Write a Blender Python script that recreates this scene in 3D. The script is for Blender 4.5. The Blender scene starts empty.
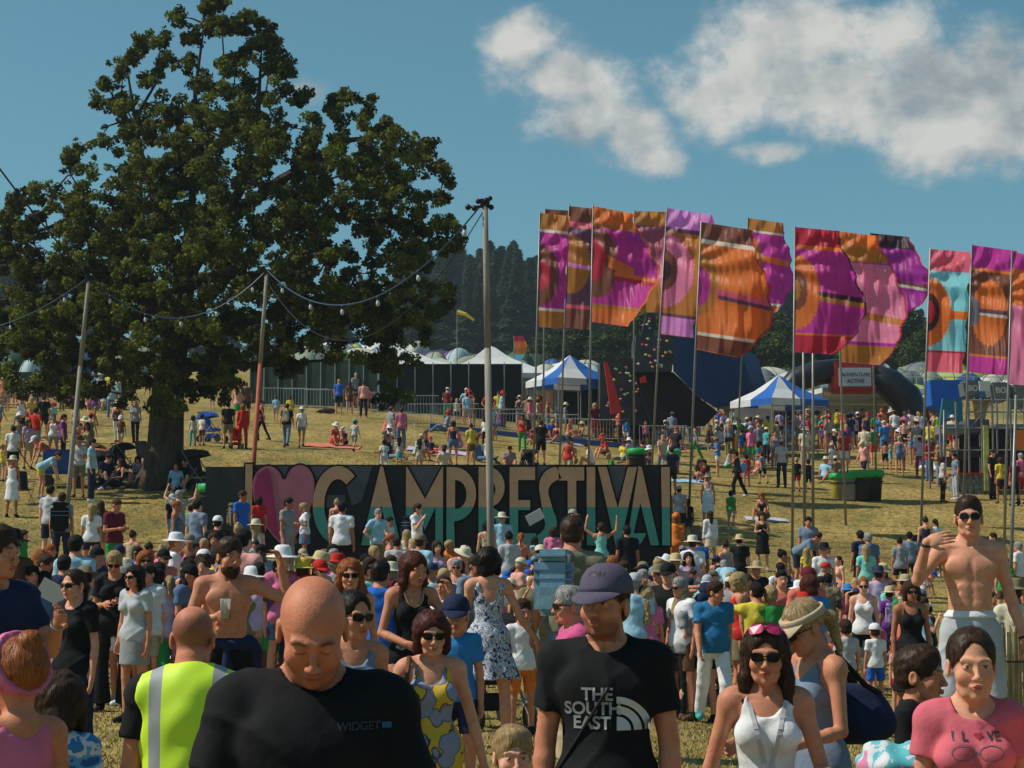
EXPO=-.24
import bpy, bmesh, math, random
import numpy as np
from mathutils import Vector, Matrix, Euler
random.seed(7); RNG=np.random.default_rng(11)
S=bpy.context.scene; COL=S.collection
R=math.radians
F=1880.0; CX=512.0; CY=384.0; CAMZ=1.8; PITCH=math.atan(156/1880.0)
# ---------------------------------------------------------------- camera and projection
cam=bpy.data.objects.new('camera',bpy.data.cameras.new('camera')); COL.objects.link(cam); S.camera=cam
cam.location=(0,0,CAMZ); cam.rotation_euler=(R(90)+PITCH,0,0)
cam.data.sensor_width=36; cam.data.lens=F/1024*36; cam.data.clip_end=5000; cam.data.clip_start=.1
def at(px,py,d):
    "world point on the plane y=d seen at pixel px,py"
    a=(px-CX)/F; b=(CY-py)/F
    y=math.cos(PITCH)-b*math.sin(PITCH); z=math.sin(PITCH)+b*math.cos(PITCH)
    t=d/y
    return Vector((a*t,d,CAMZ+z*t))
def row(z,d):
    th=math.atan2(z-CAMZ,d)
    return CY-F*math.tan(th-PITCH)
GD=np.array([-20,0,10,15,20,28,36,42,47,50,53,60,67,72,76,82,90,100,112,130,150,170,300,600,1500.])
GZ=np.array([0,0,0,.08,.0,-.1,.1,.45,.95,1.4,1.8,2.8,3.9,4.5,5.0,6.0,7.0,8.2,9.6,12.6,15.0,16.6,23,26,26.])
_d=np.arange(-20,1500,.5); _z=np.interp(_d,GD,GZ)
_k=np.hanning(9); _k/=_k.sum(); _z=np.convolve(np.pad(_z,4,mode='edge'),_k,mode='valid')
def gz(x,d):
    x=np.asarray(x); A=np.interp(d,[10,15,20,28],[0,.3,.8,1.0]); B=np.interp(d,[26,38,52],[0,.6,1.0]); t=np.tanh(x/9.0)
    return np.interp(d,_d,_z)-np.where(t>0,A,B)*t
def ground_at(px,yf,lo=8,hi=118):
    "depth where the ground is seen at pixel row yf"
    for d in np.arange(lo,hi,.25):
        p=at(px,yf,d)
        if p.z<=gz(p.x,d) : return float(d)
    return hi
def top_at(px,yt,H,lo=24,hi=60):
    for d in np.arange(lo,hi,.25):
        p=at(px,yt,d)
        if p.z<=gz(p.x,d)+H: return float(d)
    return None
# ---------------------------------------------------------------- object helpers
def tag(o,label=None,cat=None,group=None,kind=None):
    if label: o['label']=label
    if cat: o['category']=cat
    if group: o['group']=group
    if kind: o['kind']=kind
    return o
def empty(name,loc=(0,0,0),rz=0,**k):
    o=bpy.data.objects.new(name,None); COL.objects.link(o); o.location=loc; o.rotation_euler=(0,0,rz); o.empty_display_size=.1
    tag(o,**k); return o
def link(name,me,mat=None,parent=None,loc=None,**k):
    o=bpy.data.objects.new(name,me); COL.objects.link(o)
    if mat is not None and me is not None and len(me.materials)==0: me.materials.append(mat)
    if parent is not None: o.parent=parent
    if loc is not None: o.location=loc
    tag(o,**k); return o
def link_slot(name,me,mat,parent=None,mw=None):
    "object sharing mesh data but with its own material"
    o=bpy.data.objects.new(name,me); COL.objects.link(o)
    if len(me.materials)==0: me.materials.append(mat)
    o.material_slots[0].link='OBJECT'; o.material_slots[0].material=mat
    if parent is not None: o.parent=parent
    if mw is not None: o.matrix_local=mw
    return o
def np_mesh(name,V,Fa,smooth=True,cols=None):
    "Fa (n,k) all faces with k corners"
    me=bpy.data.meshes.new(name); V=np.asarray(V,dtype=np.float32); Fa=np.asarray(Fa,dtype=np.int32)
    k=Fa.shape[1]
    me.vertices.add(len(V)); me.vertices.foreach_set('co',V.ravel())
    me.loops.add(Fa.size); me.loops.foreach_set('vertex_index',Fa.ravel())
    me.polygons.add(len(Fa)); me.polygons.foreach_set('loop_start',np.arange(0,Fa.size,k,dtype=np.int32))
    try: me.polygons.foreach_set('loop_total',np.full(len(Fa),k,dtype=np.int32))
    except Exception: pass
    me.polygons.foreach_set('use_smooth',np.full(len(Fa),bool(smooth)))
    if cols is not None:
        a=me.color_attributes.new('Col','FLOAT_COLOR','POINT')
        c=np.ones((len(V),4),dtype=np.float32); c[:,:3]=cols; a.data.foreach_set('color',c.ravel())
    me.update(calc_edges=True); me.validate(); return me
class MB:
    "collects simple solids into one mesh"
    def __init__(s): s.bm=bmesh.new()
    def box(s,c,size,rz=0,rx=0,ry=0):
        m=Matrix.Translation(c)@Euler((rx,ry,rz)).to_matrix().to_4x4()@Matrix.Diagonal((size[0],size[1],size[2],1))
        bmesh.ops.create_cube(s.bm,size=1,matrix=m); return s
    def tube(s,pts,r,n=8,closed=False):
        pts=[Vector(p) for p in pts]; rings=[]
        rr=r if isinstance(r,(list,tuple)) else [r]*len(pts)
        for i,p in enumerate(pts):
            a=pts[max(i-1,0)]; b=pts[min(i+1,len(pts)-1)]
            t=(b-a).normalized() if (b-a).length>1e-6 else Vector((0,0,1))
            u=t.cross(Vector((0,0,1)))
            if u.length<.05: u=t.cross(Vector((0,1,0)))
            u.normalize(); v=t.cross(u)
            rings.append([s.bm.verts.new(p+(u*math.cos(q)+v*math.sin(q))*rr[i]) for q in [2*math.pi*j/n for j in range(n)]])
        for A,B in zip(rings,rings[1:]):
            for j in range(n): s.bm.faces.new((A[j],A[(j+1)%n],B[(j+1)%n],B[j]))
        s.bm.faces.new(rings[0][::-1]); s.bm.faces.new(rings[-1]); return s
    def lathe(s,prof,c=(0,0,0),n=20,sx=1,sy=1):
        c=Vector(c); rings=[]
        for r,z in prof: rings.append([s.bm.verts.new(c+Vector((r*sx*math.cos(2*math.pi*j/n),r*sy*math.sin(2*math.pi*j/n),z))) for j in range(n)])
        for A,B in zip(rings,rings[1:]):
            for j in range(n): s.bm.faces.new((A[j],A[(j+1)%n],B[(j+1)%n],B[j]))
        if prof[0][0]>1e-4: s.bm.faces.new(rings[0][::-1])
        if prof[-1][0]>1e-4: s.bm.faces.new(rings[-1])
        return s
    def poly(s,vs):
        s.bm.faces.new([s.bm.verts.new(v) for v in vs]); return s
    def prism(s,vs,off):
        off=Vector(off); a=[s.bm.verts.new(v) for v in vs]; b=[s.bm.verts.new(Vector(v)+off) for v in vs]
        n=len(a); s.bm.faces.new(a); s.bm.faces.new(b[::-1])
        for i in range(n): s.bm.faces.new((a[i],b[i],b[(i+1)%n],a[(i+1)%n]))
        return s
    def build(s,name,mat,parent=None,smooth=False,bevel=0,loc=None,**k):
        bmesh.ops.recalc_face_normals(s.bm,faces=s.bm.faces)
        if bevel: bmesh.ops.bevel(s.bm,geom=list(s.bm.edges),offset=bevel,segments=2,affect='EDGES',clamp_overlap=True)
        me=bpy.data.meshes.new(name); s.bm.to_mesh(me); s.bm.free()
        if smooth: me.polygons.foreach_set('use_smooth',[True]*len(me.polygons))
        return link(name,me,mat,parent,loc,**k)
# ---------------------------------------------------------------- materials
MC={}
def srgb(*c):
    return tuple(((v/255)/12.92 if v/255<=.04045 else ((v/255+.055)/1.055)**2.4) for v in c)
def mat(name,color,rough=.7,noise=0,nscale=8,bump=0,bscale=30,metal=0,spec=.3,trans=0,vcol=False,coat=0,stretch=None):
    key=(name,)
    if key in MC: return MC[key]
    m=bpy.data.materials.new(name); m.use_nodes=True; nt=m.node_tree; N=nt.nodes; L=nt.links
    b=N['Principled BSDF']; b.inputs['Roughness'].default_value=rough; b.inputs['Metallic'].default_value=metal
    b.inputs['Specular IOR Level'].default_value=spec
    if coat: b.inputs['Coat Weight'].default_value=coat
    c=(*color,1); b.inputs['Base Color'].default_value=c
    src=None
    if vcol:
        a=N.new('ShaderNodeAttribute'); a.attribute_name='Col'
        mx=N.new('ShaderNodeMix'); mx.data_type='RGBA'; mx.blend_type='MULTIPLY'; mx.inputs[0].default_value=1
        mx.inputs[6].default_value=c; L.new(a.outputs['Color'],mx.inputs[7]); src=mx.outputs[2]
    tc=None
    if noise or bump:
        tc=N.new('ShaderNodeTexCoord'); co=tc.outputs['Object']
        if stretch:
            mp=N.new('ShaderNodeMapping'); mp.inputs['Scale'].default_value=stretch; L.new(co,mp.inputs['Vector']); co=mp.outputs[0]
    if noise:
        n=N.new('ShaderNodeTexNoise'); n.inputs['Scale'].default_value=nscale; n.inputs['Detail'].default_value=4; L.new(co,n.inputs['Vector'])
        mr=N.new('ShaderNodeMapRange'); mr.inputs[1].default_value=.3; mr.inputs[2].default_value=.7
        mr.inputs[3].default_value=1-noise; mr.inputs[4].default_value=1+noise; L.new(n.outputs['Fac'],mr.inputs[0])
        vm=N.new('ShaderNodeVectorMath'); vm.operation='SCALE'
        if src is not None: L.new(src,vm.inputs[0])
        else: vm.inputs[0].default_value=color
        L.new(mr.outputs[0],vm.inputs['Scale']); src=vm.outputs[0]
    if src is not None: L.new(src,b.inputs['Base Color'])
    if bump:
        n2=N.new('ShaderNodeTexNoise'); n2.inputs['Scale'].default_value=bscale; n2.inputs['Detail'].default_value=5; L.new(co,n2.inputs['Vector'])
        bp=N.new('ShaderNodeBump'); bp.inputs['Strength'].default_value=bump; bp.inputs['Distance'].default_value=.02
        L.new(n2.outputs['Fac'],bp.inputs['Height']); L.new(bp.outputs[0],b.inputs['Normal'])
    if trans:
        t=N.new('ShaderNodeBsdfTranslucent'); t.inputs['Color'].default_value=c
        if src is not None: L.new(src,t.inputs['Color'])
        ms=N.new('ShaderNodeMixShader'); ms.inputs[0].default_value=trans
        L.new(b.outputs[0],ms.inputs[1]); L.new(t.outputs[0],ms.inputs[2]); L.new(ms.outputs[0],N['Material Output'].inputs['Surface'])
    MC[key]=m; return m
CC={'white':(.72,.72,.74),'grey':(.26,.27,.29),'lightgrey':(.45,.46,.48),'navy':(.018,.025,.065),'blue':(.02,.12,.52),'lightblue':(.30,.52,.66),
'teal':(.05,.38,.38),'green':(.03,.26,.06),'lime':(.3,.62,.08),'yellow':(.65,.52,.06),'orange':(.75,.20,.03),'coral':(.62,.17,.12),
'red':(.5,.025,.02),'maroon':(.13,.015,.025),'pink':(.62,.16,.30),'lilac':(.50,.38,.58),'purple':(.16,.04,.26),'brown':(.13,.065,.035),
'beige':(.45,.36,.24),'khaki':(.20,.17,.10),'black':(.012,.012,.014),'cream':(.62,.56,.42),'denim':(.09,.16,.29),'salmon':(.66,.33,.28),'azure':(.03,.20,.50),'hivis':(.62,.9,.02),'aqua':(.22,.58,.52),'slate':(.17,.22,.30)}
def cloth(c):
    return mat('cloth_'+c,CC[c],rough=.85,noise=.12,nscale=9,bump=.35,bscale=14,spec=.15)
HC={'brown':(.045,.022,.012),'dark':(.012,.008,.006),'blond':(.38,.26,.12),'ginger':(.30,.09,.025),'grey':(.30,.29,.28),'auburn':(.075,.018,.011),'pinkish':(.55,.1,.25)}
def hairm(c): return mat('hair_'+c,HC[c],rough=.6,noise=.6,nscale=60,bump=.9,bscale=80,spec=.15,stretch=(1.5,1.5,.12))
SK={'a':(.66,.30,.185),'b':(.56,.225,.125),'c':(.40,.15,.08),'d':(.10,.045,.028),'e':(.70,.36,.25)}
def skinm(k): return mat('skin_'+k,SK[k],rough=.56,noise=.13,nscale=22,bump=.12,bscale=120,spec=.28,vcol=True)
# ---------------------------------------------------------------- signed-distance modelling of bodies and clothes
def smin(a,b,k):
    if k<=0: return np.minimum(a,b)
    h=np.maximum(k-np.abs(a-b),0)/k
    return np.minimum(a,b)-h*h*k*.25
class SD:
    def __init__(s): s.ops=[]
    def rc(s,a,b,ra,rb,k=.02,cut=None,sub=False,sq=1.0):
        s.ops.append(('rc',np.array(a,float),np.array(b,float),ra,rb,k,cut,sub,sq)); return s
    def el(s,c,r,Rm=None,k=.02,sub=False,cut=None):
        s.ops.append(('el',np.array(c,float),np.array(r,float),(None if Rm is None else np.array(Rm,float)),0,k,cut,sub,1)); return s
    def plane(s,p,n):
        n=np.array(n,float); n/=np.linalg.norm(n); s.ops.append(('pl',np.array(p,float),n)); return s
    def disp(s,amp,fr=22.,seed=0): s.ops.append(('di',amp,fr,seed)); return s
    def bounds(s):
        lo=np.full(3,9.);hi=np.full(3,-9.)
        for o in s.ops:
            if o[0]=='rc' and not o[7]:
                m=max(o[3],o[4]); lo=np.minimum(lo,np.minimum(o[1],o[2])-m); hi=np.maximum(hi,np.maximum(o[1],o[2])+m)
            elif o[0]=='el' and not o[7]:
                m=o[2] if o[3] is None else np.full(3,o[2].max()); lo=np.minimum(lo,o[1]-m); hi=np.maximum(hi,o[1]+m)
        for o in s.ops:
            if o[0]=='pl' and abs(o[2][2])>.95:
                if o[2][2]<0: lo[2]=max(lo[2],o[1][2]-.03)
                else: hi[2]=min(hi[2],o[1][2]+.03)
        return lo,hi
    def ev(s,P):
        d=np.full(len(P),1.0,dtype=np.float32); Z=P[:,2]
        for o in s.ops:
            if o[0]=='pl': d=np.maximum(d,(P-o[1])@o[2]); continue
            if o[0]=='di':
                q=P*o[2]; sd=o[3]
                d=d+o[1]*(np.sin(q[:,0]*1.1+q[:,2]*.9+sd+1.5*np.sin(q[:,2]*.5+q[:,1]))*np.sin(q[:,1]*.8-q[:,2]*.7+sd*2)+.6*np.sin(q[:,2]*1.9+q[:,0]*1.3+sd*3)*np.sin(q[:,0]*1.7-q[:,1])); continue
            if o[0]=='fo':
                q=P*o[2]; a_=q[:,2]*.9+1.7*np.sin(q[:,0]*.42+o[3])+.8*np.sin(q[:,1]*.7+q[:,2]*.33+o[3]*1.7); b_=q[:,0]*.8-q[:,2]*.45+1.2*np.sin(q[:,2]*.5+o[3]*.6)
                w_=.5+.5*np.sin(q[:,0]*.31+q[:,2]*.27+o[3]*2.1); d=d-o[1]*((1-np.abs(np.sin(a_)))**3*w_+(1-np.abs(np.sin(b_)))**3*(1-w_))+o[1]*.25; continue
            k=o[5]
            if o[0]=='rc':
                a,b=o[1],o[2]; m=max(o[3],o[4])+k+.05; z0=min(a[2],b[2])-m; z1=max(a[2],b[2])+m
            else:
                m=(o[2].max() if o[3] is not None else o[2][2])+k+.05; z0=o[1][2]-m; z1=o[1][2]+m
            i0=np.searchsorted(Z,z0); i1=np.searchsorted(Z,z1)
            if i1<=i0: continue
            Q=P[i0:i1]
            if o[0]=='rc':
                ab=b-a; L=max(float(ab@ab),1e-9); pa=Q-a; h=np.clip((pa@ab)/L,0,1); v=pa-h[:,None]*ab
                if o[8]!=1.0: v=v*np.array([1,1/o[8],1])
                dd=np.sqrt((v*v).sum(1))-(o[3]+(o[4]-o[3])*h)
            else:
                q=Q-o[1]
                if o[3] is not None: q=q@o[3]
                k0=np.sqrt(((q/o[2])**2).sum(1)); k1=np.sqrt(((q/o[2]**2)**2).sum(1))
                dd=k0*(k0-1)/np.maximum(k1,1e-6)
            if o[6] is not None: dd=np.maximum(dd,(Q-np.array(o[6][0]))@np.array(o[6][1]))
            if o[7]: d[i0:i1]=-smin(-d[i0:i1],dd,k)
            else: d[i0:i1]=smin(d[i0:i1],dd,k)
        return d
def axis(lo,hi,h,fine=()):
    out=[lo]; x=lo
    while x<hi:
        st=h
        for (a,b,f) in fine:
            if a-h*.5<=x<=b: st=min(st,f)
        x+=st; out.append(x)
    return np.array(out)
def sd_mesh(sd,h,fine=((),(),()),name='m',colf=None,raw=False):
    lo,hi=sd.bounds(); lo=lo-2.2*h; hi=hi+2.2*h
    X=axis(lo[0],hi[0],h,fine[0]);Y=axis(lo[1],hi[1],h,fine[1]);Z=axis(lo[2],hi[2],h,fine[2])
    nx,ny,nz=len(X),len(Y),len(Z)
    if nx*ny*nz>250000:
        st=4
        xi=np.arange(0,nx,st);yi=np.arange(0,ny,st);zi=np.arange(0,nz,st)
        gzz,gy,gx=np.meshgrid(Z[zi],Y[yi],X[xi],indexing='ij')
        C=sd.ev(np.stack([gx.ravel(),gy.ravel(),gzz.ravel()],1)).reshape(gx.shape)
        near=np.abs(C)<h*st*1.25+.02
        n2=near.copy()
        for ax in range(3):
            n2|=np.roll(near,1,ax)|np.roll(near,-1,ax)
            near=n2.copy()
        up=lambda A:np.repeat(np.repeat(np.repeat(A,st,0),st,1),st,2)[:nz,:ny,:nx]
        # centre blocks on samples
        D=up(np.where(C<0,-.5,.5)).astype(np.float32); M=up(n2)
        k,j,i=np.nonzero(M)
        D[k,j,i]=sd.ev(np.stack([X[i],Y[j],Z[k]],1))
    else:
        gzz,gy,gx=np.meshgrid(Z,Y,X,indexing='ij')
        D=sd.ev(np.stack([gx.ravel(),gy.ravel(),gzz.ravel()],1)).reshape(gx.shape)
    I=D<0
    c=np.zeros((nz-1,ny-1,nx-1),dtype=np.int8)
    for a in (0,1):
        for b in (0,1):
            for e in (0,1): c+=I[a:nz-1+a,b:ny-1+b,e:nx-1+e]
    act=(c>0)&(c<8); kk,jj,ii=np.nonzero(act); n=len(kk)
    idx=-np.ones(act.shape,dtype=np.int32); idx[kk,jj,ii]=np.arange(n)
    acc=np.zeros((n,3));cnt=np.zeros(n)
    cor=[(a,b,e) for a in (0,1) for b in (0,1) for e in (0,1)]
    for u in cor:
        for ax in range(3):
            if u[ax]: continue
            w=list(u); w[ax]=1
            d0=D[kk+u[0],jj+u[1],ii+u[2]]; d1=D[kk+w[0],jj+w[1],ii+w[2]]
            m=(d0<0)!=(d1<0); t=np.where(m,d0/np.where(d0-d1==0,1,d0-d1),0)
            p0=np.stack([X[ii+u[2]],Y[jj+u[1]],Z[kk+u[0]]],1); p1=np.stack([X[ii+w[2]],Y[jj+w[1]],Z[kk+w[0]]],1)
            acc+=(p0+(p1-p0)*t[:,None])*m[:,None]; cnt+=m
    V=acc/np.maximum(cnt,1)[:,None]
    Q=[]
    # faces: edges along z,y,x
    def quads(m,f,sgn):
        k,j,i=np.nonzero(m)
        q=f(k,j,i); ok=(q>=0).all(1); q=q[ok]; s_=sgn(k,j,i)[ok]
        q[s_]=q[s_][:,::-1]; Q.append(q)
    m=np.zeros_like(I); m[:-1,1:-1,1:-1]=(I[:-1,1:-1,1:-1]!=I[1:,1:-1,1:-1])
    m[-1]=False; quads(m,lambda k,j,i:np.stack([idx[k,j-1,i-1],idx[k,j-1,i],idx[k,j,i],idx[k,j,i-1]],1),lambda k,j,i:~I[k,j,i])
    m=np.zeros_like(I); m[1:-1,:-1,1:-1]=(I[1:-1,:-1,1:-1]!=I[1:-1,1:,1:-1])
    quads(m,lambda k,j,i:np.stack([idx[k-1,j,i-1],idx[k,j,i-1],idx[k,j,i],idx[k-1,j,i]],1),lambda k,j,i:~I[k,j,i])
    m=np.zeros_like(I); m[1:-1,1:-1,:-1]=(I[1:-1,1:-1,:-1]!=I[1:-1,1:-1,1:])
    quads(m,lambda k,j,i:np.stack([idx[k-1,j-1,i],idx[k-1,j,i],idx[k,j,i],idx[k,j-1,i]],1),lambda k,j,i:~I[k,j,i])
    Q=np.concatenate(Q) if Q else np.zeros((0,4),int)
    cols=colf(V) if colf else None
    if raw: return V,Q,cols
    return np_mesh(name,V,Q,True,cols)
# ---------------------------------------------------------------- people
def hash_(s): return sum(ord(c)*(i+1) for i,c in enumerate(s))
def nrm(v): v=np.array(v,float); return v/np.linalg.norm(v)
def rot(ax,deg): return np.array(Matrix.Rotation(R(deg),3,ax))
POSES={
 'stand':dict(m=((-.16,.02,-1),(-.05,-.2,-1)),p=((.16,.02,-1),(.05,-.2,-1)),lm=((-.06,0,-1),(-.02,.04,-1)),lp=((.07,-.04,-1),(.03,.06,-1))),
 'walk':dict(m=((-.14,-.35,-1),(-.05,-.7,-1)),p=((.14,.35,-1),(.05,.1,-1)),lm=((-.02,.32,-1),(0,.5,-1)),lp=((.03,-.38,-1),(0,.05,-1)),lean=4),
 'hold':dict(m=((-.2,.0,-1),(.55,-1,.15)),p=((.2,.0,-1),(-.5,-1,.25)),lm=((-.05,0,-1),(-.02,.04,-1)),lp=((.06,-.02,-1),(.03,.04,-1)),head=(18,0)),
 'face':dict(m=((-.35,-.5,-1),(.35,-.5,1)),p=((.16,.02,-1),(.05,-.2,-1)),lm=((-.06,0,-1),(-.02,.04,-1)),lp=((.09,-.04,-1),(.03,.06,-1)),head=(0,10)),
 'arms':dict(m=((-.75,-.3,.45),(-.1,-.2,1)),p=((.7,-.2,.5),(-.2,-.2,1)),lm=((-.06,0,-1),(-.02,.04,-1)),lp=((.07,-.04,-1),(.03,.06,-1)),head=(-12,0)),
 'hips':dict(m=((-.62,.25,-1),(.62,-.45,-.75)),p=((.62,.25,-1),(-.62,-.45,-.75)),lm=((-.1,0,-1),(-.03,.04,-1)),lp=((.1,-.02,-1),(.03,.04,-1))),
 'point':dict(m=((-.16,.02,-1),(-.05,-.2,-1)),p=((.85,-.5,-.05),(.9,-.4,.1)),lm=((-.06,0,-1),(-.02,.04,-1)),lp=((.09,-.04,-1),(.03,.06,-1)),head=(0,20)),
 'sit':dict(m=((-.25,-.45,-1),(.4,-1,-.2)),p=((.25,-.45,-1),(-.4,-1,-.1)),lm=((-.3,-1,.62),(.05,-.35,-1)),lp=((.3,-1,.62),(-.05,-.35,-1)),lean=16,sit=1,head=(4,12)),
 'sitl':dict(m=((-.35,.35,-1),(-.15,.3,-1)),p=((.3,-.2,-1),(-.2,-1,-.3)),lm=((-.25,-1,.02),(.05,-1,-.1)),lp=((.35,-1,.35),(-.2,-.75,-.6)),lean=-12,sit=1,head=(6,-14)),
 'chair':dict(m=((-.2,-.3,-1),(.1,-1,-.1)),p=((.2,-.3,-1),(-.1,-1,-.1)),lm=((-.12,-1,0),(0,.05,-1)),lp=((.12,-1,0),(0,.05,-1)),lean=6,sit=2,head=(10,0)),
 'bend':dict(m=((-.1,-.25,-1),(.1,-.3,-1)),p=((.1,-.25,-1),(-.1,-.3,-1)),lm=((-.06,-.1,-1),(-.02,.15,-1)),lp=((.07,-.2,-1),(.03,.15,-1)),lean=58,head=(-10,0)),
}
for p_ in POSES.values():
    p_.setdefault('lean',0);p_.setdefault('sit',0);p_.setdefault('head',(2,0))
KP={'m':dict(H=1.78,hs=1.0,sh=.176,fem=0,g=1.0,leg=1.0),'f':dict(H=1.66,hs=1.02,sh=.155,fem=1,g=.93,leg=1.0),
    'b':dict(H=1.25,hs=1.32,sh=.165,fem=0,g=.96,leg=.93),'g':dict(H=1.2,hs=1.34,sh=.155,fem=.3,g=.9,leg=.93),'k':dict(H=.95,hs=1.62,sh=.165,fem=0,g=1.1,leg=.82),
    'l':dict(H=1.8,hs=1.0,sh=.170,fem=0,g=.93,leg=1.03),'t':dict(H=1.5,hs=1.1,sh=.152,fem=.75,g=.93,leg=1.0),'M':dict(H=1.82,hs=1.0,sh=.180,fem=0,g=1.06,leg=1.0)}
def skel(kind,pose,over=None):
    K=KP[kind]; po=dict(POSES[pose]); 
    if over: po.update(over)
    T=rot('X',po['lean'])            # positive lean tips the chest towards -y (forward)
    J={}; hipw=.095*(1+.06*K['fem'])
    off=np.zeros(3)
    hips={s:np.array([sx*hipw,0,-.04]) for s,sx in (('m',-1),('p',1))}
    tl=.43*K['leg'];cl=.42*K['leg']
    for s in 'mp':
        d1,d2=po['l'+s]; kn=hips[s]+nrm(d1)*tl; an=kn+nrm(d2)*cl; J['h'+s]=hips[s];J['k'+s]=kn;J['a'+s]=an
    if po['sit']==1: pz=max(.13,-min(J['am'][2],J['ap'][2])+.07)
    elif po['sit']==2: pz=.0
    else: pz=-min(J['am'][2],J['ap'][2])+.085
    base=np.array([0,0,pz])
    for k in list(J): J[k]=J[k]+base
    tor=lambda v:base+T@np.array(v,float)
    J['pel']=base; J['tor']=tor; J['T']=T
    for s,sx in (('m',-1),('p',1)):
        sh=tor((sx*K['sh'],.01,.452)); d1,d2=po[s]; Tl=T if (abs(po['lean'])<40) else np.eye(3)
        el=sh+(Tl@nrm(d1))*.29; wr=el+(Tl@nrm(d2))*.25
        J['s'+s]=sh;J['e'+s]=el;J['w'+s]=wr;J['fd'+s]=Tl@nrm(d2)
    nb=tor((0,.005,.52)); Hr=T@rot('Z',po['head'][1])@rot('X',po['head'][0])
    if abs(po['lean'])>30: Hr=rot('X',po['lean']*.6+po['head'][0])
    hc=nb+T@np.array([0,-.018,.042])+Hr@np.array([0,-.012,.092])*K['hs']**.8
    J['nb']=nb;J['hc']=hc;J['Hr']=Hr;J['K']=K;J['po']=po
    J['scale']=1.0
    top=hc+Hr@np.array([0,.02,.118])*K['hs']; J['top']=top[2]
    return J
def torso(sd,J,inf=0,low=True):
    K=J['K'];g=K['g'];f=K['fem'];T=J['T'];t=J['tor'];w=.03
    i=np.full(3,inf)
    if low: sd.el(t((0,.005,.0)),np.array([.158*(1+.09*f)*g,.112*g,.125])+i,T,k=w)
    sd.el(t((0,0,.16)),np.array([.138*(1-.13*f)*g,.098*g,.17])+i,T,k=.05)
    if K['H']>1.81: sd.el(t((0,-.02,.12)),np.array([.165,.135,.16])+i,T,k=.05)
    sd.el(t((0,.0,.34)),np.array([(K['sh']-.015)*1.0*(.93 if f>.5 else 1),.108*g,.175])+i,T,k=.05)
    for sx in (-1,1): sd.rc(t((sx*.03,.015,.462)),t((sx*(K['sh']-.03),.012,.44)),.058+inf,.050+inf,k=.04)
    if f>.5:
        for sx in (-1,1): sd.el(t((sx*.07,-.082,.32)),np.array([.062,.052,.062])+i,T,k=.025)
    elif K['H']>1.6:
        for sx in (-1,1): sd.el(t((sx*.075,-.07,.36)),np.array([.08,.028,.052])+i,T,k=.03)
def hand(sd,W,u,n,sx,fine,curl=.6,s=1.0,point=False):
    u=nrm(u); n=np.array(n,float); n=nrm(n-u*(n@u)); w=np.cross(u,n)*sx
    Rm=np.stack([w,n,u],1)
    sd.el(W+u*.048*s,np.array([.04,.017,.052])*s,Rm,k=.012)
    if not fine:
        sd.el(W+u*.105*s+n*.012,np.array([.036,.014,.045])*s,Rm,k=.012)
        sd.rc(W+u*.03*s-w*.03*s,W+u*.085*s-w*.052*s,.012*s,.009*s,k=.008); return
    for q,(o,l) in enumerate(((-.030,.068),(-.0105,.078),(.0105,.073),(.029,.058))):
        b=W+u*.088*s+w*o*s; c=curl if not (point and q==0) else .05
        a1=c*.7;a2=c*1.5; d1=u*math.cos(a1)+n*math.sin(a1)+w*o*1.2; d2=u*math.cos(a1+a2)+n*math.sin(a1+a2)
        m=b+nrm(d1)*l*.5*s; e=m+nrm(d2)*l*.55*s
        sd.rc(b-u*.012,m,.0098*s,.0088*s,k=.004); sd.rc(m,e,.0088*s,.0072*s,k=.002)
    tb=W+u*.025*s-w*.028*s; t1=tb+nrm(u*.75-w*.62+n*.3)*.045*s; t2=t1+nrm(u*.95-w*.2+n*.35)*.032*s
    sd.rc(tb,t1,.0135*s,.0105*s,k=.01); sd.rc(t1,t2,.0105*s,.008*s,k=.003)
def head_ops(sd,J,lod):
    K=J['K'];s=K['hs'];Hr=J['Hr'];c=J['hc'];f=K['fem']
    P=lambda v:c+Hr@(np.array(v,float)*s)
    E=lambda v,r,k=.02,sub=False: sd.el(P(v),np.array(r,float)*s,Hr,k=k*s,sub=sub)
    C=lambda a,b,ra,rb,k=.01,sub=False: sd.rc(P(a),P(b),ra*s,rb*s,k=k*s,sub=sub)
    yg=K['H']<1.4
    E((0,.015,.036),(.0765,.097,.083),.03)
    E((0,-.028,-.028),(.061-.003*f,.064,.082),.03)
    E((0,-.036,-.076),(.046-.006*f,.046,.036),.028)
    E((0,-.072,-.102),(.019-.004*f,.017,.015),.018)
    if lod>1:
        for sx in (-1,1): E((sx*.079,.012,-.012),(.012,.022,.034),.008)
        E((0,-.105,-.03),(.013,.016,.02),.01); return
    for sx in (-1,1):
        C((sx*.012,-.089,.020),(sx*.046,-.078,.020),.0105 if not f else .008,.008,.016)
        E((sx*.041,-.062,-.034),(.024,.022,.024),.025)
        C((sx*.048,-.03,-.075),(sx*.035,-.055,-.095),.014-.004*f,.012,.02)
        E((sx*.032,-.101,.001),(.018,.013,.0105),.009,True)
        E((sx*.031,-.0815,.0005),(.0145,.0125,.0115),.002)
        E((sx*.0795,.012,-.012),(.0095,.021,.033),.008)
        E((sx*.0875,.008,-.008),(.005,.012,.018),.004,True)
        E((sx*.0125,-.1045,-.040),(.0085,.009,.007),.006)
    C((0,-.088,.012),(0,-.112,-.030),.0075,.0095,.012)
    E((0,-.1135,-.036),(.0115,.0105,.0095),.008)
    C((-.018,-.092,-.066),(.018,-.092,-.066),.0055,.0055,.008)
    C((-.010,-.0995,-.0635),(.010,-.0995,-.0635),.0055,.0055,.005)
    C((-.011,-.098,-.0745),(.011,-.098,-.0745),.0065,.0065,.004)
    E((0,-.109,-.0688),(.022,.007,.0016),.002,True)
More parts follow.
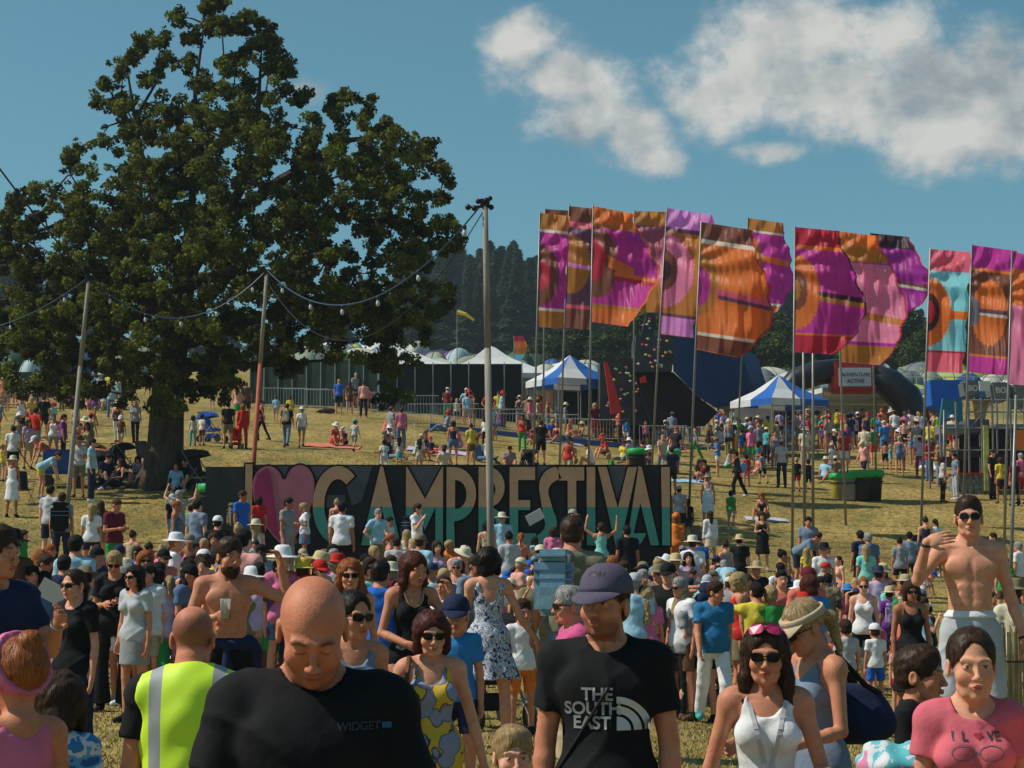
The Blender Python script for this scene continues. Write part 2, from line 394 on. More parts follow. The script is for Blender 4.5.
def body_sd(J,lod,hands=None):
    K=J['K'];g=K['g'];f=K['fem'];sd=SD()
    torso(sd,J)
    t=J['tor']
    for s,sx in (('m',-1),('p',1)):
        sh,e,w=J['s'+s],J['e'+s],J['w'+s]
        sd.el(sh,np.array([.052,.055,.058])*g,k=.04)
        ra=.047*g*(1-.1*f); sd.rc(sh,e,ra*1.05,ra*.80,k=.03); 
        mid=e+(w-e)*.28; sd.rc(e,mid,ra*.80,ra*.84,k=.01); sd.rc(mid,w,ra*.84,.0265*g,k=.01)
        hp=(hands or {}).get(s,{})
        n=hp.get('n',(-sx*.9,-.45,0)); u=hp.get('u',J['fd'+s])
        hand(sd,w,u,n,hp.get('side',-sx),lod<=1,hp.get('curl',.55),K['hs']**.5,hp.get('point',False))
        h,k_,a=J['h'+s],J['k'+s],J['a'+s]
        rt=.083*g*(1+.05*f); sd.rc(h+nrm(k_-h)*.03,k_,rt,.053*g,k=.035)
        cm=k_+(a-k_)*.33; d=nrm(a-k_); bk=np.array([0,.012,0]) if J['po']['sit']==0 else np.zeros(3)
        sd.rc(k_,cm+bk,.052*g,.053*g,k=.012); sd.rc(cm+bk,a,.053*g,.034*g,k=.012)
        if J['po']['sit']==1: fd=nrm(np.array([d[0]*.2,-.55,.35 if abs(d[2])<.4 else -.2]))
        else: fd=nrm((sx*.22,-1,-.28 if J['po']['sit']==0 else -.1))
        tip=a+fd*.135
        if J['po']['sit']==0: tip[2]=max(.03,tip[2] if a[2]>.12 else .03)
        sd.rc(a+np.array([0,.02,-.035]),tip,.036,.028,k=.03)
        J['foot'+s]=(a,tip)
    sd.rc(t((0,.02,.47)),J['nb']+J['T']@np.array([0,-.005,.05]),.062*g,.054*g*(1-.12*f),k=.04)
    sd.rc(J['nb'],J['hc']+J['Hr']@np.array([0,.015,-.045])*K['hs'],.054*g*(1-.12*f),.052*(1-.1*f)*K['hs'],k=.03)
    for sx in (-1,1): sd.rc(J['nb']+np.array([0,.025,-.02]),t((sx*.12,.015,.485)),.035,.03,k=.05)
    head_ops(sd,J,lod)
    if lod<=1 and K['H']>1.3:
        for sx in (-1,1): sd.rc(t((sx*.018,-.052*g,.475)),t((sx*.125,-.035,.485)),.0085,.007,k=.014)
        sd.el(t((0,-.062*g,.492)),(.013,.012,.014),k=.012,sub=True)
    if lod<=1 and not K['fem'] and K['H']>1.6:
        for (x,z) in ((.045,.24),(.045,.19),(.045,.14),(-.045,.24),(-.045,.19),(-.045,.14)): sd.el(t((x,-.094*g,z)),(.036,.0085,.021),k=.02)
        sd.el(t((0,-.113*g,.14)),np.array([.012,.01,.014]),k=.01,sub=True)
        sd.rc(t((0,-.122*g,.17)),t((0,-.118*g,.40)),.005,.005,k=.03,sub=True)
    return sd
def head_cols(J,opt):
    K=J['K'];s=K['hs'];Hr=J['Hr'];c=J['hc']
    def f(V):
        C=np.ones((len(V),3)); q=((V-c)@Hr)/s; x,y,z=np.abs(q[:,0]),q[:,1],q[:,2]
        fr=(y<-.05)&(z>-.13)&(z<.1)
        lip=np.exp(-((x/.021)**4+((z+.0695)/.0105)**4))*fr*(y<-.085)
        C*=1-lip[:,None]*np.array([.12,.45,.42])
        lin=np.exp(-((x/.022)**4+((z+.0688)/.0028)**2))*fr*(y<-.088); C*=1-lin[:,None]*.6
        br=(1-.45*K['fem'])*np.exp(-(((x-.031)/.019)**4+((z-.0225-(.006-.012*((x-.031)/.02)**2)*.4)/.0048)**2))*fr; C=C*(1-br[:,None])+br[:,None]*np.array([.12,.10,.10])
        ey=np.exp(-(((x-.031)/.0125)**4+((z-.0005)/.0052)**4))*fr*(y<-.07)
        if opt.get('eyes','open')=='open':
            C=C*(1-ey[:,None])+ey[:,None]*np.array([1.15,1.7,2.1])
            ir=np.exp(-(((x-.031)/.0058)**4+((z-.0005)/.0058)**4))*fr*(y<-.07); C=C*(1-ir[:,None])+ir[:,None]*np.array([.08,.08,.1])
            ls=np.exp(-(((x-.031)/.015)**4+((z-.006)/.0018)**2))*fr*(y<-.07); C*=1-ls[:,None]*.8
        else:
            ls=np.exp(-(((x-.031)/.015)**4+((z+.004)/.0018)**2))*fr*(y<-.07); C*=1-ls[:,None]*.7
        ck=np.exp(-(((x-.042)/.02)**2+((z+.03)/.02)**2))*fr; C*=1-ck[:,None]*np.array([0,.10,.10])
        sb=opt.get('stubble',0)
        if sb:
            a=((z<-.045)&(y<.02)).astype(float)*np.clip((-.040-z)/.03,0,1)*(1-lip)*np.clip((-y+.03)/.05,0,1)
            mo=np.exp(-((x/.03)**4+((z+.052)/.006)**2))*fr; a=np.maximum(a*(z>-.135),mo*.8); C=C*(1-a[:,None]*sb)+a[:,None]*sb*np.array([.22,.2,.2])
        sv=opt.get('shaved',0)
        if sv:
            top=(z>(.02+ -.35*(y-.0)))&(y>-.02) if False else ((y>.035+.25*(z-.09)*-1)&(z>-.06)&(z<.105-.0*y))|((y>.0)&(z<.07)&(z>-.03))
            side=np.clip((y+.005)/.03,0,1)*np.clip((z+.055)/.02,0,1)*np.clip((.085-z)/.03,0,1)
            earm=1-np.exp(-(((y-.01)/.028)**4+((z+.012)/.04)**4))*(x>.068); a=side*sv*earm
            C=C*(1-a[:,None])+a[:,None]*np.array([.38,.40,.42])
        if not K['fem'] and K['H']>1.6:
            for sx in (-1,1):
                n_=J['tor']((sx*.092,-.115,.345)); q2=((V-n_)**2).sum(1); m=np.exp(-(q2/.0125**2)**1.5); C*=1-m[:,None]*np.array([.35,.5,.45])
        # uneven sun colour over neck, face and arms
        nz_=np.sin(V[:,0]*31+2*np.sin(V[:,2]*23))*np.sin(V[:,2]*37+V[:,1]*29)+.5*np.sin(V[:,0]*83+V[:,2]*71)*np.sin(V[:,1]*77); C*=1+nz_[:,None]*np.array([.015,.05,.05])
        wr=opt.get('red',0)
        if wr: C*=np.array([1,1-wr,1-wr*1.1])
        return C
    return f
def fine_ranges(J,lod,hh,hd):
    c=J['hc'];s=J['K']['hs']; fx=[(c[0]-.095*s,c[0]+.095*s,hh)];fy=[(c[1]-.13*s,c[1]+.12*s,hh)];fz=[(c[2]-.13*s,c[2]+.125*s,hh)]
    for k in (hd or ''):
        w=J['w'+k]+J['fd'+k]*.07
        for a,l in zip(range(3),(fx,fy,fz)): l.append((w[a]-.12,w[a]+.12,.006))
    return fx,fy,fz
def garment(J,typ,o=None):
    "closed cloth shapes following the pose"
    o=o or {}; K=J['K'];g=K['g'];f=K['fem'];t=J['tor'];T=J['T']; up=T@np.array([0,0,1.]); sd=SD()
    def neckcut(r=.078,drop=.0,dy=-.03):
        sd.rc(J['nb']+T@np.array([0,dy,.0-drop]),J['nb']+T@np.array([0,dy-.01,.14]),r,r+.02,k=.01,sub=True)
    def belly(): torso(sd,J,o.get('inf',.017))
    if typ in('tee','long','polo'):
        belly(); full=typ=='long'
        for sx in (-1,1): sd.rc(J['nb']+np.array([0,.03,-.035]),t((sx*.115,.015,.478)),.044,.040,k=.05); sd.el(J['s'+('p' if sx>0 else 'm')],np.array([.060,.063,.064])*g,k=.04)
        for s in 'mp':
            sh,e,w=J['s'+s],J['e'+s],J['w'+s]; 
            if full:
                sd.rc(sh,e,.066*g,.052*g,k=.04); d=nrm(w-e); sd.rc(e,w,.052*g,.043*g,k=.02,cut=(w-d*.01,d))
            else:
                fr=o.get('sl',.62); m=sh+(e-sh)*fr; d=nrm(e-sh); sd.rc(sh,m+d*.06,.064*g,.066*g,k=.035,cut=(m,d))
        sd.el(t((0,0,.0)),np.array([.158*(1+.09*f)*g,.112*g,.15])+.034,T,k=.05)
        sd.rc(t((0,0,.2)),t((0,0,.02)),.12*g,.15*g,k=.06,sq=.80)
        neckcut(.063 if not f else .076,-.012 if not f else .008)
        sd.disp(o.get('wr',.0035),24,o.get('seed',1)); sd.ops.append(('fo',.010,16.,o.get('seed',1)+hash_(str(J['po'].get('m')))%7)); hem=o.get('hem',-.07); sd.plane(t((0,0,hem)),-up)
        if typ=='polo': pass
    elif typ in('tank','dress','swim','sun'):
        torso(sd,J,.011)
        if typ!='swim': sd.el(t((0,0,.0)),np.array([.158*(1+.09*f)*g,.112*g,.15])+.03,T,k=.05)
        for sx in (-1,1): # arm openings
            sd.rc(t((sx*(K['sh']+.005),0,.43)),t((sx*(K['sh']+.0),0,.60)),.075,.10,k=.01,sub=True)
            sd.el(t((sx*(K['sh']+.03),0,.40)),(.06,.09,.10),T,k=.01,sub=True)
        sd.el(t((0,-.10,.50)),(.085,.12,.105 if not o.get('low') else .13),T,k=.01,sub=True); sd.el(t((0,.08,.52)),(.08,.10,.07 if typ!='sun' else .22),T,k=.01,sub=True)
        if typ in('dress','sun'):
            L=o.get('len',.50); 
            if J['po']['sit']==0:
                for q in range(10):
                    a=q*2*math.pi/10+.3; rr=o.get('flare',.19)
                    sd.rc(t((.06*math.cos(a),.04*math.sin(a),.02)),t((rr*math.cos(a),rr*.75*math.sin(a),-L-.05)),.085,.055,k=.05)
                sd.plane(t((0,0,-L+.02)),-up)
            else:
                for s in 'mp': sd.rc(J['h'+s],J['k'+s],.115,.10,k=.1)
        else: sd.plane(t((0,0,o.get('hem',-.06))),-up)
        sd.disp(o.get('wr',.003),26,o.get('seed',2)); sd.ops.append(('fo',.006,18.,3))
    elif typ=='bandeau':
        torso(sd,J,.011); sd.plane(t((0,0,.39)),up); sd.plane(t((0,0,-.03)),-up)
    elif typ in('shorts','trousers','leggings'):
        le=.004 if typ=='leggings' else .016
        sd.el(t((0,.005,.0)),np.array([.158*(1+.09*f)*g,.112*g,.13])+le,T,k=.03)
        for s in 'mp':
            h,k_,a=J['h'+s],J['k'+s],J['a'+s]; d=nrm(k_-h)
            if typ=='shorts':
                m=h+(k_-h)*o.get('l',.78 if not f else .48); sd.rc(h,m+d*.07,.090*g+le*.5,.082*g+le*.5,k=.03,cut=(m,d))
            else:
                d2=nrm(a-k_); e=a-d2*.01; wd=o.get('flare',0)
                sd.rc(h,k_,.088*g+le*.4,.058*g+le,k=.03); sd.rc(k_,a+d2*.05,.058*g+le,.046*g+le+wd,k=.02,cut=(e,d2))
        sd.plane(t((0,0,.10)),up); sd.disp(.003 if typ!='leggings' else 0.0005,22,o.get('seed',3)); sd.ops.append(('fo',.008 if typ!='leggings' else .002,17.,5))
    elif typ=='skirt':
        L=o.get('len',.34); rr=o.get('flare',.13)
        if J['po']['sit']==0:
            for q in range(12):
                a=q*2*math.pi/12+.3
                sd.rc(t((.075*math.cos(a),.04*math.sin(a),.06)),t((rr*math.cos(a),rr*.8*math.sin(a),-L-.05)),.082,.055,k=.045)
            sd.plane(t((0,0,-L+.02)),-up)
        else:
            for s in 'mp': sd.rc(J['h'+s],J['k'+s]*.7+J['h'+s]*.3,.115,.10,k=.1)
        sd.plane(t((0,0,.09)),up)
    elif typ=='tutu':
        for q in range(18):
            a=q*2*math.pi/18; z=.02*math.sin(q*2.4)
            sd.rc(t((.08*math.cos(a),.06*math.sin(a),.02)),t((.30*math.cos(a),.30*math.sin(a),-.12+z)),.05,.035,k=.03)
    elif typ in ('shoem','shoep'):
        for s in typ[-1]:
            a,tip=J['foot'+s]; sd.rc(a+np.array([0,.025,-.03]),tip,.046,.037,k=.03); sd.rc(a,a+np.array([0,.01,-.03]),.046,.048,k=.02)
        if J['po']['sit']==0: sd.plane((0,0,.004),(0,0,-1))
    return sd
def head_item(typ,s=1.0):
    "hair and hats in head space (eye level 0, face to -y)"
    sd=SD(); E=lambda v,r,k=.015,sub=False,cut=None: sd.el(np.array(v)*s,np.array(r)*s,None,k*s,sub,cut)
    C=lambda a,b,ra,rb,k=.02,sub=False: sd.rc(np.array(a)*s,np.array(b)*s,ra*s,rb*s,k*s,None,sub)
    def facecut(z=.06): 
        E((0,-.13,-.02),(.062,.075,.085+z*.1),.012,True); E((0,-.10,-.10),(.10,.08,.10),.01,True)
    if typ in('short','crop'):
        th=.012 if typ=='short' else .004
        E((0,.017,.040),(.0765+th,.097+th,.083+th)); E((0,-.01,.085),(.06+th,.075,.045+th*.6),.02)
        E((0,.04,-.02),(.070+th*.6,.072,.055),.02)
        facecut(); E((0,-.02,-.16),(.12,.16,.115),.01,True)
        for sx in (-1,1): E((sx*.088,-.0,-.03),(.03,.03,.05),.006,True)
        if typ=='short': sd.disp(.003*s,70/s,2)
    elif typ=='long':
        E((0,.017,.042),(.088,.108,.092)); C((0,.06,.02),(0,.085,-.24),.085,.06,.05)
        for sx in (-1,1): C((sx*.068,.01,.03),(sx*.085,.0,-.10),.03,.028,.03); C((sx*.085,.0,-.10),(sx*.092,-.01,-.25),.028,.022,.03)
        facecut(); E((0,-.06,-.18),(.066,.085,.16),.02,True); E((0,-.115,.0),(.055,.05,.08),.01,True); sd.disp(.0035*s,60/s,4)
    elif typ=='wavy':
        E((0,.017,.042),(.09,.11,.094)); C((0,.06,.02),(0,.09,-.34),.09,.06,.05)
        for sx in (-1,1): C((sx*.07,.01,.03),(sx*.10,.01,-.13),.034,.036,.03); C((sx*.10,.01,-.13),(sx*.10,-.03,-.33),.036,.024,.03)
        facecut(); E((0,-.06,-.2),(.066,.085,.18),.02,True); E((0,-.115,.0),(.055,.05,.08),.01,True); sd.disp(.006*s,55/s,7)
    elif typ=='bob':
        E((0,.018,.040),(.096,.112,.095)); C((0,.05,.0),(0,.06,-.07),.092,.07,.05)
        for sx in (-1,1): C((sx*.07,.0,.02),(sx*.078,-.015,-.085),.035,.028,.03)
        facecut(); E((0,-.115,.0),(.055,.05,.08),.01,True); sd.disp(.004*s,60/s,5)
    elif typ in('tied','bun'):
        E((0,.017,.041),(.083,.104,.090)); facecut(); E((0,-.04,-.155),(.12,.15,.12),.02,True)
        for sx in (-1,1): E((sx*.088,.012,-.03),(.03,.03,.05),.006,True)
        E((0,-.118,.03),(.060,.062,.085),.012,True)
        if typ=='tied': C((0,.11,.03),(0,.15,-.03),.022,.028,.02); C((0,.15,-.03),(0,.13,-.18),.028,.014,.02)
        else: E((0,.07,.115),(.04,.04,.035),.01)
        sd.disp(.002*s,70/s,5)
    elif typ=='capdome':
        E((0,.014,.050),(.093,.113,.088)); sd.plane((0,0,.034*s),(0,-.12,-1))
    elif typ=='beard':
        E((0,-.035,-.085),(.066,.07,.06)); E((0,-.06,-.11),(.04,.05,.045),.02)
        E((0,-.03,-.02),(.10,.11,.042),.02,True); E((0,-.115,-.066),(.02,.02,.009),.004,True); sd.plane((0,.025*s,0),(0,1,0)); sd.disp(.003*s,75/s,6)
    return sd
_C={}
def hi_mesh(typ,s,h):
    k=('h',typ,round(s,2),h)
    if k in _C: return _C[k]
    if typ in('cap','sunhat','beanie','visor','glasses','bandana'):
        mb=MB(); 
        if typ=='sunhat':
            mb.lathe([(.02,.165),(.06,.16),(.085,.14),(.094,.075),(.098,.058),(.15,.048),(.175,.04),(.176,.036),(.15,.042),(.09,.05)],(0,.012,0),22,1,1.12)
        elif typ=='beanie':
            mb.lathe([(0.005,.15),(.04,.145),(.075,.12),(.092,.075),(.095,.04),(.097,.03),(.09,.03)],(0,.015,0),20,1,1.15)
        elif typ in('cap','visor'):
            if typ=='cap': mb.lathe([(.008,.137),(.012,.139),(.035,.136),(.065,.118),(.084,.088),(.091,.055),(.092,.036),(.088,.036)],(0,.014,0),24,1,1.16)
            else: mb.lathe([(.089,.062),(.092,.06),(.093,.034),(.088,.034)],(0,.014,0),24,1,1.16)
            n=13; A=[];B=[]
            for i in range(n):
                a=math.pi*(1.16+.68*i/(n-1)); 
                A.append((.091*math.cos(a),.014+.105*math.sin(a),.040)); B.append((.084*math.cos(a),-.035+.135*math.sin(a)-.01,.022+.012*math.cos(a*2-3*math.pi)*-1-.01))
            vs=mb.bm.verts; a1=[vs.new(p) for p in A];b1=[vs.new(p) for p in B];a2=[vs.new((p[0],p[1],p[2]-.004)) for p in A];b2=[vs.new((p[0],p[1],p[2]-.004)) for p in B]
            for i in range(n-1):
                for q in ((a1[i],b1[i],b1[i+1],a1[i+1]),(a2[i],a2[i+1],b2[i+1],b2[i]),(b1[i],b2[i],b2[i+1],b1[i+1])): mb.bm.faces.new(q)
        elif typ=='glasses':
            for sx in (-1,1):
                pts=[]
                for i in range(14):
                    a=2*math.pi*i/14; x=math.copysign(abs(math.cos(a))**.75,math.cos(a))*.027; z=math.copysign(abs(math.sin(a))**.75,math.sin(a))*.020
                    X=sx*.033+x; pts.append((X,-.108+abs(X)**2*6.5,.000+z))
                mb.prism(pts,(0,-.004,0))
                mb.box((sx*.063,-.075,.008),(.005,.016,.008)); mb.tube([(sx*.064,-.082,.008),(sx*.080,-.03,.006),(sx*.082,.012,0)],.0025,6)
            mb.box((0,-.112,.006),(.018,.005,.006))
        bmesh.ops.scale(mb.bm,vec=(s,s,s),verts=mb.bm.verts)
        bmesh.ops.recalc_face_normals(mb.bm,faces=mb.bm.faces)
        me=bpy.data.meshes.new(typ); mb.bm.to_mesh(me); mb.bm.free()
        if typ!='glasses': me.polygons.foreach_set('use_smooth',[True]*len(me.polygons))
    else: me=sd_mesh(head_item(typ,s),h*s,name=typ)
    _C[k]=me; return me
LODH={0:(.011,.0045),1:(.014,.0068),2:(.021,.015),3:(.032,.022)}
def body_mesh(kind,pose,lod,over=None,key=None,hands=None,opt=None,fh=None):
    k=('b',kind,pose,lod,key)
    if k in _C: return _C[k]
    J=skel(kind,pose,over); sd=body_sd(J,lod,hands); h,hh=LODH[lod]
    if lod==0 and fh is None: fh=''
    me=sd_mesh(sd,h,fine_ranges(J,lod,hh,fh if lod<=1 else None),'person_body',head_cols(J,opt or {}))
    _C[k]=(me,J); return me,J
def garm_mesh(kind,pose,lod,typ,J,key=None,o=None):
    k=('g',kind,pose,lod,typ,key,str(o))
    if k in _C: return _C[k]
    me=sd_mesh(garment(J,typ,o),max(LODH[lod][0]*(.85 if lod<2 else .95),.009),name=typ); _C[k]=me; return me
GN={'tee':'t_shirt','long':'jumper','tank':'vest_top','dress':'dress','sun':'dress','bandeau':'strapless_top','shorts':'shorts','trousers':'trousers','leggings':'leggings','skirt':'skirt','tutu':'tutu','shoes':'shoes','polo':'polo_shirt'}
def person(x,d,H,kind,pose,yaw,top,tc,bot,bc,hair,hc,hat=None,hatc=None,glasses=False,skin='b',lod=None,over=None,key=None,hands=None,opt=None,to=None,bo=None,shoe='black',z=None,fh=None,mats=None,gcol=None,beard=None):
    if lod is None: lod=1 if d<19 else (2 if d<48 else 3)
    me,J=body_mesh(kind,pose,lod,over,key,hands,opt,fh)
    mats=mats or {}
    ob=bpy.data.objects.new('person',me); COL.objects.link(ob)
    sm=skinm(skin)
    if len(me.materials)==0: me.materials.append(sm)
    ob.material_slots[0].link='OBJECT'; ob.material_slots[0].material=sm
    ref=skel(kind,'stand')['top']; s=H/ref
    zz=float(gz(x,d)) if z is None else z
    ob.location=(x,d,zz); ob.scale=(s,s,s); ob.rotation_euler=(0,0,R(yaw))
    def add(nm,m,mt,mw=None): 
        c=link_slot(nm,m,mt,ob,mw); return c
    parts={}
    if top and top!='none': parts['top']=add(GN[top],garm_mesh(kind,pose,lod,top,J,key,to),mats.get('top') or cloth(tc))
    if bot and bot!='none': parts['bot']=add(GN[bot],garm_mesh(kind,pose,lod,bot,J,key,bo),mats.get('bot') or cloth(bc))
    if lod<3 or shoe: [add('shoe',garm_mesh(kind,pose,lod,'shoe'+q,J,key),cloth(shoe or 'black')) for q in 'mp']
    HM=Matrix.Translation(Vector(J['hc']))@Matrix(J['Hr'].tolist()).to_4x4(); hs=KP[kind]['hs']
    hh={0:.006,1:.008,2:.013,3:.02}[lod]
    if hat and hair=='short': hair='crop'
    if hair and hair!='bald': parts['hair']=add('hair',hi_mesh(hair,hs,hh),hairm(hc),HM)
    if beard: parts['beard']=add('beard',hi_mesh('beard',hs,hh),hairm(beard),HM)
    if hat: HS=HM@Matrix.Scale(1.06 if hair in('crop','bald',None) else 1.09,4); parts['hat']=add({'sunhat':'sun_hat','cap':'cap','visor':'visor','beanie':'headscarf'}[hat],hi_mesh(hat,hs,hh),cloth(hatc) if hatc!='straw' else mat('straw',(.55,.42,.22),.8,.25,40,.5,60),HS)
    if glasses: parts['glasses']=add('sunglasses',hi_mesh('glasses',hs,hh),mats.get('glasses') or mat('lens_black',(.006,.005,.005),.25,spec=.25),HM)
    return ob,J,parts
# ---------------------------------------------------------------- render, sky, sun
S.view_settings.view_transform='Standard'; S.view_settings.look='None'; S.view_settings.gamma=1; S.view_settings.exposure=EXPO
S.cycles.max_bounces=6; S.cycles.diffuse_bounces=3; S.cycles.glossy_bounces=2; S.cycles.transmission_bounces=4; S.cycles.transparent_max_bounces=8
S.cycles.use_denoising=True
SUN=Vector((-.66,-.035,.76)).normalized()
sl=bpy.data.lights.new('sun','SUN'); sl.energy=5.0; sl.angle=R(.5); sl.color=(1,.93,.80)
so=bpy.data.objects.new('sun',sl); COL.objects.link(so); so.rotation_euler=SUN.to_track_quat('Z','Y').to_euler(); so.location=(-30,0,40)
def sky():
    w=bpy.data.worlds.new('World'); S.world=w; w.use_nodes=True; nt=w.node_tree; N=nt.nodes; L=nt.links
    bg=N['Background']; bg.inputs['Strength'].default_value=.085
    st=N.new('ShaderNodeTexSky'); st.sky_type='NISHITA'; st.sun_disc=False; st.sun_elevation=math.asin(SUN.z); st.sun_rotation=math.atan2(SUN.x,SUN.y); st.ozone_density=2.2; st.dust_density=.6; st.air_density=1.0
    hs=N.new('ShaderNodeHueSaturation'); hs.inputs['Saturation'].default_value=.8; hs.inputs['Hue'].default_value=.475; L.new(st.outputs[0],hs.inputs['Color'])
    gm=N.new('ShaderNodeMix'); gm.data_type='RGBA'; gm.blend_type='MULTIPLY'; gm.inputs[0].default_value=1; L.new(hs.outputs[0],gm.inputs[6]); gm.inputs[7].default_value=(.62,1.04,1.14,1)
    tc=N.new('ShaderNodeTexCoord'); sp=N.new('ShaderNodeSeparateXYZ'); L.new(tc.outputs['Generated'],sp.inputs[0])
    def M(op,a,b=None,c=None):
        m=N.new('ShaderNodeMath'); m.operation=op
        for i,v in enumerate((a,b,c)):
            if v is None: continue
            if isinstance(v,(int,float)): m.inputs[i].default_value=v
            else: L.new(v,m.inputs[i])
        return m.outputs[0]
    ax=M('DIVIDE',sp.outputs[0],M('MAXIMUM',sp.outputs[1],.05)); az=M('DIVIDE',sp.outputs[2],M('MAXIMUM',sp.outputs[1],.05))
    fr=M('GREATER_THAN',sp.outputs[1],.06)
    def noise(sc,det,off,ro=.6):
        mp=N.new('ShaderNodeMapping'); mp.inputs['Location'].default_value=off; mp.inputs['Scale'].default_value=(1,1,1.25); L.new(tc.outputs['Generated'],mp.inputs[0])
        n=N.new('ShaderNodeTexNoise'); n.inputs['Scale'].default_value=sc; n.inputs['Detail'].default_value=det; n.inputs['Roughness'].default_value=ro; L.new(mp.outputs[0],n.inputs['Vector']); return n.outputs['Fac']
    n1=noise(17,8,(0,0,0),.62); n2=noise(50,6,(3,1,2),.6); nb=noise(11,5,(5,2,1),.6); n3=noise(17,8,(.012,0,-.012),.62); l1=noise(9,5,(0,0,0),.5); l3=noise(9,5,(.02,0,-.02),.5)
    # cloud lumps: px,py,rx,ry in 1/1880 rad
    CL=[(520,45,45,38),(560,80,60,40),(590,120,62,42),(635,138,44,36),(655,165,30,18),(780,157,42,15),(740,80,75,50),(790,45,95,62),(850,90,120,62),(930,75,110,62),(1000,60,80,56),(940,150,70,34),(1010,140,60,40),(880,120,90,40),(1080,100,90,70),(310,92,26,17),(715,100,52,44),(1000,95,90,70),(820,40,80,50),(900,40,60,40),(-420,120,160,60),(1400,60,170,70)]
    acc=None
    for (px,py,rx,ry) in CL:
        dx=M('DIVIDE',M('SUBTRACT',ax,(px-512)/1880),rx*1.12/1880); dz=M('DIVIDE',M('SUBTRACT',az,(548-py)/1880),ry*1.12/1880)
        v=M('SUBTRACT',1.0,M('SQRT',M('ADD',M('MULTIPLY',dx,dx),M('MULTIPLY',dz,dz))))
        acc=v if acc is None else M('SMOOTH_MAX',acc,v,.25)
    dn=M('ADD',acc,M('MULTIPLY',M('SUBTRACT',M('ADD',M('MULTIPLY',n1,1.0),M('MULTIPLY',n2,.36)),.68),2.4))
    mr=N.new('ShaderNodeMapRange'); mr.interpolation_type='SMOOTHERSTEP'; mr.inputs[1].default_value=-.2; mr.inputs[2].default_value=.8; L.new(dn,mr.inputs[0])
    mask=M('MULTIPLY',M('MULTIPLY',mr.outputs[0],fr),.9)
    # billow brightness: relief seen towards the sun, flatter grey undersides
    rel=M('ADD',M('MULTIPLY',M('SUBTRACT',n1,n3),2.2),M('MULTIPLY',M('SUBTRACT',l1,l3),5.0)); base=M('ADD',M('MULTIPLY',M('SUBTRACT',nb,.5),1.0),M('MULTIPLY',M('SUBTRACT',az,.21),2.6))
    br=M('ADD',.55,M('ADD',rel,base)); br=M('MINIMUM',M('MAXIMUM',br,.0),1.0)
    cr=N.new('ShaderNodeMix'); cr.data_type='RGBA'; L.new(br,cr.inputs[0]); cr.inputs[6].default_value=(4.3,4.9,5.2,1); cr.inputs[7].default_value=(9.6,9.4,8.8,1)
    mx=N.new('ShaderNodeMix'); mx.data_type='RGBA'; L.new(mask,mx.inputs[0]); L.new(gm.outputs[2],mx.inputs[6]); L.new(cr.outputs[2],mx.inputs[7])
    L.new(mx.outputs[2],bg.inputs[0])
sky()
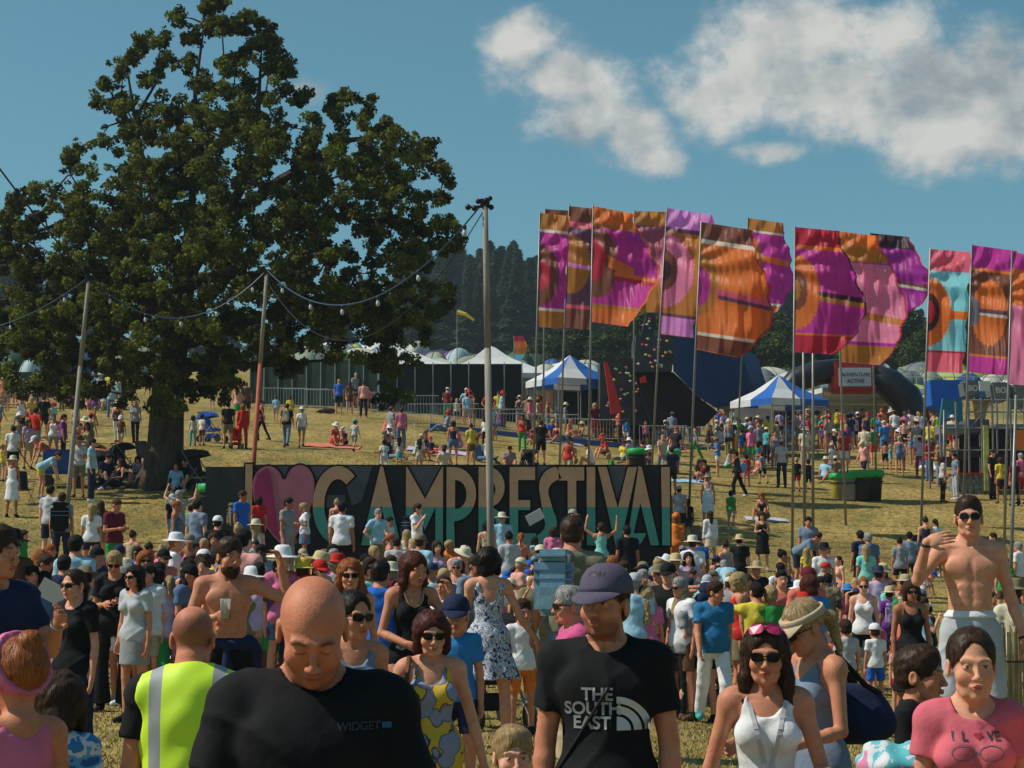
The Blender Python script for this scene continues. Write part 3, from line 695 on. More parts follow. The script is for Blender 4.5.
# ---------------------------------------------------------------- field
def field():
    ys=np.concatenate([np.arange(-15,125,1.0),np.arange(125,320,8),np.arange(320,1500,60)]); xs=np.concatenate([np.arange(-700,-60,40),np.arange(-60,60,1.5),np.arange(60,701,40)])
    X,Y=np.meshgrid(xs,ys); Z=gz(X,Y)+.0
    V=np.stack([X.ravel(),Y.ravel(),Z.ravel()],1); nx=len(xs); ny=len(ys)
    i=np.arange(nx*ny).reshape(ny,nx); Q=np.stack([i[:-1,:-1],i[:-1,1:],i[1:,1:],i[1:,:-1]],-1).reshape(-1,4)
    me=np_mesh('field',V,Q)
    m=bpy.data.materials.new('dry_grass'); m.use_nodes=True; nt=m.node_tree; N=nt.nodes; L=nt.links; b=N['Principled BSDF']; b.inputs['Roughness'].default_value=.95; b.inputs['Specular IOR Level'].default_value=.1
    tc=N.new('ShaderNodeTexCoord')
    def nz(s,d=6,st=(1,1,1)):
        mp=N.new('ShaderNodeMapping'); mp.inputs['Scale'].default_value=st; L.new(tc.outputs['Object'],mp.inputs[0])
        n=N.new('ShaderNodeTexNoise'); n.inputs['Scale'].default_value=s; n.inputs['Detail'].default_value=d; n.inputs['Roughness'].default_value=.65; L.new(mp.outputs[0],n.inputs['Vector']); return n.outputs['Fac']
    def ramp(f,st):
        r=N.new('ShaderNodeValToRGB'); L.new(f,r.inputs[0]); e=r.color_ramp.elements
        while len(e)<len(st): e.new(.5)
        for k,(p,c) in zip(e,st): k.position=p; k.color=(*c,1)
        return r.outputs[0]
    c1=ramp(nz(.35,8,(1,.45,1)),[(.3,(.17,.13,.045)),(.45,(.28,.21,.068)),(.58,(.37,.275,.095)),(.75,(.45,.345,.14))])
    c2=ramp(nz(6,6,(1,.5,1)),[(.35,(.55,.55,.5)),(.65,(1.3,1.25,1.2))])
    mx=N.new('ShaderNodeMix'); mx.data_type='RGBA'; mx.blend_type='MULTIPLY'; mx.inputs[0].default_value=1; L.new(c1,mx.inputs[6]); L.new(c2,mx.inputs[7])
    g=ramp(nz(.9,5,(1,.35,1)),[(.52,(0,0,0)),(.66,(1,1,1))])
    m2=N.new('ShaderNodeMix'); m2.data_type='RGBA'; L.new(g,m2.inputs[0]); L.new(mx.outputs[2],m2.inputs[6]); m2.inputs[7].default_value=(.17,.155,.05,1)
    L.new(m2.outputs[2],b.inputs['Base Color'])
    bp=N.new('ShaderNodeBump'); bp.inputs['Strength'].default_value=.8; bp.inputs['Distance'].default_value=.05; L.new(nz(14,8),bp.inputs['Height']); L.new(bp.outputs[0],b.inputs['Normal'])
    link('ground',me,m,kind='structure')
    # standing blades
    n=110000; y=12+ (RNG.random(n)**1.5)*60; x=(RNG.random(n)-.5)*y*.62; z=gz(x,y)
    a=RNG.random(n)*6.28; h=.02+.035*RNG.random(n); w=.004+.003*RNG.random(n)+.00025*y; le=(RNG.random((n,2))-.5)*.06
    p=np.stack([x,y,z-.005],1); dx=np.stack([np.cos(a)*w,np.sin(a)*w,0*a],1)
    T=p+np.stack([le[:,0],le[:,1],h],1); V=np.stack([p-dx,p+dx,T],1).reshape(-1,3); Fc=np.arange(3*n).reshape(-1,3)
    t=RNG.random(n)[:,None]; c=np.array([.46,.34,.15])*t+np.array([.22,.20,.07])*(1-t); c=np.repeat(c,3,0)
    link('grass',np_mesh('grass',V,Fc,False,c),mat('grass_blades',(1,1,1),.9,vcol=True),kind='stuff',label='short dry grass blades covering the festival field',cat='grass')
field()
# ---------------------------------------------------------------- foliage
def leafmat(name,col,tr=.25):
    return mat(name,col,.75,vcol=True,spec=.12,trans=tr)
def leaf_cloud(C,rad,n,size,flat=.75,jit=1.0,seed=0,tone=(.55,1.35),quad=True):
    "leaf quads scattered in lumps C (k,3), rad (k,)"
    rg=np.random.default_rng(seed); C=np.asarray(C);rad=np.asarray(rad); w=rad**2.2; k=rg.choice(len(C),n,p=w/w.sum())
    d=rg.normal(size=(n,3)); d/=np.linalg.norm(d,axis=1)[:,None]; r=rg.random(n)**.45
    P=C[k]+d*(rad[k]*r)[:,None]*np.array([1,1,flat])
    nrmv=rg.normal(size=(n,3))+d*.8+np.array([0,0,.5]); nrmv/=np.linalg.norm(nrmv,axis=1)[:,None]
    u=np.cross(nrmv,rg.normal(size=(n,3))); u/=np.linalg.norm(u,axis=1)[:,None]; v=np.cross(nrmv,u)
    s=size*(.6+.8*rg.random(n))[:,None]
    V=np.stack([P-u*s*.5,P+v*s*.32,P+u*s*.5,P-v*s*.32],1).reshape(-1,3)
    Q=np.arange(4*n).reshape(-1,4)
    kt=(tone[0]+(tone[1]-tone[0])*rg.random(len(C)))[k]*(.8+.4*rg.random(n)); c=np.repeat(np.stack([kt*(.9+.35*rg.random(n)),kt,kt*.9],1),4,0)
    return V,Q,c
def branches(mb,nodes,parents,radii,n=6):
    for i,p in enumerate(parents):
        if p<0: continue
        a=Vector(nodes[p]);b=Vector(nodes[i]); m=(a+b)/2+Vector(((random.random()-.5),(random.random()-.5),(random.random()-.3)))*(b-a).length*.12
        ra,rb=radii[p],radii[i]; ra=min(ra,rb*1.8)
        mb.tube([a,m,b],[ra,(ra+rb)/2,rb],n)
BARK=mat('oak_bark',(.075,.055,.038),.95,.45,5,1.0,12,stretch=(2,2,.5),spec=.1)
def oak():
    d=58.5; base=at(160,490,d); base.z=float(gz(base.x,d))-.15; k=d/F
    root=empty('oak_tree',base,label='huge old oak with dark spreading crown and thin bare twigs on top',cat='tree')
    L3=lambda px,py,dy=0: np.array(at(px,py,d+dy)-base)
    rg=np.random.default_rng(5)
    # outline lumps of the crown (px,py,r px,depth spread m, density)
    lumps=[(60,235,62,3),(20,260,45,2),(40,310,55,3),(90,290,60,4),(130,200,58,4),(110,240,60,4),(170,150,52,4),(140,120,30,2.5),(200,110,42,3),(245,95,42,3),(230,160,60,5),(270,130,50,4),(180,220,70,6),(250,220,70,6),(300,180,60,5),(350,150,48,4),(395,160,42,3),(420,185,32,2.5),(340,210,60,5),(400,220,45,3),(430,225,26,2),(330,270,60,5),(385,280,45,4),(425,300,28,3),(400,330,40,3),(350,320,50,4),(300,310,55,5),(240,290,70,6),(180,290,70,6),(130,320,60,5),(80,350,52,4),(30,350,45,3),(10,320,38,3),(110,380,32,2.5),(60,390,28,2),(190,350,50,4),(170,390,30,2.5),(235,340,36,4),(280,345,26,3),(215,375,28,2.5),(335,340,22,3),(385,370,18,1.5),(395,395,13,1),(288,368,10,1),(395,345,20,2),(118,112,12,1.0)]
    tw=[(118,98,9),(108,82,8),(128,60,9),(140,48,8),(122,72,8),(150,40,9),(162,42,8),(157,70,8),(170,60,7),(178,18,9),(185,40,8),(205,8,11),(215,18,10),(222,5,9),(200,30,9),(232,25,8),(245,32,9),(252,18,9),(262,25,9),(258,45,9),(270,35,8),(282,50,10),(276,66,9),(240,55,7),(225,62,7),(190,62,7),(148,85,9),(100,100,6),(76,150,5),(70,160,5),(100,140,6),(330,105,9),(350,100,10),(372,110,9),(390,132,8),(430,150,7),(452,225,7),(445,250,9),(455,240,5),(415,248,9),(425,262,6),(300,95,12),(290,75,9),(6,215,8),(16,205,9),(30,200,9),(2,240,8)]
    C=[];Rr=[]
    for (px,py,r,dy) in lumps:
        n=max(6,int(r*r/52))
        for _ in range(n):
            a=rg.random()*6.28; q=r*math.sqrt(rg.random()); 
            C.append(L3(px+q*math.cos(a),py+q*math.sin(a)*.9,(rg.random()-.5)*2*dy)); Rr.append((4.5+6*rg.random())*k*1.0)
    big=len(C)
    for (px,py,r) in tw:
        for _ in range(4): 
            a=rg.random()*6.28; q=r*.8*math.sqrt(rg.random()); C.append(L3(px+q*math.cos(a),py+q*math.sin(a),(rg.random()-.5)*1.6)); Rr.append(r*.5*k)
    TW=[]
    # limbs
    tb=MB(); tb.tube([(0,0,0),(.05,0,.5),(.15,0,1.6),L3(168,390),L3(175,340),L3(185,280)],[.85,.66,.56,.50,.42,.32],14)
    for a in range(6):
        q=a*1.05+.3; tb.tube([(math.cos(q)*1.1,math.sin(q)*1.0,-.05),(math.cos(q)*.6,math.sin(q)*.6,.25),(0,0,1.3)],[.10,.22,.28],7)
    tb.build('trunk',BARK,root,smooth=True)
    main=[[(180,330),(215,290),(262,240),(330,215),(390,215),(430,225)],[(178,340),(150,300),(110,285),(60,290),(20,300)],[(185,290),(190,230),(196,150),(195,90),(205,20)],[(185,280),(160,220),(140,150),(128,75)],[(190,270),(240,190),(258,110),(262,40)],[(175,345),(240,325),(300,300),(360,300),(410,310)],[(190,250),(280,180),(350,140),(390,135)],[(180,330),(130,250),(80,215),(30,235)],[(176,370),(120,350),(85,365),(50,385)],[(178,365),(215,365),(260,365),(330,360)],[(193,120),(225,75),(222,30)],[(258,80),(280,60),(280,45)],[(140,130),(115,110),(112,90)],[(140,110),(158,80),(160,50)]]
    bb=MB(); nodes=[]
    for q in main:
        dy=(rg.random()-.5)*3; pts=[L3(x,y,dy*min(1,i*.4)) for i,(x,y) in enumerate(q)]
        r0=.26 if len(q)>4 or q[0][1]>200 else .06; rs=[max(.022,r0*(1-i/(len(pts)))**1.5) for i in range(len(pts))]
        bb.tube(pts,rs,7)
        for a,b in zip(pts,pts[1:]):
            for t in (0,.33,.66,1): nodes.append(a+(b-a)*t)
    nodes=np.array(nodes); Ca=np.array(C); order=np.argsort([np.min(np.linalg.norm(nodes-c_,axis=1)) for c_ in Ca])
    for j,ci in enumerate(order):
        if ci<big and j%4: continue
        c_=Ca[ci]; dd=np.linalg.norm(nodes-c_,axis=1); n0=nodes[dd.argmin()]; m=(n0+c_)/2+rg.normal(size=3)*dd.min()*.1
        bb.tube([n0,m,c_],[.035,.026,.012],4); nodes=np.vstack([nodes,[m],[c_]]); TW+=[m,(m+c_)/2,c_]
    bb.build('branches',BARK,root)
    for q in TW: C.append(np.array(q)+rg.normal(size=3)*.12); Rr.append(rg.uniform(.06,.24))
    V,Q,c=leaf_cloud(C,Rr,285000,.128,.85,seed=3,tone=(.3,1.75))  # wide random clump tones put shaded interior and sunny highlights into the leaf colour
    link('crown',np_mesh('crown',V,Q,False,c),leafmat('oak_leaf',(.092,.112,.018),.3),root)
oak()
def conifer_mesh(seed,h=22,w=3.2,n=5200):
    rg=np.random.default_rng(seed); t=rg.random(n)**.75; z=h*(.12+.88*t)
    rr=w*(1-t)**.85*(.65+.5*rg.random(n))*(1+.25*np.sin(z*2.6))+.05; a=rg.random(n)*6.28; rs=rr*np.sqrt(rg.random(n)*.7+.3)
    P=np.stack([np.cos(a)*rs,np.sin(a)*rs,z-rs*.35],1)
    u=np.stack([np.cos(a),np.sin(a),-.3+0*a+.3*rg.normal(size=n)],1); v=np.stack([-np.sin(a),np.cos(a),.4*rg.normal(size=n)],1); s=(.4+.5*rg.random(n))[:,None]*(.5+.5*(1-t))[:,None]*1.4
    V=np.stack([P-u*s*.5,P+v*s*.35,P+u*s*.7,P-v*s*.35],1).reshape(-1,3); c=(.6+.7*rg.random(n))[:,None]*np.array([1,1,1]); 
    return np_mesh('crown',V,np.arange(4*n).reshape(-1,4),False,np.repeat(c,4,0))
def forest():
    cm=leafmat('conifer_needles',(.055,.105,.055),.3); tm=mat('pine_bark',(.09,.06,.04),.9)
    cr=[conifer_mesh(i,21+1.5*i,2.8+.25*i) for i in range(4)]; tr=[]
    for i in range(4):
        mb=MB().tube([(0,0,-1),(0,0,8),(0,0,21+i*1.5)],[.32,.22,.03],6); o=mb.build('trunk',tm); tr.append(o.data); bpy.data.objects.remove(o)
    rg=random.Random(4)
    n=0
    for (d,x0,x1,st,y0) in ((300,405,570,10,262),(318,400,570,11,257),(335,400,570,12,252),(285,400,575,12,282),(310,560,900,13,284),(325,560,900,13,278),(290,-60,60,26,262),(330,-80,40,30,258),(300,905,1100,24,300),(310,60,420,30,300)):
        px=x0
        while px<x1:
            dd=d+rg.uniform(-8,8); b=at(px,400,dd); z=float(gz(b.x,dd))-.3; 
            yt=y0+rg.uniform(-12,16)
            if d in(300,318) and x0<500: yt+= (0 if px>470 else 6)
            zt=at(px,yt,dd).z; k=rg.randrange(4); s=(zt-z)/(21+1.5*k)*1.03
            e=empty('conifer_tree',(b.x,dd,z),rg.random()*6,label='tall dark conifer in the forest edge beyond the campsite',cat='tree',group='conifers of the forest behind the campsite')
            e.scale=(s*1.45,s*1.45,s)
            link('crown',cr[k],cm,e); link('trunk',tr[k],tm,e); n+=1
            px+=st*rg.uniform(.7,1.25)
    # rounded broadleaf trees behind the flags
    bm_=leafmat('broadleaf',(.05,.075,.02),.25); pro=[]
    for sd_ in range(3):
        r2=np.random.default_rng(sd_+20); C=[];Rr=[]
        for _ in range(70):
            a=r2.random()*6.28; q=math.sqrt(r2.random()); z=r2.random(); C.append((4.2*q*math.cos(a)*(1-.35*z),4.2*q*math.sin(a)*(1-.35*z),2.6+8.2*z*(1-.35*q*q))); Rr.append(1.0+.7*r2.random())
        V,Q,c=leaf_cloud(C,Rr,9000,.52,.85,seed=sd_,tone=(.5,1.5)); pro.append(np_mesh('crown',V,Q,False,c))
    mb=MB().tube([(0,0,-.5),(0,0,3),(0,0,7)],[.4,.3,.12],8)
    for a in range(5): mb.tube([(0,0,2.5+a*.5),(1.6*math.cos(a*1.3),1.6*math.sin(a*1.3),5+a*.6)],[.16,.05],5)
    o=mb.build('trunk',tm); tk=o.data; bpy.data.objects.remove(o)
    for i,(px,yt,d) in enumerate([(575,318,185),(612,325,180),(640,300,190),(668,312,178),(700,300,188),(735,316,180),(760,302,192),(785,318,178),(812,322,185),(850,345,180),(880,350,176),(912,305,190),(938,322,180),(965,312,188),(990,330,178),(1015,308,186),(1045,316,180),(1080,310,185),(548,330,190),(860,318,200),(900,330,202),(830,308,198),(-10,300,180),(25,322,175),(60,330,180),(720,330,200),(950,335,200)]):
        b=at(px,400,d); z=float(gz(b.x,d))-.2; zt=at(px,yt,d).z; s=(zt-z)/11.6
        e=empty('broadleaf_tree',(b.x,d,z),i*1.7,label='round dark green broadleaf tree behind the tents and flags',cat='tree',group='broadleaf trees behind the campsite'); e.scale=(s*1.25,s*1.25,s)
        link('crown',pro[i%3],bm_,e); link('trunk',tk,tm,e)
forest()
# ---------------------------------------------------------------- banner flags on tall poles
FC={'mag':(.50,.035,.32),'org':(.68,.17,.03),'och':(.45,.17,.03),'bro':(.20,.065,.04),'cri':(.46,.02,.05),'pin':(.85,.20,.36),'lil':(.68,.25,.66),'cya':(.22,.60,.80),'drk':(.05,.015,.03),'cre':(.85,.62,.52),'pur':(.15,.06,.12),'rpk':(.70,.12,.20),'plm':(.36,.02,.30),'mau':(.34,.07,.13),'slt':(.22,.20,.26)}
FC={k:tuple(min(.92,v*1.3+.01) for v in c) for k,c in FC.items()}
def silk():
    m=bpy.data.materials.new('silk_banner'); m.use_nodes=True; nt=m.node_tree; N=nt.nodes; L=nt.links; b=N['Principled BSDF']; b.inputs['Roughness'].default_value=.42; b.inputs['Specular IOR Level'].default_value=.35
    a=N.new('ShaderNodeAttribute'); a.attribute_name='Col'; t=N.new('ShaderNodeBsdfTranslucent'); L.new(a.outputs[0],b.inputs['Base Color']); L.new(a.outputs[0],t.inputs['Color'])
    tc=N.new('ShaderNodeTexCoord'); n=N.new('ShaderNodeTexNoise'); mp=N.new('ShaderNodeMapping'); mp.inputs['Scale'].default_value=(3,1,1.0); L.new(tc.outputs['Object'],mp.inputs[0]); L.new(mp.outputs[0],n.inputs['Vector']); n.inputs['Scale'].default_value=1.6; n.inputs['Detail'].default_value=5
    bp=N.new('ShaderNodeBump'); bp.inputs['Strength'].default_value=1; bp.inputs['Distance'].default_value=.035; L.new(n.outputs['Fac'],bp.inputs['Height']); L.new(bp.outputs[0],b.inputs['Normal']); L.new(bp.outputs[0],t.inputs['Normal'])
    ms=N.new('ShaderNodeMixShader'); ms.inputs[0].default_value=.62; L.new(b.outputs[0],ms.inputs[1]); L.new(t.outputs[0],ms.inputs[2]); L.new(ms.outputs[0],N['Material Output'].inputs['Surface']); return m
SILK=silk(); ALU=mat('pole_metal',(.24,.23,.21),.45,.15,6,metal=.5)
def banner(d,tx,ty,bx,yt,yb,W,label,field,bands,blobs,drop=6,fringe='org',seed=0,yl=0):
    k=d/F; base=at(bx,row(float(gz(at(bx,450,d).x,d)),d),d); base.z=float(gz(base.x,d)); top=at(tx,ty,d)
    r=empty('banner_flag',base,label=label,cat='flag',group='tall silk banner flags on the slope')
    MB().tube([(0,0,-.3),(Vector(top)-base)*.5,Vector(top)-base],[.042,.038,.022],8).build('pole',ALU,r,smooth=True)
    nu,nv=56,120; u=np.linspace(0,1,nu);v=np.linspace(0,1,nv);U,Vv=np.meshgrid(u,v)
    w=np.polyval(np.polyfit(np.linspace(0,1,len(W)),W,4),Vv); w=w*(1+.025*np.sin(Vv*19+seed)+.015*np.sin(Vv*41+seed*2))
    if fringe: w=w+U**6*1.1*np.abs(((Vv*23+.6*np.sin(Vv*31+seed))%1)*2-1)
    # pole x at row
    yrow=yt+Vv*(yb-yt); px0=tx+(bx-tx)*(yrow-ty)/max(1,(500-ty))
    PX=px0+U*w; PY=yrow+U*drop*(1-.4*Vv)+yl*U*Vv
    ux=U*w
    an_=np.arctan2(Vv*(yb-yt)-30-10*math.sin(seed),ux+14); dep=.5*np.sin(U*4.6+seed+Vv*1.5)*U*np.minimum(1,w/60)+(.13*np.sin(an_*12+ux*.10+seed*2))*np.sqrt(U)+.13*(.5+.5*np.sin(Vv*4+seed*3+ux*.05))*np.sin(ux*.40+Vv*3.5+1.1*np.sin(Vv*5+seed))*np.sqrt(U)+.03*np.sin(ux*.95-Vv*7+seed*2+.8*np.sin(Vv*13))*np.sqrt(U)+.35*U**2*np.sin(Vv*6+seed*1.3)
    dep=dep-(U*w)*k*.62; a=(PX-CX)/F; b_=(CY-PY)/F; yy=math.cos(PITCH)-b_*math.sin(PITCH); zz=math.sin(PITCH)+b_*math.cos(PITCH); t=(d+dep)/yy
    V=np.stack([a*t-base.x,dep,CAMZ+zz*t-base.z],-1).reshape(-1,3)
    C=np.empty((nv,nu,3)); C[:]=FC[field]
    for (v0,v1,c) in bands: C[(Vv>=v0)&(Vv<v1)]=FC[c]
    rows_=Vv*(yb-yt)
    for o in blobs:
        if o[0]=='c':
            _,cx,cy,rx,ry,c=o; an=np.arctan2(rows_-cy,ux-cx); m=np.sqrt(((ux-cx)/rx)**2+((rows_-cy)/ry)**2)<1+.07*np.abs(((an*7)%1)*2-1); C[m]=FC[c]
        else:
            _,x0,x1,y0,y1,sl,c=o; m=(ux>=x0)&(ux<=x1)&(rows_-sl*ux>=y0)&(rows_-sl*ux<y1); C[m]=FC[c]
    if fringe: C[(U>.965)]=FC[fringe]
    C=C*(.93+.14*RNG.random((nv,nu,1)))
    i=np.arange(nu*nv).reshape(nv,nu); Q=np.stack([i[:-1,:-1],i[1:,:-1],i[1:,1:],i[:-1,1:]],-1).reshape(-1,4)
    link('banner',np_mesh('banner',V,Q,True,C.reshape(-1,3)),SILK,r)
    return r
H_=115
banner(80,545,207,543,209,326,[30,30,30,30,28],'brown banner flag half hidden behind the leftmost banner','bro',[],[],2,None,1)
banner(70,540,212,533,213,327,[30,29,28,27,26],'leftmost banner flag, magenta with brown disc and ochre bands','mag',[(0,.14,'och'),(.14,.165,'cre'),(.83,.855,'cre'),(.855,1,'och')],[('c',0,62,20,30,'bro'),('c',2,62,10,14,'cri')],3,None,2)
banner(73,569,204,559,206,328,[28,27,27,26,26],'dark purple banner flag with ochre disc and red stripes','pur',[(0,.12,'bro'),(.12,.17,'rpk'),(.80,.84,'rpk'),(.84,1,'bro')],[('c',4,58,19,28,'och'),('b',0,30,56,60,.1,'lil')],3,None,3)
banner(67,593,204,588,206,322,[42,52,66,56,38],'magenta banner flag billowing wide with orange top and bottom','mag',[(0,.14,'org'),(.14,.17,'och'),(.84,.87,'och'),(.87,1,'org')],[('c',6,56,19,34,'bro'),('c',4,54,9,20,'cri'),('b',16,42,40,52,.45,'org'),('b',22,80,62,69,.08,'org'),('b',22,80,66,70,.08,'cri')],8,'org',4)
banner(79,634,210,634,211,312,[36,36,36,34,24],'ochre and wine red banner flag behind the lilac one','och',[(.14,.48,'mau'),(.48,.5,'och')],[('c',44,60,20,28,'pin')],1,None,5)
banner(69,667,207,650,208,334,[46,48,46,38,34],'banner flag with lilac ends and pink ring around dark centre','och',[(0,.15,'lil'),(.15,.18,'pur'),(.83,.855,'pur'),(.855,1,'lil')],[('c',-1,62,30,36,'pin'),('c',-1,62,15,20,'bro'),('c',0,62,8,10,'drk')],7,None,6)
banner(60,701,221,688,222,349,[50,60,72,72,42],'orange satin banner flag with brown ends and white lines','org',[(0,.13,'bro'),(.13,.165,'cre'),(.86,.885,'cre'),(.885,1,'bro')],[('c',0,62,20,30,'och'),('c',0,64,12,19,'mag'),('b',18,90,62,70,.12,'rpk'),('b',20,90,68,72,.12,'pur')],8,'cri',7,4)
banner(78,748,217,736,218,310,[34,40,46,45,30],'magenta banner flag with ochre top and disc above the treetops','mag',[(0,.12,'och'),(.12,.15,'cre'),(.9,.93,'cre'),(.93,1,'och')],[('c',-2,40,17,24,'och'),('c',-6,40,12,16,'mau'),('b',16,60,34,40,.12,'org')],5,'plm',8)
banner(55,795,226,792,227,352,[44,54,68,68,38],'crimson topped magenta banner flag with orange sun disc','mag',[(0,.135,'cri'),(.135,.17,'org'),(.845,.865,'org'),(.865,1,'cri')],[('c',2,65,23,36,'org'),('c',2,63,11,19,'bro'),('c',0,63,6,11,'och'),('b',25,90,60,65,.12,'drk'),('b',25,90,65,70,.12,'och')],4,'drk',9)
banner(62,836,230,846,231,362,[42,54,66,62,40],'pink satin banner flag with ochre top behind crimson one','pin',[(0,.10,'org'),(.10,.22,'och'),(.22,.235,'plm'),(.84,.86,'plm'),(.86,1,'och')],[('b',8,90,76,83,.14,'och')],5,'cri',10)
banner(79,870,232,876,233,312,[40,48,58,56,34],'dark topped purple magenta banner flag at the gap in banners','plm',[(0,.17,'drk')],[('b',8,90,43,46,.12,'bro'),('b',8,90,46,49,.12,'cre')],4,'cri',11)
banner(57,930,248,920,249,372,[41,40,40,39,38],'turquoise banner flag with orange sunburst and red ends','cya',[(0,.175,'rpk'),(.82,.835,'cri'),(.835,1,'rpk')],[('b',14,60,60,68,.02,'org'),('c',0,63,23,33,'org'),('c',0,63,12,19,'drk'),('c',0,63,7,12,'cri')],3,None,12)
banner(60,972,244,962,245,372,[44,47,48,46,42],'brown banner flag with magenta ends and faded orange disc','bro',[(0,.17,'mag'),(.17,.20,'org'),(.85,.87,'org'),(.87,1,'mag')],[('c',20,66,17,32,'org'),('c',0,66,11,15,'slt'),('b',10,38,62,66,.02,'pur'),('b',10,38,66,69,.02,'cre')],6,'och',13)
banner(52,1012,250,1003,252,384,[34,40,46,46,44],'salmon and magenta banner flag at the right edge','pin',[(0,.12,'mag'),(.12,.4,'org')],[],6,'mag',14)
for (px0,py0,px1,d,lb) in [(803,300,803,57,'bare thin pole left of a twin pole near bins'),(813,300,811,58,'bare thin pole right of its twin near bins'),(1016,395,1004,44,'bare metal pole by the stall at right edge'),(944,410,942,70,'short bare pole beside the scaffold stall')]:
    b=at(px0,400,d); bb=at(px1,400,d); z=float(gz(bb.x,d)); t=at(px0,py0,d)
    tag(MB().tube([(0,0,-.2),(t.x-bb.x,0,t.z-z)],[.05,.035],8).build('bare_pole',ALU,None,True,loc=(bb.x,d,z)),lb,'pole')
# ---------------------------------------------------------------- festoon lighting
WOOD=mat('wood_pole',(.27,.235,.19),.8,.25,3,.5,20,stretch=(3,3,.4)); REDP=mat('red_paint_pole',(.42,.09,.045),.7,.2,5); CABLE=mat('cable_blue',(.03,.06,.12),.5); CABLK=mat('cable_black',(.012,.012,.014),.5)
BULB=mat('bulb_glass',(.55,.55,.54),.25)
def lightpole(px0,py0,px1,d,r,label,red=False):
    g=at(px1,400,d); z=float(gz(g.x,d)); t=Vector(at(px0,py0,d))-Vector((g.x,d,z))
    e=empty('lighting_pole',(g.x,d,z),label=label,cat='pole',group='wooden poles carrying the festoon lights')
    sp=t*.66
    MB().tube([(0,0,-.3),sp],[r*1.25,r*1.05],10).build('lower_pole',REDP if red else WOOD,e,True)
    MB().tube([sp,t],[r*1.04,r*.85],10).build('upper_pole',WOOD,e,True)
    c=MB(); c.box(t+Vector((0,0,-.05)),(r*3,r*3,.12)); c.build('pole_clamp',CABLK,e)
    return Vector((g.x,d,z))+t,e
p1,_=lightpole(89,277,66,47.5,.052,'leaning grey pole among the crowd left of the oak')
p2,_=lightpole(267,270,249,47.6,.052,'leaning pole with red lower half before the heart',True)
p3,e3=lightpole(485,200,493,33,.056,'thickest grey wooden pole before the sign with cable drums on top')
m=MB()
for (dx,dz,dy,q) in ((-.30,-.13,0,.055),(-.19,-.15,0,.052),(-.12,-.02,.02,.05),(.11,-.13,0,.052),(.02,-.02,-.07,.055),(.09,.03,0,.045)):
    m.lathe([(0.01,-q),(q*.8,-q*.6),(q,0),(q*.8,q*.6),(.01,q)],Vector(p3-e3.location)+Vector((dx,dy,dz)),10)
m.box(Vector(p3-e3.location)+Vector((-.12,0,-.12)),(.44,.04,.04)); m.build('insulator',CABLK,e3,True)
p0=at(-130,-20,26); p00=at(-60,330,60); p5=at(-60,330,60)
def festoon(a,b,sag,n,label,r=.016,mm=CABLE,drops=True):
    a=Vector(a);b=Vector(b); e=empty('festoon_lights',a,label=label,cat='string lights',group='festoon cables strung between poles')
    P=[]
    for i in range(33):
        t=i/32; P.append((b-a)*t+Vector((0,0,-sag*4*t*(1-t))))
    MB().tube(P,r,5).build('cable',mm,e)
    for i in range(n):
        t=(i+.6)/n; t=min(t,.97); q=(b-a)*t+Vector((0,0,-sag*4*t*(1-t)))
        m=MB(); m.lathe([(.02,0),(.035,-.02),(.035,-.09)],q,8); bu=m.build('bulb_socket',CABLK,e)
        MB().lathe([(.025,-.09),(.038,-.13),(.042,-.17),(.028,-.21),(.005,-.22)],q,10).build('bulb',BULB,bu,True)
festoon(p1,p2,1.15,5,'festoon cable sagging from leaning left pole to red pole')
festoon(p2,p3,1.35,6,'festoon cable rising from red pole to the thick pole')
festoon(p2+Vector((0,.2,-.3)),p3+Vector((0,0,-.15)),1.9,0,'thin black cable hanging below the festoon lights',.010,CABLK)
festoon(p5,p1,.5,3,'festoon cable running off the left edge')
festoon(p1+Vector((0,0,0)),p0,.25,1,'dark cable climbing to the upper left corner',.02,CABLK)
q=p1+(p0-p1)*.47; m=MB(); m.lathe([(.01,.12),(.06,.08),(.08,0),(.05,-.1),(.01,-.13)],(0,0,0),10); tag(m.build('cable_connector',CABLK,None,True,loc=q+Vector((0,0,-.30))),'dark lump of cable connector hanging at upper left','connector')
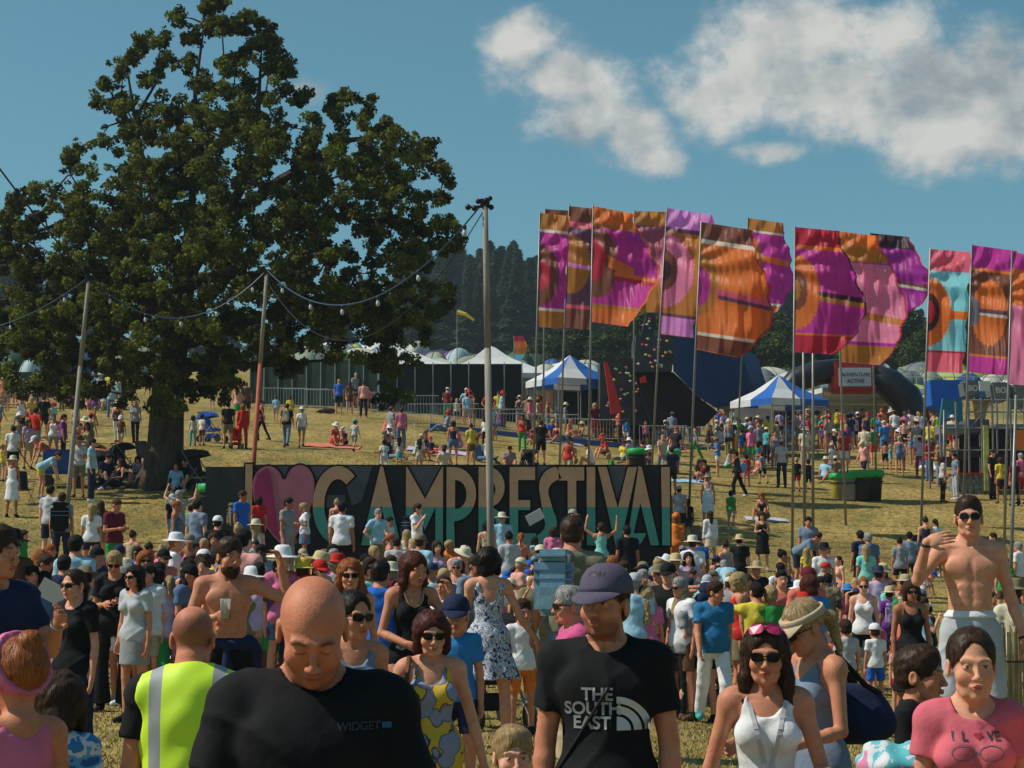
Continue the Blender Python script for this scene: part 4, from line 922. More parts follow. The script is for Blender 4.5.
# ---------------------------------------------------------------- the big letter sign
def sign():
    d=47.0;k=d/F; e=empty('festival_sign',(at(438,500,d).x,d,float(gz(at(438,500,d).x,d))),label='long black board sign with heart and giant tan and teal letters',cat='sign'); o=e.location
    Y0=464.5; ztop=at(438,Y0,d).z-o.z
    X=lambda px:(px-438)*k*1.0
    Z=lambda py: ztop-(py-Y0)*k
    bd=mat('sign_board',(.010,.010,.012),.6,.3,2); gr=mat('sign_grey',(.075,.08,.09),.7,.2,2); dkg=mat('sign_dark_green',(.022,.028,.026),.75,.3,3)
    z0=-.35
    MB().box(((X(245)+X(670))/2,.12,(ztop+z0)/2),(X(670)-X(245),.1,ztop-z0)).build('board',bd,e)
    MB().box(((X(205)+X(244.7))/2,.13,(ztop+z0-.05)/2),(X(244.7)-X(205),.1,ztop-z0-.05)).build('side_board',dkg,e)
    for (pts) in ([(255,466),(288,466),(286,474),(283,480),(270,470)],[(311,466),(372,466),(362,500),(352,506),(345,480),(330,470),(318,480),(313,500)],[(407,466),(441,466),(425,496)],[(606,466),(631,466),(622,498),(617,498)],[(535,466),(556,466),(545,474),(538,490)],[(325,495),(345,495),(345,508),(325,508)]):
        MB().prism([(X(a),.066,Z(b)) for a,b in pts],(0,-.012,0)).build('grey_panel',gr,e)
    m=bpy.data.materials.new('letter_paint'); m.use_nodes=True; nt=m.node_tree;N=nt.nodes;L=nt.links
    tc=N.new('ShaderNodeTexCoord');sp=N.new('ShaderNodeSeparateXYZ');L.new(tc.outputs['Object'],sp.inputs[0])
    gt=N.new('ShaderNodeMath');gt.operation='GREATER_THAN';L.new(sp.outputs[2],gt.inputs[0]);gt.inputs[1].default_value=Z(507)
    n=N.new('ShaderNodeTexNoise');n.inputs['Scale'].default_value=2.5;n.inputs['Detail'].default_value=5;L.new(tc.outputs['Object'],n.inputs['Vector'])
    mx=N.new('ShaderNodeMix');mx.data_type='RGBA';L.new(gt.outputs[0],mx.inputs[0]);mx.inputs[6].default_value=(.05,.26,.22,1);mx.inputs[7].default_value=(.50,.28,.155,1)
    m2=N.new('ShaderNodeMix');m2.data_type='RGBA';m2.blend_type='OVERLAY';m2.inputs[0].default_value=.25;L.new(mx.outputs[2],m2.inputs[6]);L.new(n.outputs['Fac'],m2.inputs[7]);L.new(m2.outputs[2],N['Principled BSDF'].inputs['Base Color']);N['Principled BSDF'].inputs['Roughness'].default_value=.7
    pk=mat('heart_pink',(.42,.13,.17),.7,.15,2); mg=mat('heart_magenta',(.33,.025,.11),.7,.15,2); edge=mat('letter_edge',(.36,.17,.14),.7)
    def curve(polys,off,ext,y,name,mt):
        c=bpy.data.curves.new(name,'CURVE'); c.dimensions='2D'; c.fill_mode='BOTH'; c.extrude=ext; c.offset=off
        for P in polys:
            s=c.splines.new('POLY'); s.points.add(len(P)-1)
            for q,(a,b) in zip(s.points,P): q.co=(X(a),Z(b),0,1)
            s.use_cyclic_u=True
        ob=bpy.data.objects.new('tmp',c); COL.objects.link(ob); dg=bpy.context.evaluated_depsgraph_get(); dg.update()
        me=bpy.data.meshes.new_from_object(ob.evaluated_get(dg)); bpy.data.objects.remove(ob)
        me.transform(Matrix.Translation((0,y,0))@Matrix.Rotation(R(90),4,'X')); me.materials.clear()
        return link(name,me,mt,e)
    def arc(cx,cy,rx,ry,a0,a1,n=18): return [(cx+rx*math.cos(R(a0+(a1-a0)*i/n)),cy+ry*math.sin(R(a0+(a1-a0)*i/n))) for i in range(n+1)]
    T,B=467,545
    Ls={
     'letter_I_first':[[(245.5,T-3),(252.5,T-3),(252.5,B),(245.5,B)]],
     'letter_C':[arc(338,505,25,39,-48,-312,30)+arc(338,505,13.5,26,-308,-52,26)],
     'letter_A':[[(380.5,T-1),(383,T),(401,B),(391,B),(386.5,527),(381.5,505),(375,527),(371,B),(361.5,B)]],
     'letter_M':[[(406,T),(407,T),(425,499),(442,T),(443,T),(443,B),(435.5,B),(435.5,507),(425,530),(416,507),(415,B),(406,B)]],
     'letter_P':[[(446.5,T),(454,T)]+arc(454,494,22,27,-90,90,20)+[(455,B),(446.5,B)],[(455,480),(455,509)]+arc(456,494.5,10.5,14.5,90,-90,12)],
     'letter_B':[[(478.5,T),(487,T)]+arc(488,487,16.5,20,-90,72,14)+arc(488,526,17,19,-72,90,14)+[(478.5,B)],[(487,480),(487,499)]+arc(488,489.5,7.5,9.5,90,-90,8),[(487,512),(487,536)]+arc(488,524,8,12,90,-90,8)],
     'letter_E':[[(509.5,T),(535,T),(535,480),(518,480),(518,500),(530,500),(530,510),(518,510),(518,533),(536,533),(536,B),(509.5,B)]],
     'letter_S':[arc(556,487,17,20,-88,-190,12)+arc(530,524,15,12,-25,60,8)+[(532,B)]+arc(534,523,22.5,22,80,-30,14)+arc(566,492,18,14,165,255,10)],
     'letter_T':[[(558.5,T),(584,T),(584,480.5),(576,480.5),(576,B),(567.5,B),(567.5,480.5),(558.5,480.5)]],
     'letter_I':[[(586.5,T),(595,T),(595,B),(586.5,B)]],
     'letter_V':[[(598,T),(606.5,T),(617.5,508),(628,T),(637,T),(619.5,B),(615,B)]],
     'letter_A_last':[[(638.5,T-1),(641.5,T),(658.5,B),(650,B),(640,503),(633,533),(646,533),(640.5,543),(633,B),(626,B)]],
     'letter_L':[[(661.5,T),(669.5,T),(669.5,B),(661.5,B)]]}
    for nm,P in Ls.items():
        l=curve(P,0,.02,.0,'letter',m)
        # raised rim and black drop outline
        P2=P[:1]; o2=curve(P2,.045,.008,.045,'letter_outline',mat('outline_black',(.006,.006,.006),.8)); o2.parent=l
    heart=[(285.5,T+12)]+arc(300,485,14.5,20,-160,0,16)+[(313.5,500),(306,520),(297,535),(285,B+2),(274,536),(262,520),(254,500)]+arc(268,486,15.5,20,180,342,16)
    h=curve([heart],0,.02,.0,'heart',pk); curve([heart],.05,.008,.045,'letter_outline',mat('outline_black',(0,0,0))).parent=h
    hl=[(268,466),(272,478),(276,505),(279,528),(285,B),(274,535),(262,520),(254.5,500),(254,486),(257,474)]
    curve([hl],-.02,.004,-.026,'heart_stripe',mg).parent=h
    return e
SIGN=sign()
# ---------------------------------------------------------------- tents and marquees
def gnd(px,d): 
    x=at(px,400,d).x; return Vector((x,d,float(gz(x,d))))
def scaled(px0,px1,d): return (px1-px0)*d/F
TENTC={'white':(.70,.71,.70),'cream':(.55,.54,.46),'green':(.20,.27,.07),'lime':(.36,.46,.10),'paleblue':(.40,.50,.53),'grey':(.17,.19,.20),'blue':(.03,.10,.30),'darkgreen':(.04,.09,.05),'sage':(.28,.33,.24),'purple':(.12,.06,.2),'orange':(.55,.2,.05)}
def dome(px,d,w,h,col,col2,yaw,label):
    b=gnd(px,d); e=empty('dome_tent',b,yaw,label=label,cat='tent',group=f'{col} dome tents in the campsite')
    nu,nv=22,9; V=[];Q=[]
    for j in range(nv+1):
        t=j/nv
        for i in range(nu):
            a=2*math.pi*i/nu; ridge=1+.11*math.cos(4*a)*(1-.5*t); r=math.cos(t*math.pi/2)**1.0
            V.append((w*.60*r*math.cos(a)*ridge,w*.42*r*math.sin(a)*ridge,h*math.sin(t*math.pi/2)**.9-.05))
    for j in range(nv):
        for i in range(nu): Q.append((j*nu+i,j*nu+(i+1)%nu,(j+1)*nu+(i+1)%nu,(j+1)*nu+i))
    me=np_mesh('fly_sheet',V,Q,True); link('fly_sheet',me,mat('tent_'+col,TENTC[col],.6,.1,1.5,.2,3,trans=.15),e)
    MB().prism([(-w*.2,-w*.435,-.02),(w*.2,-w*.435,-.02),(w*.13,-w*.37,h*.55),(0,-w*.31,h*.74),(-w*.13,-w*.37,h*.55)],(0,-.02,0)).build('door_panel',mat('tent_'+col2,TENTC[col2],.6,.1,1.5,.2,3,trans=.15),e)
    m=MB()
    for a in (math.pi/4,3*math.pi/4,5*math.pi/4,7*math.pi/4):
        m.tube([(w*.60*math.cos(a)*math.cos(t*math.pi/2)*.92,w*.42*math.sin(a)*math.cos(t*math.pi/2)*.92,h*math.sin(t*math.pi/2)**.9) for t in (0,.2,.4,.6,.8,.96)],.02,4)
    m.build('tent_pole',CABLK,e)
rg=random.Random(12)
px=300
LIST=[]
names=list(TENTC)
while px<1060:
    if not(640<px<745): LIST.append((px,rg.uniform(128,136),rg.choice(['white','paleblue','sage','cream','green','lime','grey','blue','white','cream','sage'])))
    px+=rg.uniform(15,26)
px=300
while px<1060:
    LIST.append((px,rg.uniform(144,156),rg.choice(['white','paleblue','sage','cream','green','lime','white','purple','orange','grey','blue','darkgreen']))); px+=rg.uniform(14,22)
px=10
while px<150:
    LIST.append((px,rg.uniform(118,130),rg.choice(['blue','paleblue','sage','darkgreen','grey']))); px+=rg.uniform(18,28)
for i,(px,d,c) in enumerate(LIST):
    w=rg.uniform(2.2,4.2); h=rg.uniform(1.1,1.75)
    dome(px,d,w,h*(1.25 if d>130 else 1.15),c,rg.choice(['grey','darkgreen','blue','cream','lime']),rg.uniform(-1.5,1.5),f'{c} dome tent pitched in the campsite rows behind the fences')
for (px,d,w,h,pk,c,lb) in [(490,104,6.2,2.0,1.75,'white','white peaked marquee tent behind the dark wall, beside thick pole'),(396,104,5.6,2.0,1.45,'white','white peaked marquee tent just right of the oak crown'),(568,112,5.0,2.0,1.1,'cream','low cream peaked tent left of the first gazebo'),(612,100,4.6,2.5,.9,'grey','grey peaked canopy beside the climbing wall'),(440,104,4.6,1.9,.9,'cream','small cream peaked tent between two white marquees'),(905,108,5.5,2.1,.6,'lime','lime green flat topped tent behind the inflatable arch'),(925,98,3.0,1.9,.5,'cream','cream low canopy beside the blue box'),(870,103,8.0,2.2,.25,'white','wide white canopy under the inflatable arch')]:
    b=gnd(px,d); e=empty('marquee_tent',b,.15,label=lb,cat='marquee'); tm=mat('tent_'+c,TENTC[c],.6,.1,1.5,.2,3,trans=.15)
    me=MB(); s=w/2
    me.lathe([(s*1.414,h),(s*1.0,h+pk*.22),(s*.45,h+pk*.58),(s*.12,h+pk*.93),(.02,h+pk)],(0,0,0),4)
    bmesh.ops.rotate(me.bm,verts=me.bm.verts,matrix=Matrix.Rotation(R(45),3,'Z')); me.build('roof',tm,e)
    v=MB()
    for (x,y,a,b2) in ((0,-s,w,.03),(0,s,w,.03),(-s,0,.03,w-.08),(s,0,.03,w-.08)): v.box((x,y,h-.13),(a,b2,.26))
    v.build('valance',tm,e)
    if c in('white','cream'): MB().box((0,s-.1,h/2-.13),(w-.2,.03,h-.3)).build('back_wall',tm,e)
    for sx in (-1,1):
        for sy in (-1,1): MB().tube([(sx*(s-.06),sy*(s-.06),-.1),(sx*(s-.06),sy*(s-.06),h-.05)],.035,6).build('leg',ALU,e)
BL=mat('gazebo_blue',(.025,.14,.50),.6,.08,2,trans=.2); WH=mat('gazebo_white',(.72,.73,.74),.6,.08,2,trans=.2); UG=mat('gazebo_shade',(.3,.3,.31),.7)
def gazebo(px,d,w,yt,ye,label,yaw):
    b=gnd(px,d); e=empty('gazebo',b,yaw,label=label,cat='gazebo'); h=at(px,ye,d).z-b.z; pk=at(px,yt,d).z-b.z; s=w/2
    cor=[(-s,-s),(s,-s),(s,s),(-s,s)]
    n=0
    for i in range(4):
        a=Vector((*cor[i],h));c=Vector((*cor[(i+1)%4],h)); 
        for q in range(2):
            p=a.lerp(c,q/2); r=a.lerp(c,(q+1)/2); t=Vector((0,0,pk))
            mid1=p.lerp(t,.5)+Vector((0,0,-.12)); mid2=r.lerp(t,.5)+Vector((0,0,-.12))
            m=MB(); vs=[m.bm.verts.new(z) for z in (p,r,mid2,mid1,t)]; m.bm.faces.new(vs[:4]); m.bm.faces.new((vs[3],vs[2],vs[4]))
            va=[m.bm.verts.new(z) for z in (p+Vector((0,0,-.001)),r+Vector((0,0,-.001)),r+Vector((0,0,-.3)),p+Vector((0,0,-.3)))]; m.bm.faces.new(va)
            m.build('roof_panel',BL if (n%2) else WH,e); n+=1
    for (x,y) in cor: MB().tube([(x*.96,y*.96,-.1),(x*.96,y*.96,h)],.04,6).build('leg',ALU,e)
    MB().tube([(-s*.96,-s*.96,h-.35),(s*.96,-s*.96,h-.35)],.02,4).tube([(-s*.96,s*.96,h-.35),(s*.96,s*.96,h-.35)],.02,4).build('brace',ALU,e)
    return e,h,s
gazebo(570,92,3.2,355,381,'blue and white striped gazebo left of the climbing wall',.5)
e,h,s=gazebo(779,86,3.2,375,401,'blue and white striped gazebo beside the inflatable arch',.5)
MB().box((-s*.2,s-.1,h/2-.1),(s*1.4,.03,h-.3)).build('back_wall',WH,e)
# long dark marquee wall and screened fence
dk=mat('dark_tarpaulin',(.009,.010,.010),.7,.3,1.5); gs=mat('green_screen',(.03,.055,.04),.85,.3,2.5,.4,6); ST=mat('galvanised_steel',(.42,.43,.42),.4,.1,8,metal=.6)
def wall(px0,px1,d0,d1,yt,label,mt,name,posts=6,cat='fence'):
    a=gnd(px0,d0);b=gnd(px1,d1); e=empty(name,a,label=label,cat=cat); v=b-a; L_=v.length; za=at(px0,yt,d0).z-a.z; zb=at(px1,yt,d1).z-a.z
    V2=v.copy(); n=V2.cross(Vector((0,0,1))).normalized()*.06
    MB().prism([(0,0,-.2),(v.x,v.y,v.z-.2),(v.x,v.y,zb),(0,0,za)],n).build('panel',mt,e)
    for i in range(posts+1):
        t=i/posts; p=v*t; zt=za+(zb-za)*t+.08; MB().tube([(p.x,p.y-.09,p.z-.2),(p.x,p.y-.09,zt)],.03,6).build('post',ST,e)
    return e
wall(250,378,99,98,360,'dark green screened fence right of the oak trunk',gs,'screen_fence',9)
wall(379,522,97,98,364,'long black tarpaulin wall of a big marquee behind barriers',dk,'marquee_wall',8,'marquee')
wall(-20,130,104,104,372,'dark green screened fence beyond the far left crowd',gs,'screen_fence',8)
e=wall(560,655,102,101,386,'black curtain backing under the left gazebo',dk,'curtain_wall',3,'curtain')
BLU=mat('blue_kerb',(.03,.08,.25),.6)
# crowd barriers
def barrier(px,d,yaw,proto=[None]):
    b=gnd(px,d)
    if proto[0] is None:
        e=empty('crowd_barrier',b,yaw,label='steel crowd control barrier along the far path',cat='barrier',group='steel crowd barriers along the path')
        MB().tube([(-1.1,0,.2),(-1.1,0,1.1),(1.1,0,1.1),(1.1,0,.2),(-1.1,0,.2)],.022,6).build('frame',ST,e)
        m=MB()
        for i in range(1,15): m.tube([(-1.1+i*2.2/15,0,.2),(-1.1+i*2.2/15,0,1.1)],.009,4)
        o=m.build('bars',ST,e)
        for sx in (-1,1): MB().tube([(sx*.8,-.3,.0),(sx*.8,0,.22),(sx*.8,.3,.0)],.02,5).build('foot',ST,e)
        proto[0]=e; return e
    c=proto[0].copy(); COL.objects.link(c); c.location=b; c.rotation_euler=(0,0,yaw)
    for ch in proto[0].children:
        k=ch.copy(); COL.objects.link(k); k.parent=c
    return c
for px in list(range(285,345,21))+list(range(372,424,22)): barrier(px*1.0,93,.1)
for px in range(432,610,46): barrier(px,86.5,.05)
for px in range(455,610,50): barrier(px,88.5,-.05)
for px in (663,690,760,800): barrier(px,87,.03)
b=gnd(520,86.2); m=MB(); 
a=gnd(430,86.0);c=gnd(640,86.0); m.prism([a+Vector((0,0,.0)),c+Vector((0,0,0)),c+Vector((0,0,.22)),a+Vector((0,0,.22))],(0,.25,0)); tag(m.build('blue_kerb',BLU),'low blue kerb edging running under the steel barriers','kerb')
# wire mesh fence behind right side
a=gnd(745,108);c=gnd(1060,108); e=empty('mesh_fence',a,label='tall thin wire mesh fence behind the tents at right',cat='fence'); v=c-a; zt=at(860,377,108).z-a.z
m=MB()
for zz in (zt,zt*.55): m.tube([(0,0,zz),(v.x,v.y,zz)],.025,4)
m.build('rail',ST,e)
for i in range(12): MB().tube([(v.x*i/11,0,v.z*i/11-.3),(v.x*i/11,0,zt)],.035,5).build('post',ST,e)
# ---------------------------------------------------------------- climbing wall
def climbing():
    d=88.0; b=gnd(680,d); e=empty('climbing_wall',b,label='dark grey climbing wall with coloured holds and huge blue side panel',cat='climbing wall'); o=Vector(b)
    P=lambda px,py,dy=0: Vector(at(px,py,d+dy))-o
    dg=mat('climb_grey',(.045,.048,.055),.75,.25,2,.5,5); bl=mat('climb_blue',(.006,.035,.12),.6,.15,.5); rd=mat('climb_red',(.50,.03,.02),.6,.1,2)
    MB().prism([P(636,335),P(674,336),P(672,371),P(634,372)],(0,3,0)).build('upper_face',dg,e)
    MB().prism([P(600,362,1),P(634,358,1),P(634,372,1),P(660,405,1),P(657,425,1),P(600,425,1)],(0,2.5,0)).build('lower_face',dg,e)
    MB().prism([P(650,300,2.2),P(656,318,2.2),P(652,340,2.2),P(640,340,2.2)],(0,.6,0)).build('top_fin',dg,e)
    MB().prism([P(674.5,336),P(686,330,1),P(740,349,3),P(752,386,3),P(742,403,3),P(716,408,2),P(700,398,1),P(673,371)],(1.2,3,0)).build('side_panel',bl,e)
    MB().prism([P(634,373,.5),P(673,372,.5),P(701,399,.5),P(718,412,.5),P(705,426,.5),P(652,426,.5)],(0,.25,0)).build('underside',mat('climb_dark',(.016,.010,.012),.8),e)
    MB().prism([P(604,362,-.5),P(607,361,-.5),P(613,380,-.5),P(622,412,-.5),P(611,414,-.5)],(0,.3,0)).build('red_fin',rd,e)
    MB().prism([P(640,378,-.1),P(645,375,-.1),P(647,382,-.1),P(641,383,-.1)],(0,.2,0)).build('red_triangle',rd,e)
    r3=random.Random(3); hc=[(.6,.5,.1),(.5,.08,.08),(.1,.35,.3),(.6,.55,.5),(.6,.2,.3),(.55,.3,.08)]
    for i in range(64):
        if i<26: px,py,dy=r3.uniform(638,671),r3.uniform(338,369),-.04
        elif i<56: px,py,dy=r3.uniform(606,640),r3.uniform(366,412),.93
        else: px,py,dy=r3.uniform(643,653),r3.uniform(310,335),2.15
        c=hc[i%6]; m=MB(); m.lathe([(.005,-.06),(.06,-.03),(.08,.015),(.04,.055),(.005,.06)],P(px,py,dy),6,1,.6); m.build('climbing_hold',mat('hold_%d'%(i%6),c,.6),e)
    return e
climbing()
# helmeted climbers are people; inflatable arch
def arch():
    d=97.0; b=gnd(845,d); e=empty('inflatable_arch',b,label='fat black inflatable arch with red and white banner block',cat='inflatable arch'); o=Vector(b); P=lambda px,py,dy=0: Vector(at(px,py,d+dy))-o
    bk=mat('inflatable_black',(.012,.014,.018),.4,.1,2,coat=.2); rd=mat('arch_red',(.38,.035,.02),.6,.1,2); wt=mat('arch_white',(.55,.58,.6),.6); 
    q=[(782,420),(784,396),(797,380),(818,373),(842,370),(868,374),(890,384),(905,398),(912,412),(914,424)]
    MB().tube([P(*a) for a in q[:5]],[.55,.62,.66,.64,.6],16).build('left_leg',bk,e,True)
    MB().tube([P(*a) for a in q[5:]],[.65,.80,.88,.85,.8],16).build('right_leg',bk,e,True)
    m=MB(); c=P(852,378); m.box(c,(2.3,1.4,1.6)); m.build('red_block',rd,e,bevel=.15)
    m=MB(); c=P(855,377,-.74); m.box(c,(1.65,.06,.95)); w=m.build('white_sign',wt,e)
    sc=mat('script_black',(.02,.02,.02),.7)
    for ln,(t,zz,s) in enumerate((('ADVENTURE',.12,.27),('ACTIVE',-.22,.27))):
        cu=bpy.data.curves.new('t','FONT'); cu.body=t; cu.size=s; cu.align_x='CENTER'; cu.extrude=.01; cu.shear=.3; ob=bpy.data.objects.new('t',cu); COL.objects.link(ob); dg=bpy.context.evaluated_depsgraph_get(); me=bpy.data.meshes.new_from_object(ob.evaluated_get(dg)); bpy.data.objects.remove(ob)
        me.transform(Matrix.Translation(c+Vector((0,-.045,zz-.08)))@Matrix.Rotation(R(90),4,'X')); me.materials.clear(); link('lettering',me,sc,w)
arch()
def textmesh(t,s,ext=.002,bold=0,shear=0,space=1,align='CENTER'):
    cu=bpy.data.curves.new('t','FONT'); cu.body=t; cu.size=s; cu.align_x=align; cu.extrude=ext; cu.offset=bold; cu.shear=shear; cu.space_character=space
    ob=bpy.data.objects.new('t',cu); COL.objects.link(ob); dg=bpy.context.evaluated_depsgraph_get(); me=bpy.data.meshes.new_from_object(ob.evaluated_get(dg)); bpy.data.objects.remove(ob); me.materials.clear(); return me
# blue box, grey inflatables with letters, stall
def stall():
    d=80.0; b=gnd(942,90); e=empty('blue_hoarding',b,label='tall bright blue hoarding tower beside the grey letter inflatables',cat='hoarding'); o=Vector(b); P=lambda px,py,dd: Vector(at(px,py,dd))-o
    bb=mat('hoarding_blue',(.01,.12,.48),.55,.1,1.5)
    MB().prism([P(930,380,90),P(962,380,90),P(962,420,90),P(942,412,90),P(932,405,90)],(0,1.5,0)).build('panel',bb,e); MB().prism([P(943,398,89.6),P(961,400,89.6),P(961,424,89.6),P(940,424,89.6)],(0,.3,0)).build('skirt',mat('hoarding_teal',(.02,.16,.28),.6),e)
    d=86; b=gnd(985,d); e=empty('grey_inflatable',b,label='grey rounded inflatable cushions with pale letters above stall',cat='inflatable'); o=Vector(b); gy=mat('inflatable_grey',(.13,.145,.14),.5,.1,3); P=lambda px,py,dd=d: Vector(at(px,py,dd))-o
    for (x0,x1,y0,y1) in ((963,980,380,398),(990,1012,382,402),(1012,1040,384,408)):
        MB().prism([P(x0,y0),P(x1,y0),P(x1,y1-4),P(x1-5,y1),P(x0+3,y1)],(0,1.2,0)).build('cushion',gy,e,bevel=.12)
    MB().prism([P(979,381,85.7),P(990,381,85.7),P(990,391,85.7),P(980,391,85.7)],(0,.1,0)).build('white_panel',mat('arch_white',(.5,.5,.5)),e)
    for (px,py) in ((972,389),(1000,391)):
        me=textmesh('BO',.36,.01,.012); me.transform(Matrix.Translation(P(px,py,85.8)+Vector((0,-.2,-.1)))@Matrix.Rotation(R(90),4,'X')); link('lettering',me,mat('letter_pale',(.5,.5,.45),.7),e)
    d=72; b=gnd(985,d); e=empty('market_stall',b,label='scaffold stall with counters, pebbled base and yellow post',cat='stall'); o=Vector(b); P=lambda px,py,dd=d: Vector(at(px,py,dd))-o
    gy=mat('scaffold_grey',(.22,.23,.24),.5,.15,4,metal=.3)
    for px in (940,956,968,981,992,1010,1024,1040):
        p=gnd(px,d)-o; q=P(px,398 if px>960 else 420); MB().tube([(p.x,p.y,p.z-.2),(q.x,q.y,q.z)],.045,6).build('upright',gy,e); MB().tube([(p.x,p.y+2,p.z-.2),(q.x,q.y+2,q.z)],.045,6).build('upright',gy,e)
    for (x0,x1,y) in ((940,1045,428),(966,1045,400),(940,1045,450),(966,1045,412)): MB().tube([P(x0,y),P(x1,y)],.035,6).build('rail',gy,e)
    MB().tube([P(968,430),P(992,402)],.03,5).build('brace',gy,e); MB().tube([P(1010,400),P(1040,428)],.03,5).build('brace',gy,e)
    MB().box(P(952,430,d+.9),(1.0,1.6,.35)).build('counter',gy,e,bevel=.02); MB().box(P(974,427,d+.9),(.8,1.6,.5)).build('counter',mat('counter_slate',(.08,.10,.14),.5),e,bevel=.02); MB().box(P(1005,427,d+1),(1.2,1.8,.12)).build('counter',gy,e)
    MB().box(P(972,487,d)+Vector((0,.5,.0)),(1.35,1.0,1.05)).build('pebble_base',mat('pebbles',(.16,.17,.16),.8,.9,9,1,9),e)
    MB().box(P(972,475,d)+Vector((0,.45,.06)),(1.5,1.1,.05)).build('counter_top',mat('climb_red',(.45,.05,.03)),e)
    MB().box(P(985.5,458,d)+Vector((0,-.12,0)),(.20,.08,2.5)).build('yellow_post',mat('post_yellow',(.45,.45,.12),.6,.4,3),e)
    for i,ch in enumerate('STALL'[:0]): pass
    MB().prism([P(1014,430,d-.3),P(1040,430,d-.3),P(1040,449,d-.3),P(1015,449,d-.3)],(0,.05,0)).build('orange_panel',mat('panel_orange',(.65,.16,.02),.6),e)
    MB().box(P(1000,462,d+2.2),(3.2,.1,2.6)).build('dark_back',mat('climb_dark',(.014,.010,.012),.8),e)
    MB().prism([P(972,399,d+.5),P(990,399,d+.5),P(985,420,d+.5),P(975,420,d+.5)],(0,.1,0)).build('gold_panel',mat('panel_gold',(.36,.22,.08),.6,.6,3),e)
    for (px,y) in ((952,462),(960,455),(975,452),(998,459)): MB().box(P(px,y,d+1.2),(.5,.4,.4)).build('crate',mat('crate_dark',(.05,.05,.05),.7),e)
stall()
# ---------------------------------------------------------------- bins, prams, chairs, rugs, screens
GB=mat('bin_liner_green',(.02,.36,.08),.4,.15,6,.6,10); BK=mat('bin_black',(.014,.016,.016),.5); BB=mat('bin_blue',(.02,.13,.30),.5)
def bin_(px,yf,col,s,label,d=None):
    d=d or ground_at(px,yf,40); b=gnd(px,d); e=empty('litter_bin',b,rg.uniform(-.3,.3),label=label,cat='bin',group='festival litter bins with green liners')
    MB().lathe([(.30,0),(.33,.02),(.40,.95),(.41,1.0)],(0,0,0),18).build('body',col,e,True)
    MB().lathe([(.425,.80),(.47,.9),(.45,1.02),(.40,1.07),(.36,1.02),(.3,.85)],(0,0,0),18).build('liner',GB,e,True)
    MB().lathe([(.43,.64),(.435,.66),(.43,.68)],(0,0,0),18).build('band',BK,e)
    e.scale=(s,s,s)
bin_(624,438,BB,.92,'blue bin with bright green liner, leftmost of the far bins'); bin_(634,439,BK,.92,'black bin standing between two green lined far bins'); bin_(641,439,BK,.9,'second black bin beside the blue far bin'); bin_(655,440,BB,.92,'rightmost far bin with green liner and blue sides')
bin_(637,474,BK,.95,'green lined bin just above the sign near letter A'); bin_(671,474,BB,.9,'blue bin with green liner right of the sign end'); bin_(838,498,mat('bin_yellow',(.5,.42,.05),.5),.85,'yellow based bin, leftmost of the three in open grass'); bin_(847,501,mat('bin_grey',(.2,.2,.22),.5),.95,'grey bin in the middle of three in open grass'); bin_(860,501,BK,1.05,'black bin right of the grey one in open grass'); bin_(870,501,BK,1.05,'rightmost black bin in open grass'); bin_(213,468,BK,.9,'green topped bin behind the sign end near the oak',52)
def pram(px,yf,col,label,yaw=0,s=1,d=None):
    d=d or ground_at(px,yf,8); b=gnd(px,d); e=empty('pushchair',b,yaw,label=label,cat='pushchair'); f=mat('pram_'+col,CC[col],.8,.2,6)
    for (x,y) in ((-.26,-.35),(.26,-.35),(-.28,.35),(.28,.35)):
        w=MB(); w.lathe([(.09,-.02),(.12,-.025),(.13,0),(.12,.025),(.09,.02)],(0,0,0),14); bmesh.ops.rotate(w.bm,verts=w.bm.verts,matrix=Matrix.Rotation(R(90),3,'Y')); bmesh.ops.translate(w.bm,verts=w.bm.verts,vec=(x,y,.13)); w.build('wheel',BK,e)
    for sx in (-.25,.25): MB().tube([(sx,-.35,.15),(sx,.1,.6),(sx,.45,1.05)],.014,6).tube([(sx,.35,.13),(sx,-.1,.6)],.014,6).build('frame',ALU,e)
    MB().tube([(-.25,.45,1.05),(.25,.45,1.05)],.02,6).build('handle',BK,e)
    MB().prism([(-.22,-.2,.42),(-.22,.18,.38),(-.22,.32,.85),(-.22,.26,.87),(-.22,.12,.47),(-.22,-.2,.50)],(.44,0,0)).build('seat',f,e)
    h=MB(); 
    n=7; A=[];
    for i in range(n):
        a=R(15+i*22); A.append([(sx*.25,.18+.36*math.cos(a)*1.0,.72+.36*math.sin(a)) for sx in (-1,-.5,0,.5,1)])
    for i in range(n-1):
        for j in range(4): h.poly([A[i][j],A[i][j+1],A[i+1][j+1],A[i+1][j]])
    for sx in (0,4): h.poly([A[i][sx] for i in range(n)])
    h.build('hood',f,e); MB().box((0,.0,.24),(.4,.4,.14)).build('basket',f,e,bevel=.03); e.scale=(s,s,s)
pram(116,410,'black','black pushchair among the group beyond the oak, upper left',.6); pram(213,443,'blue','bright blue hooded pushchair right of the oak trunk',1.2,1.15); pram(237,449,'red','red pushchair between two standing people right of oak',.3,.8); pram(131,484,'black','black pushchair parked against the oak trunk',2.0,1.2); pram(202,492,'black','black pushchair in the shade right of the oak trunk',1,1.2); pram(108,486,'black','black pushchair left of the oak trunk in shade',.5); pram(532,475,'black','black pushchair above the sign near letter S',.5,.9)
pram(490,728,'black','black pushchair by the floral dress with dangling bags',.4,1,18); pram(692,700,'red','red pushchair behind the steel blue shirted man',1.2,.8,24)
pram(727,433,'blue','blue pushchair in the queue at the climbing wall',1.2,.8)
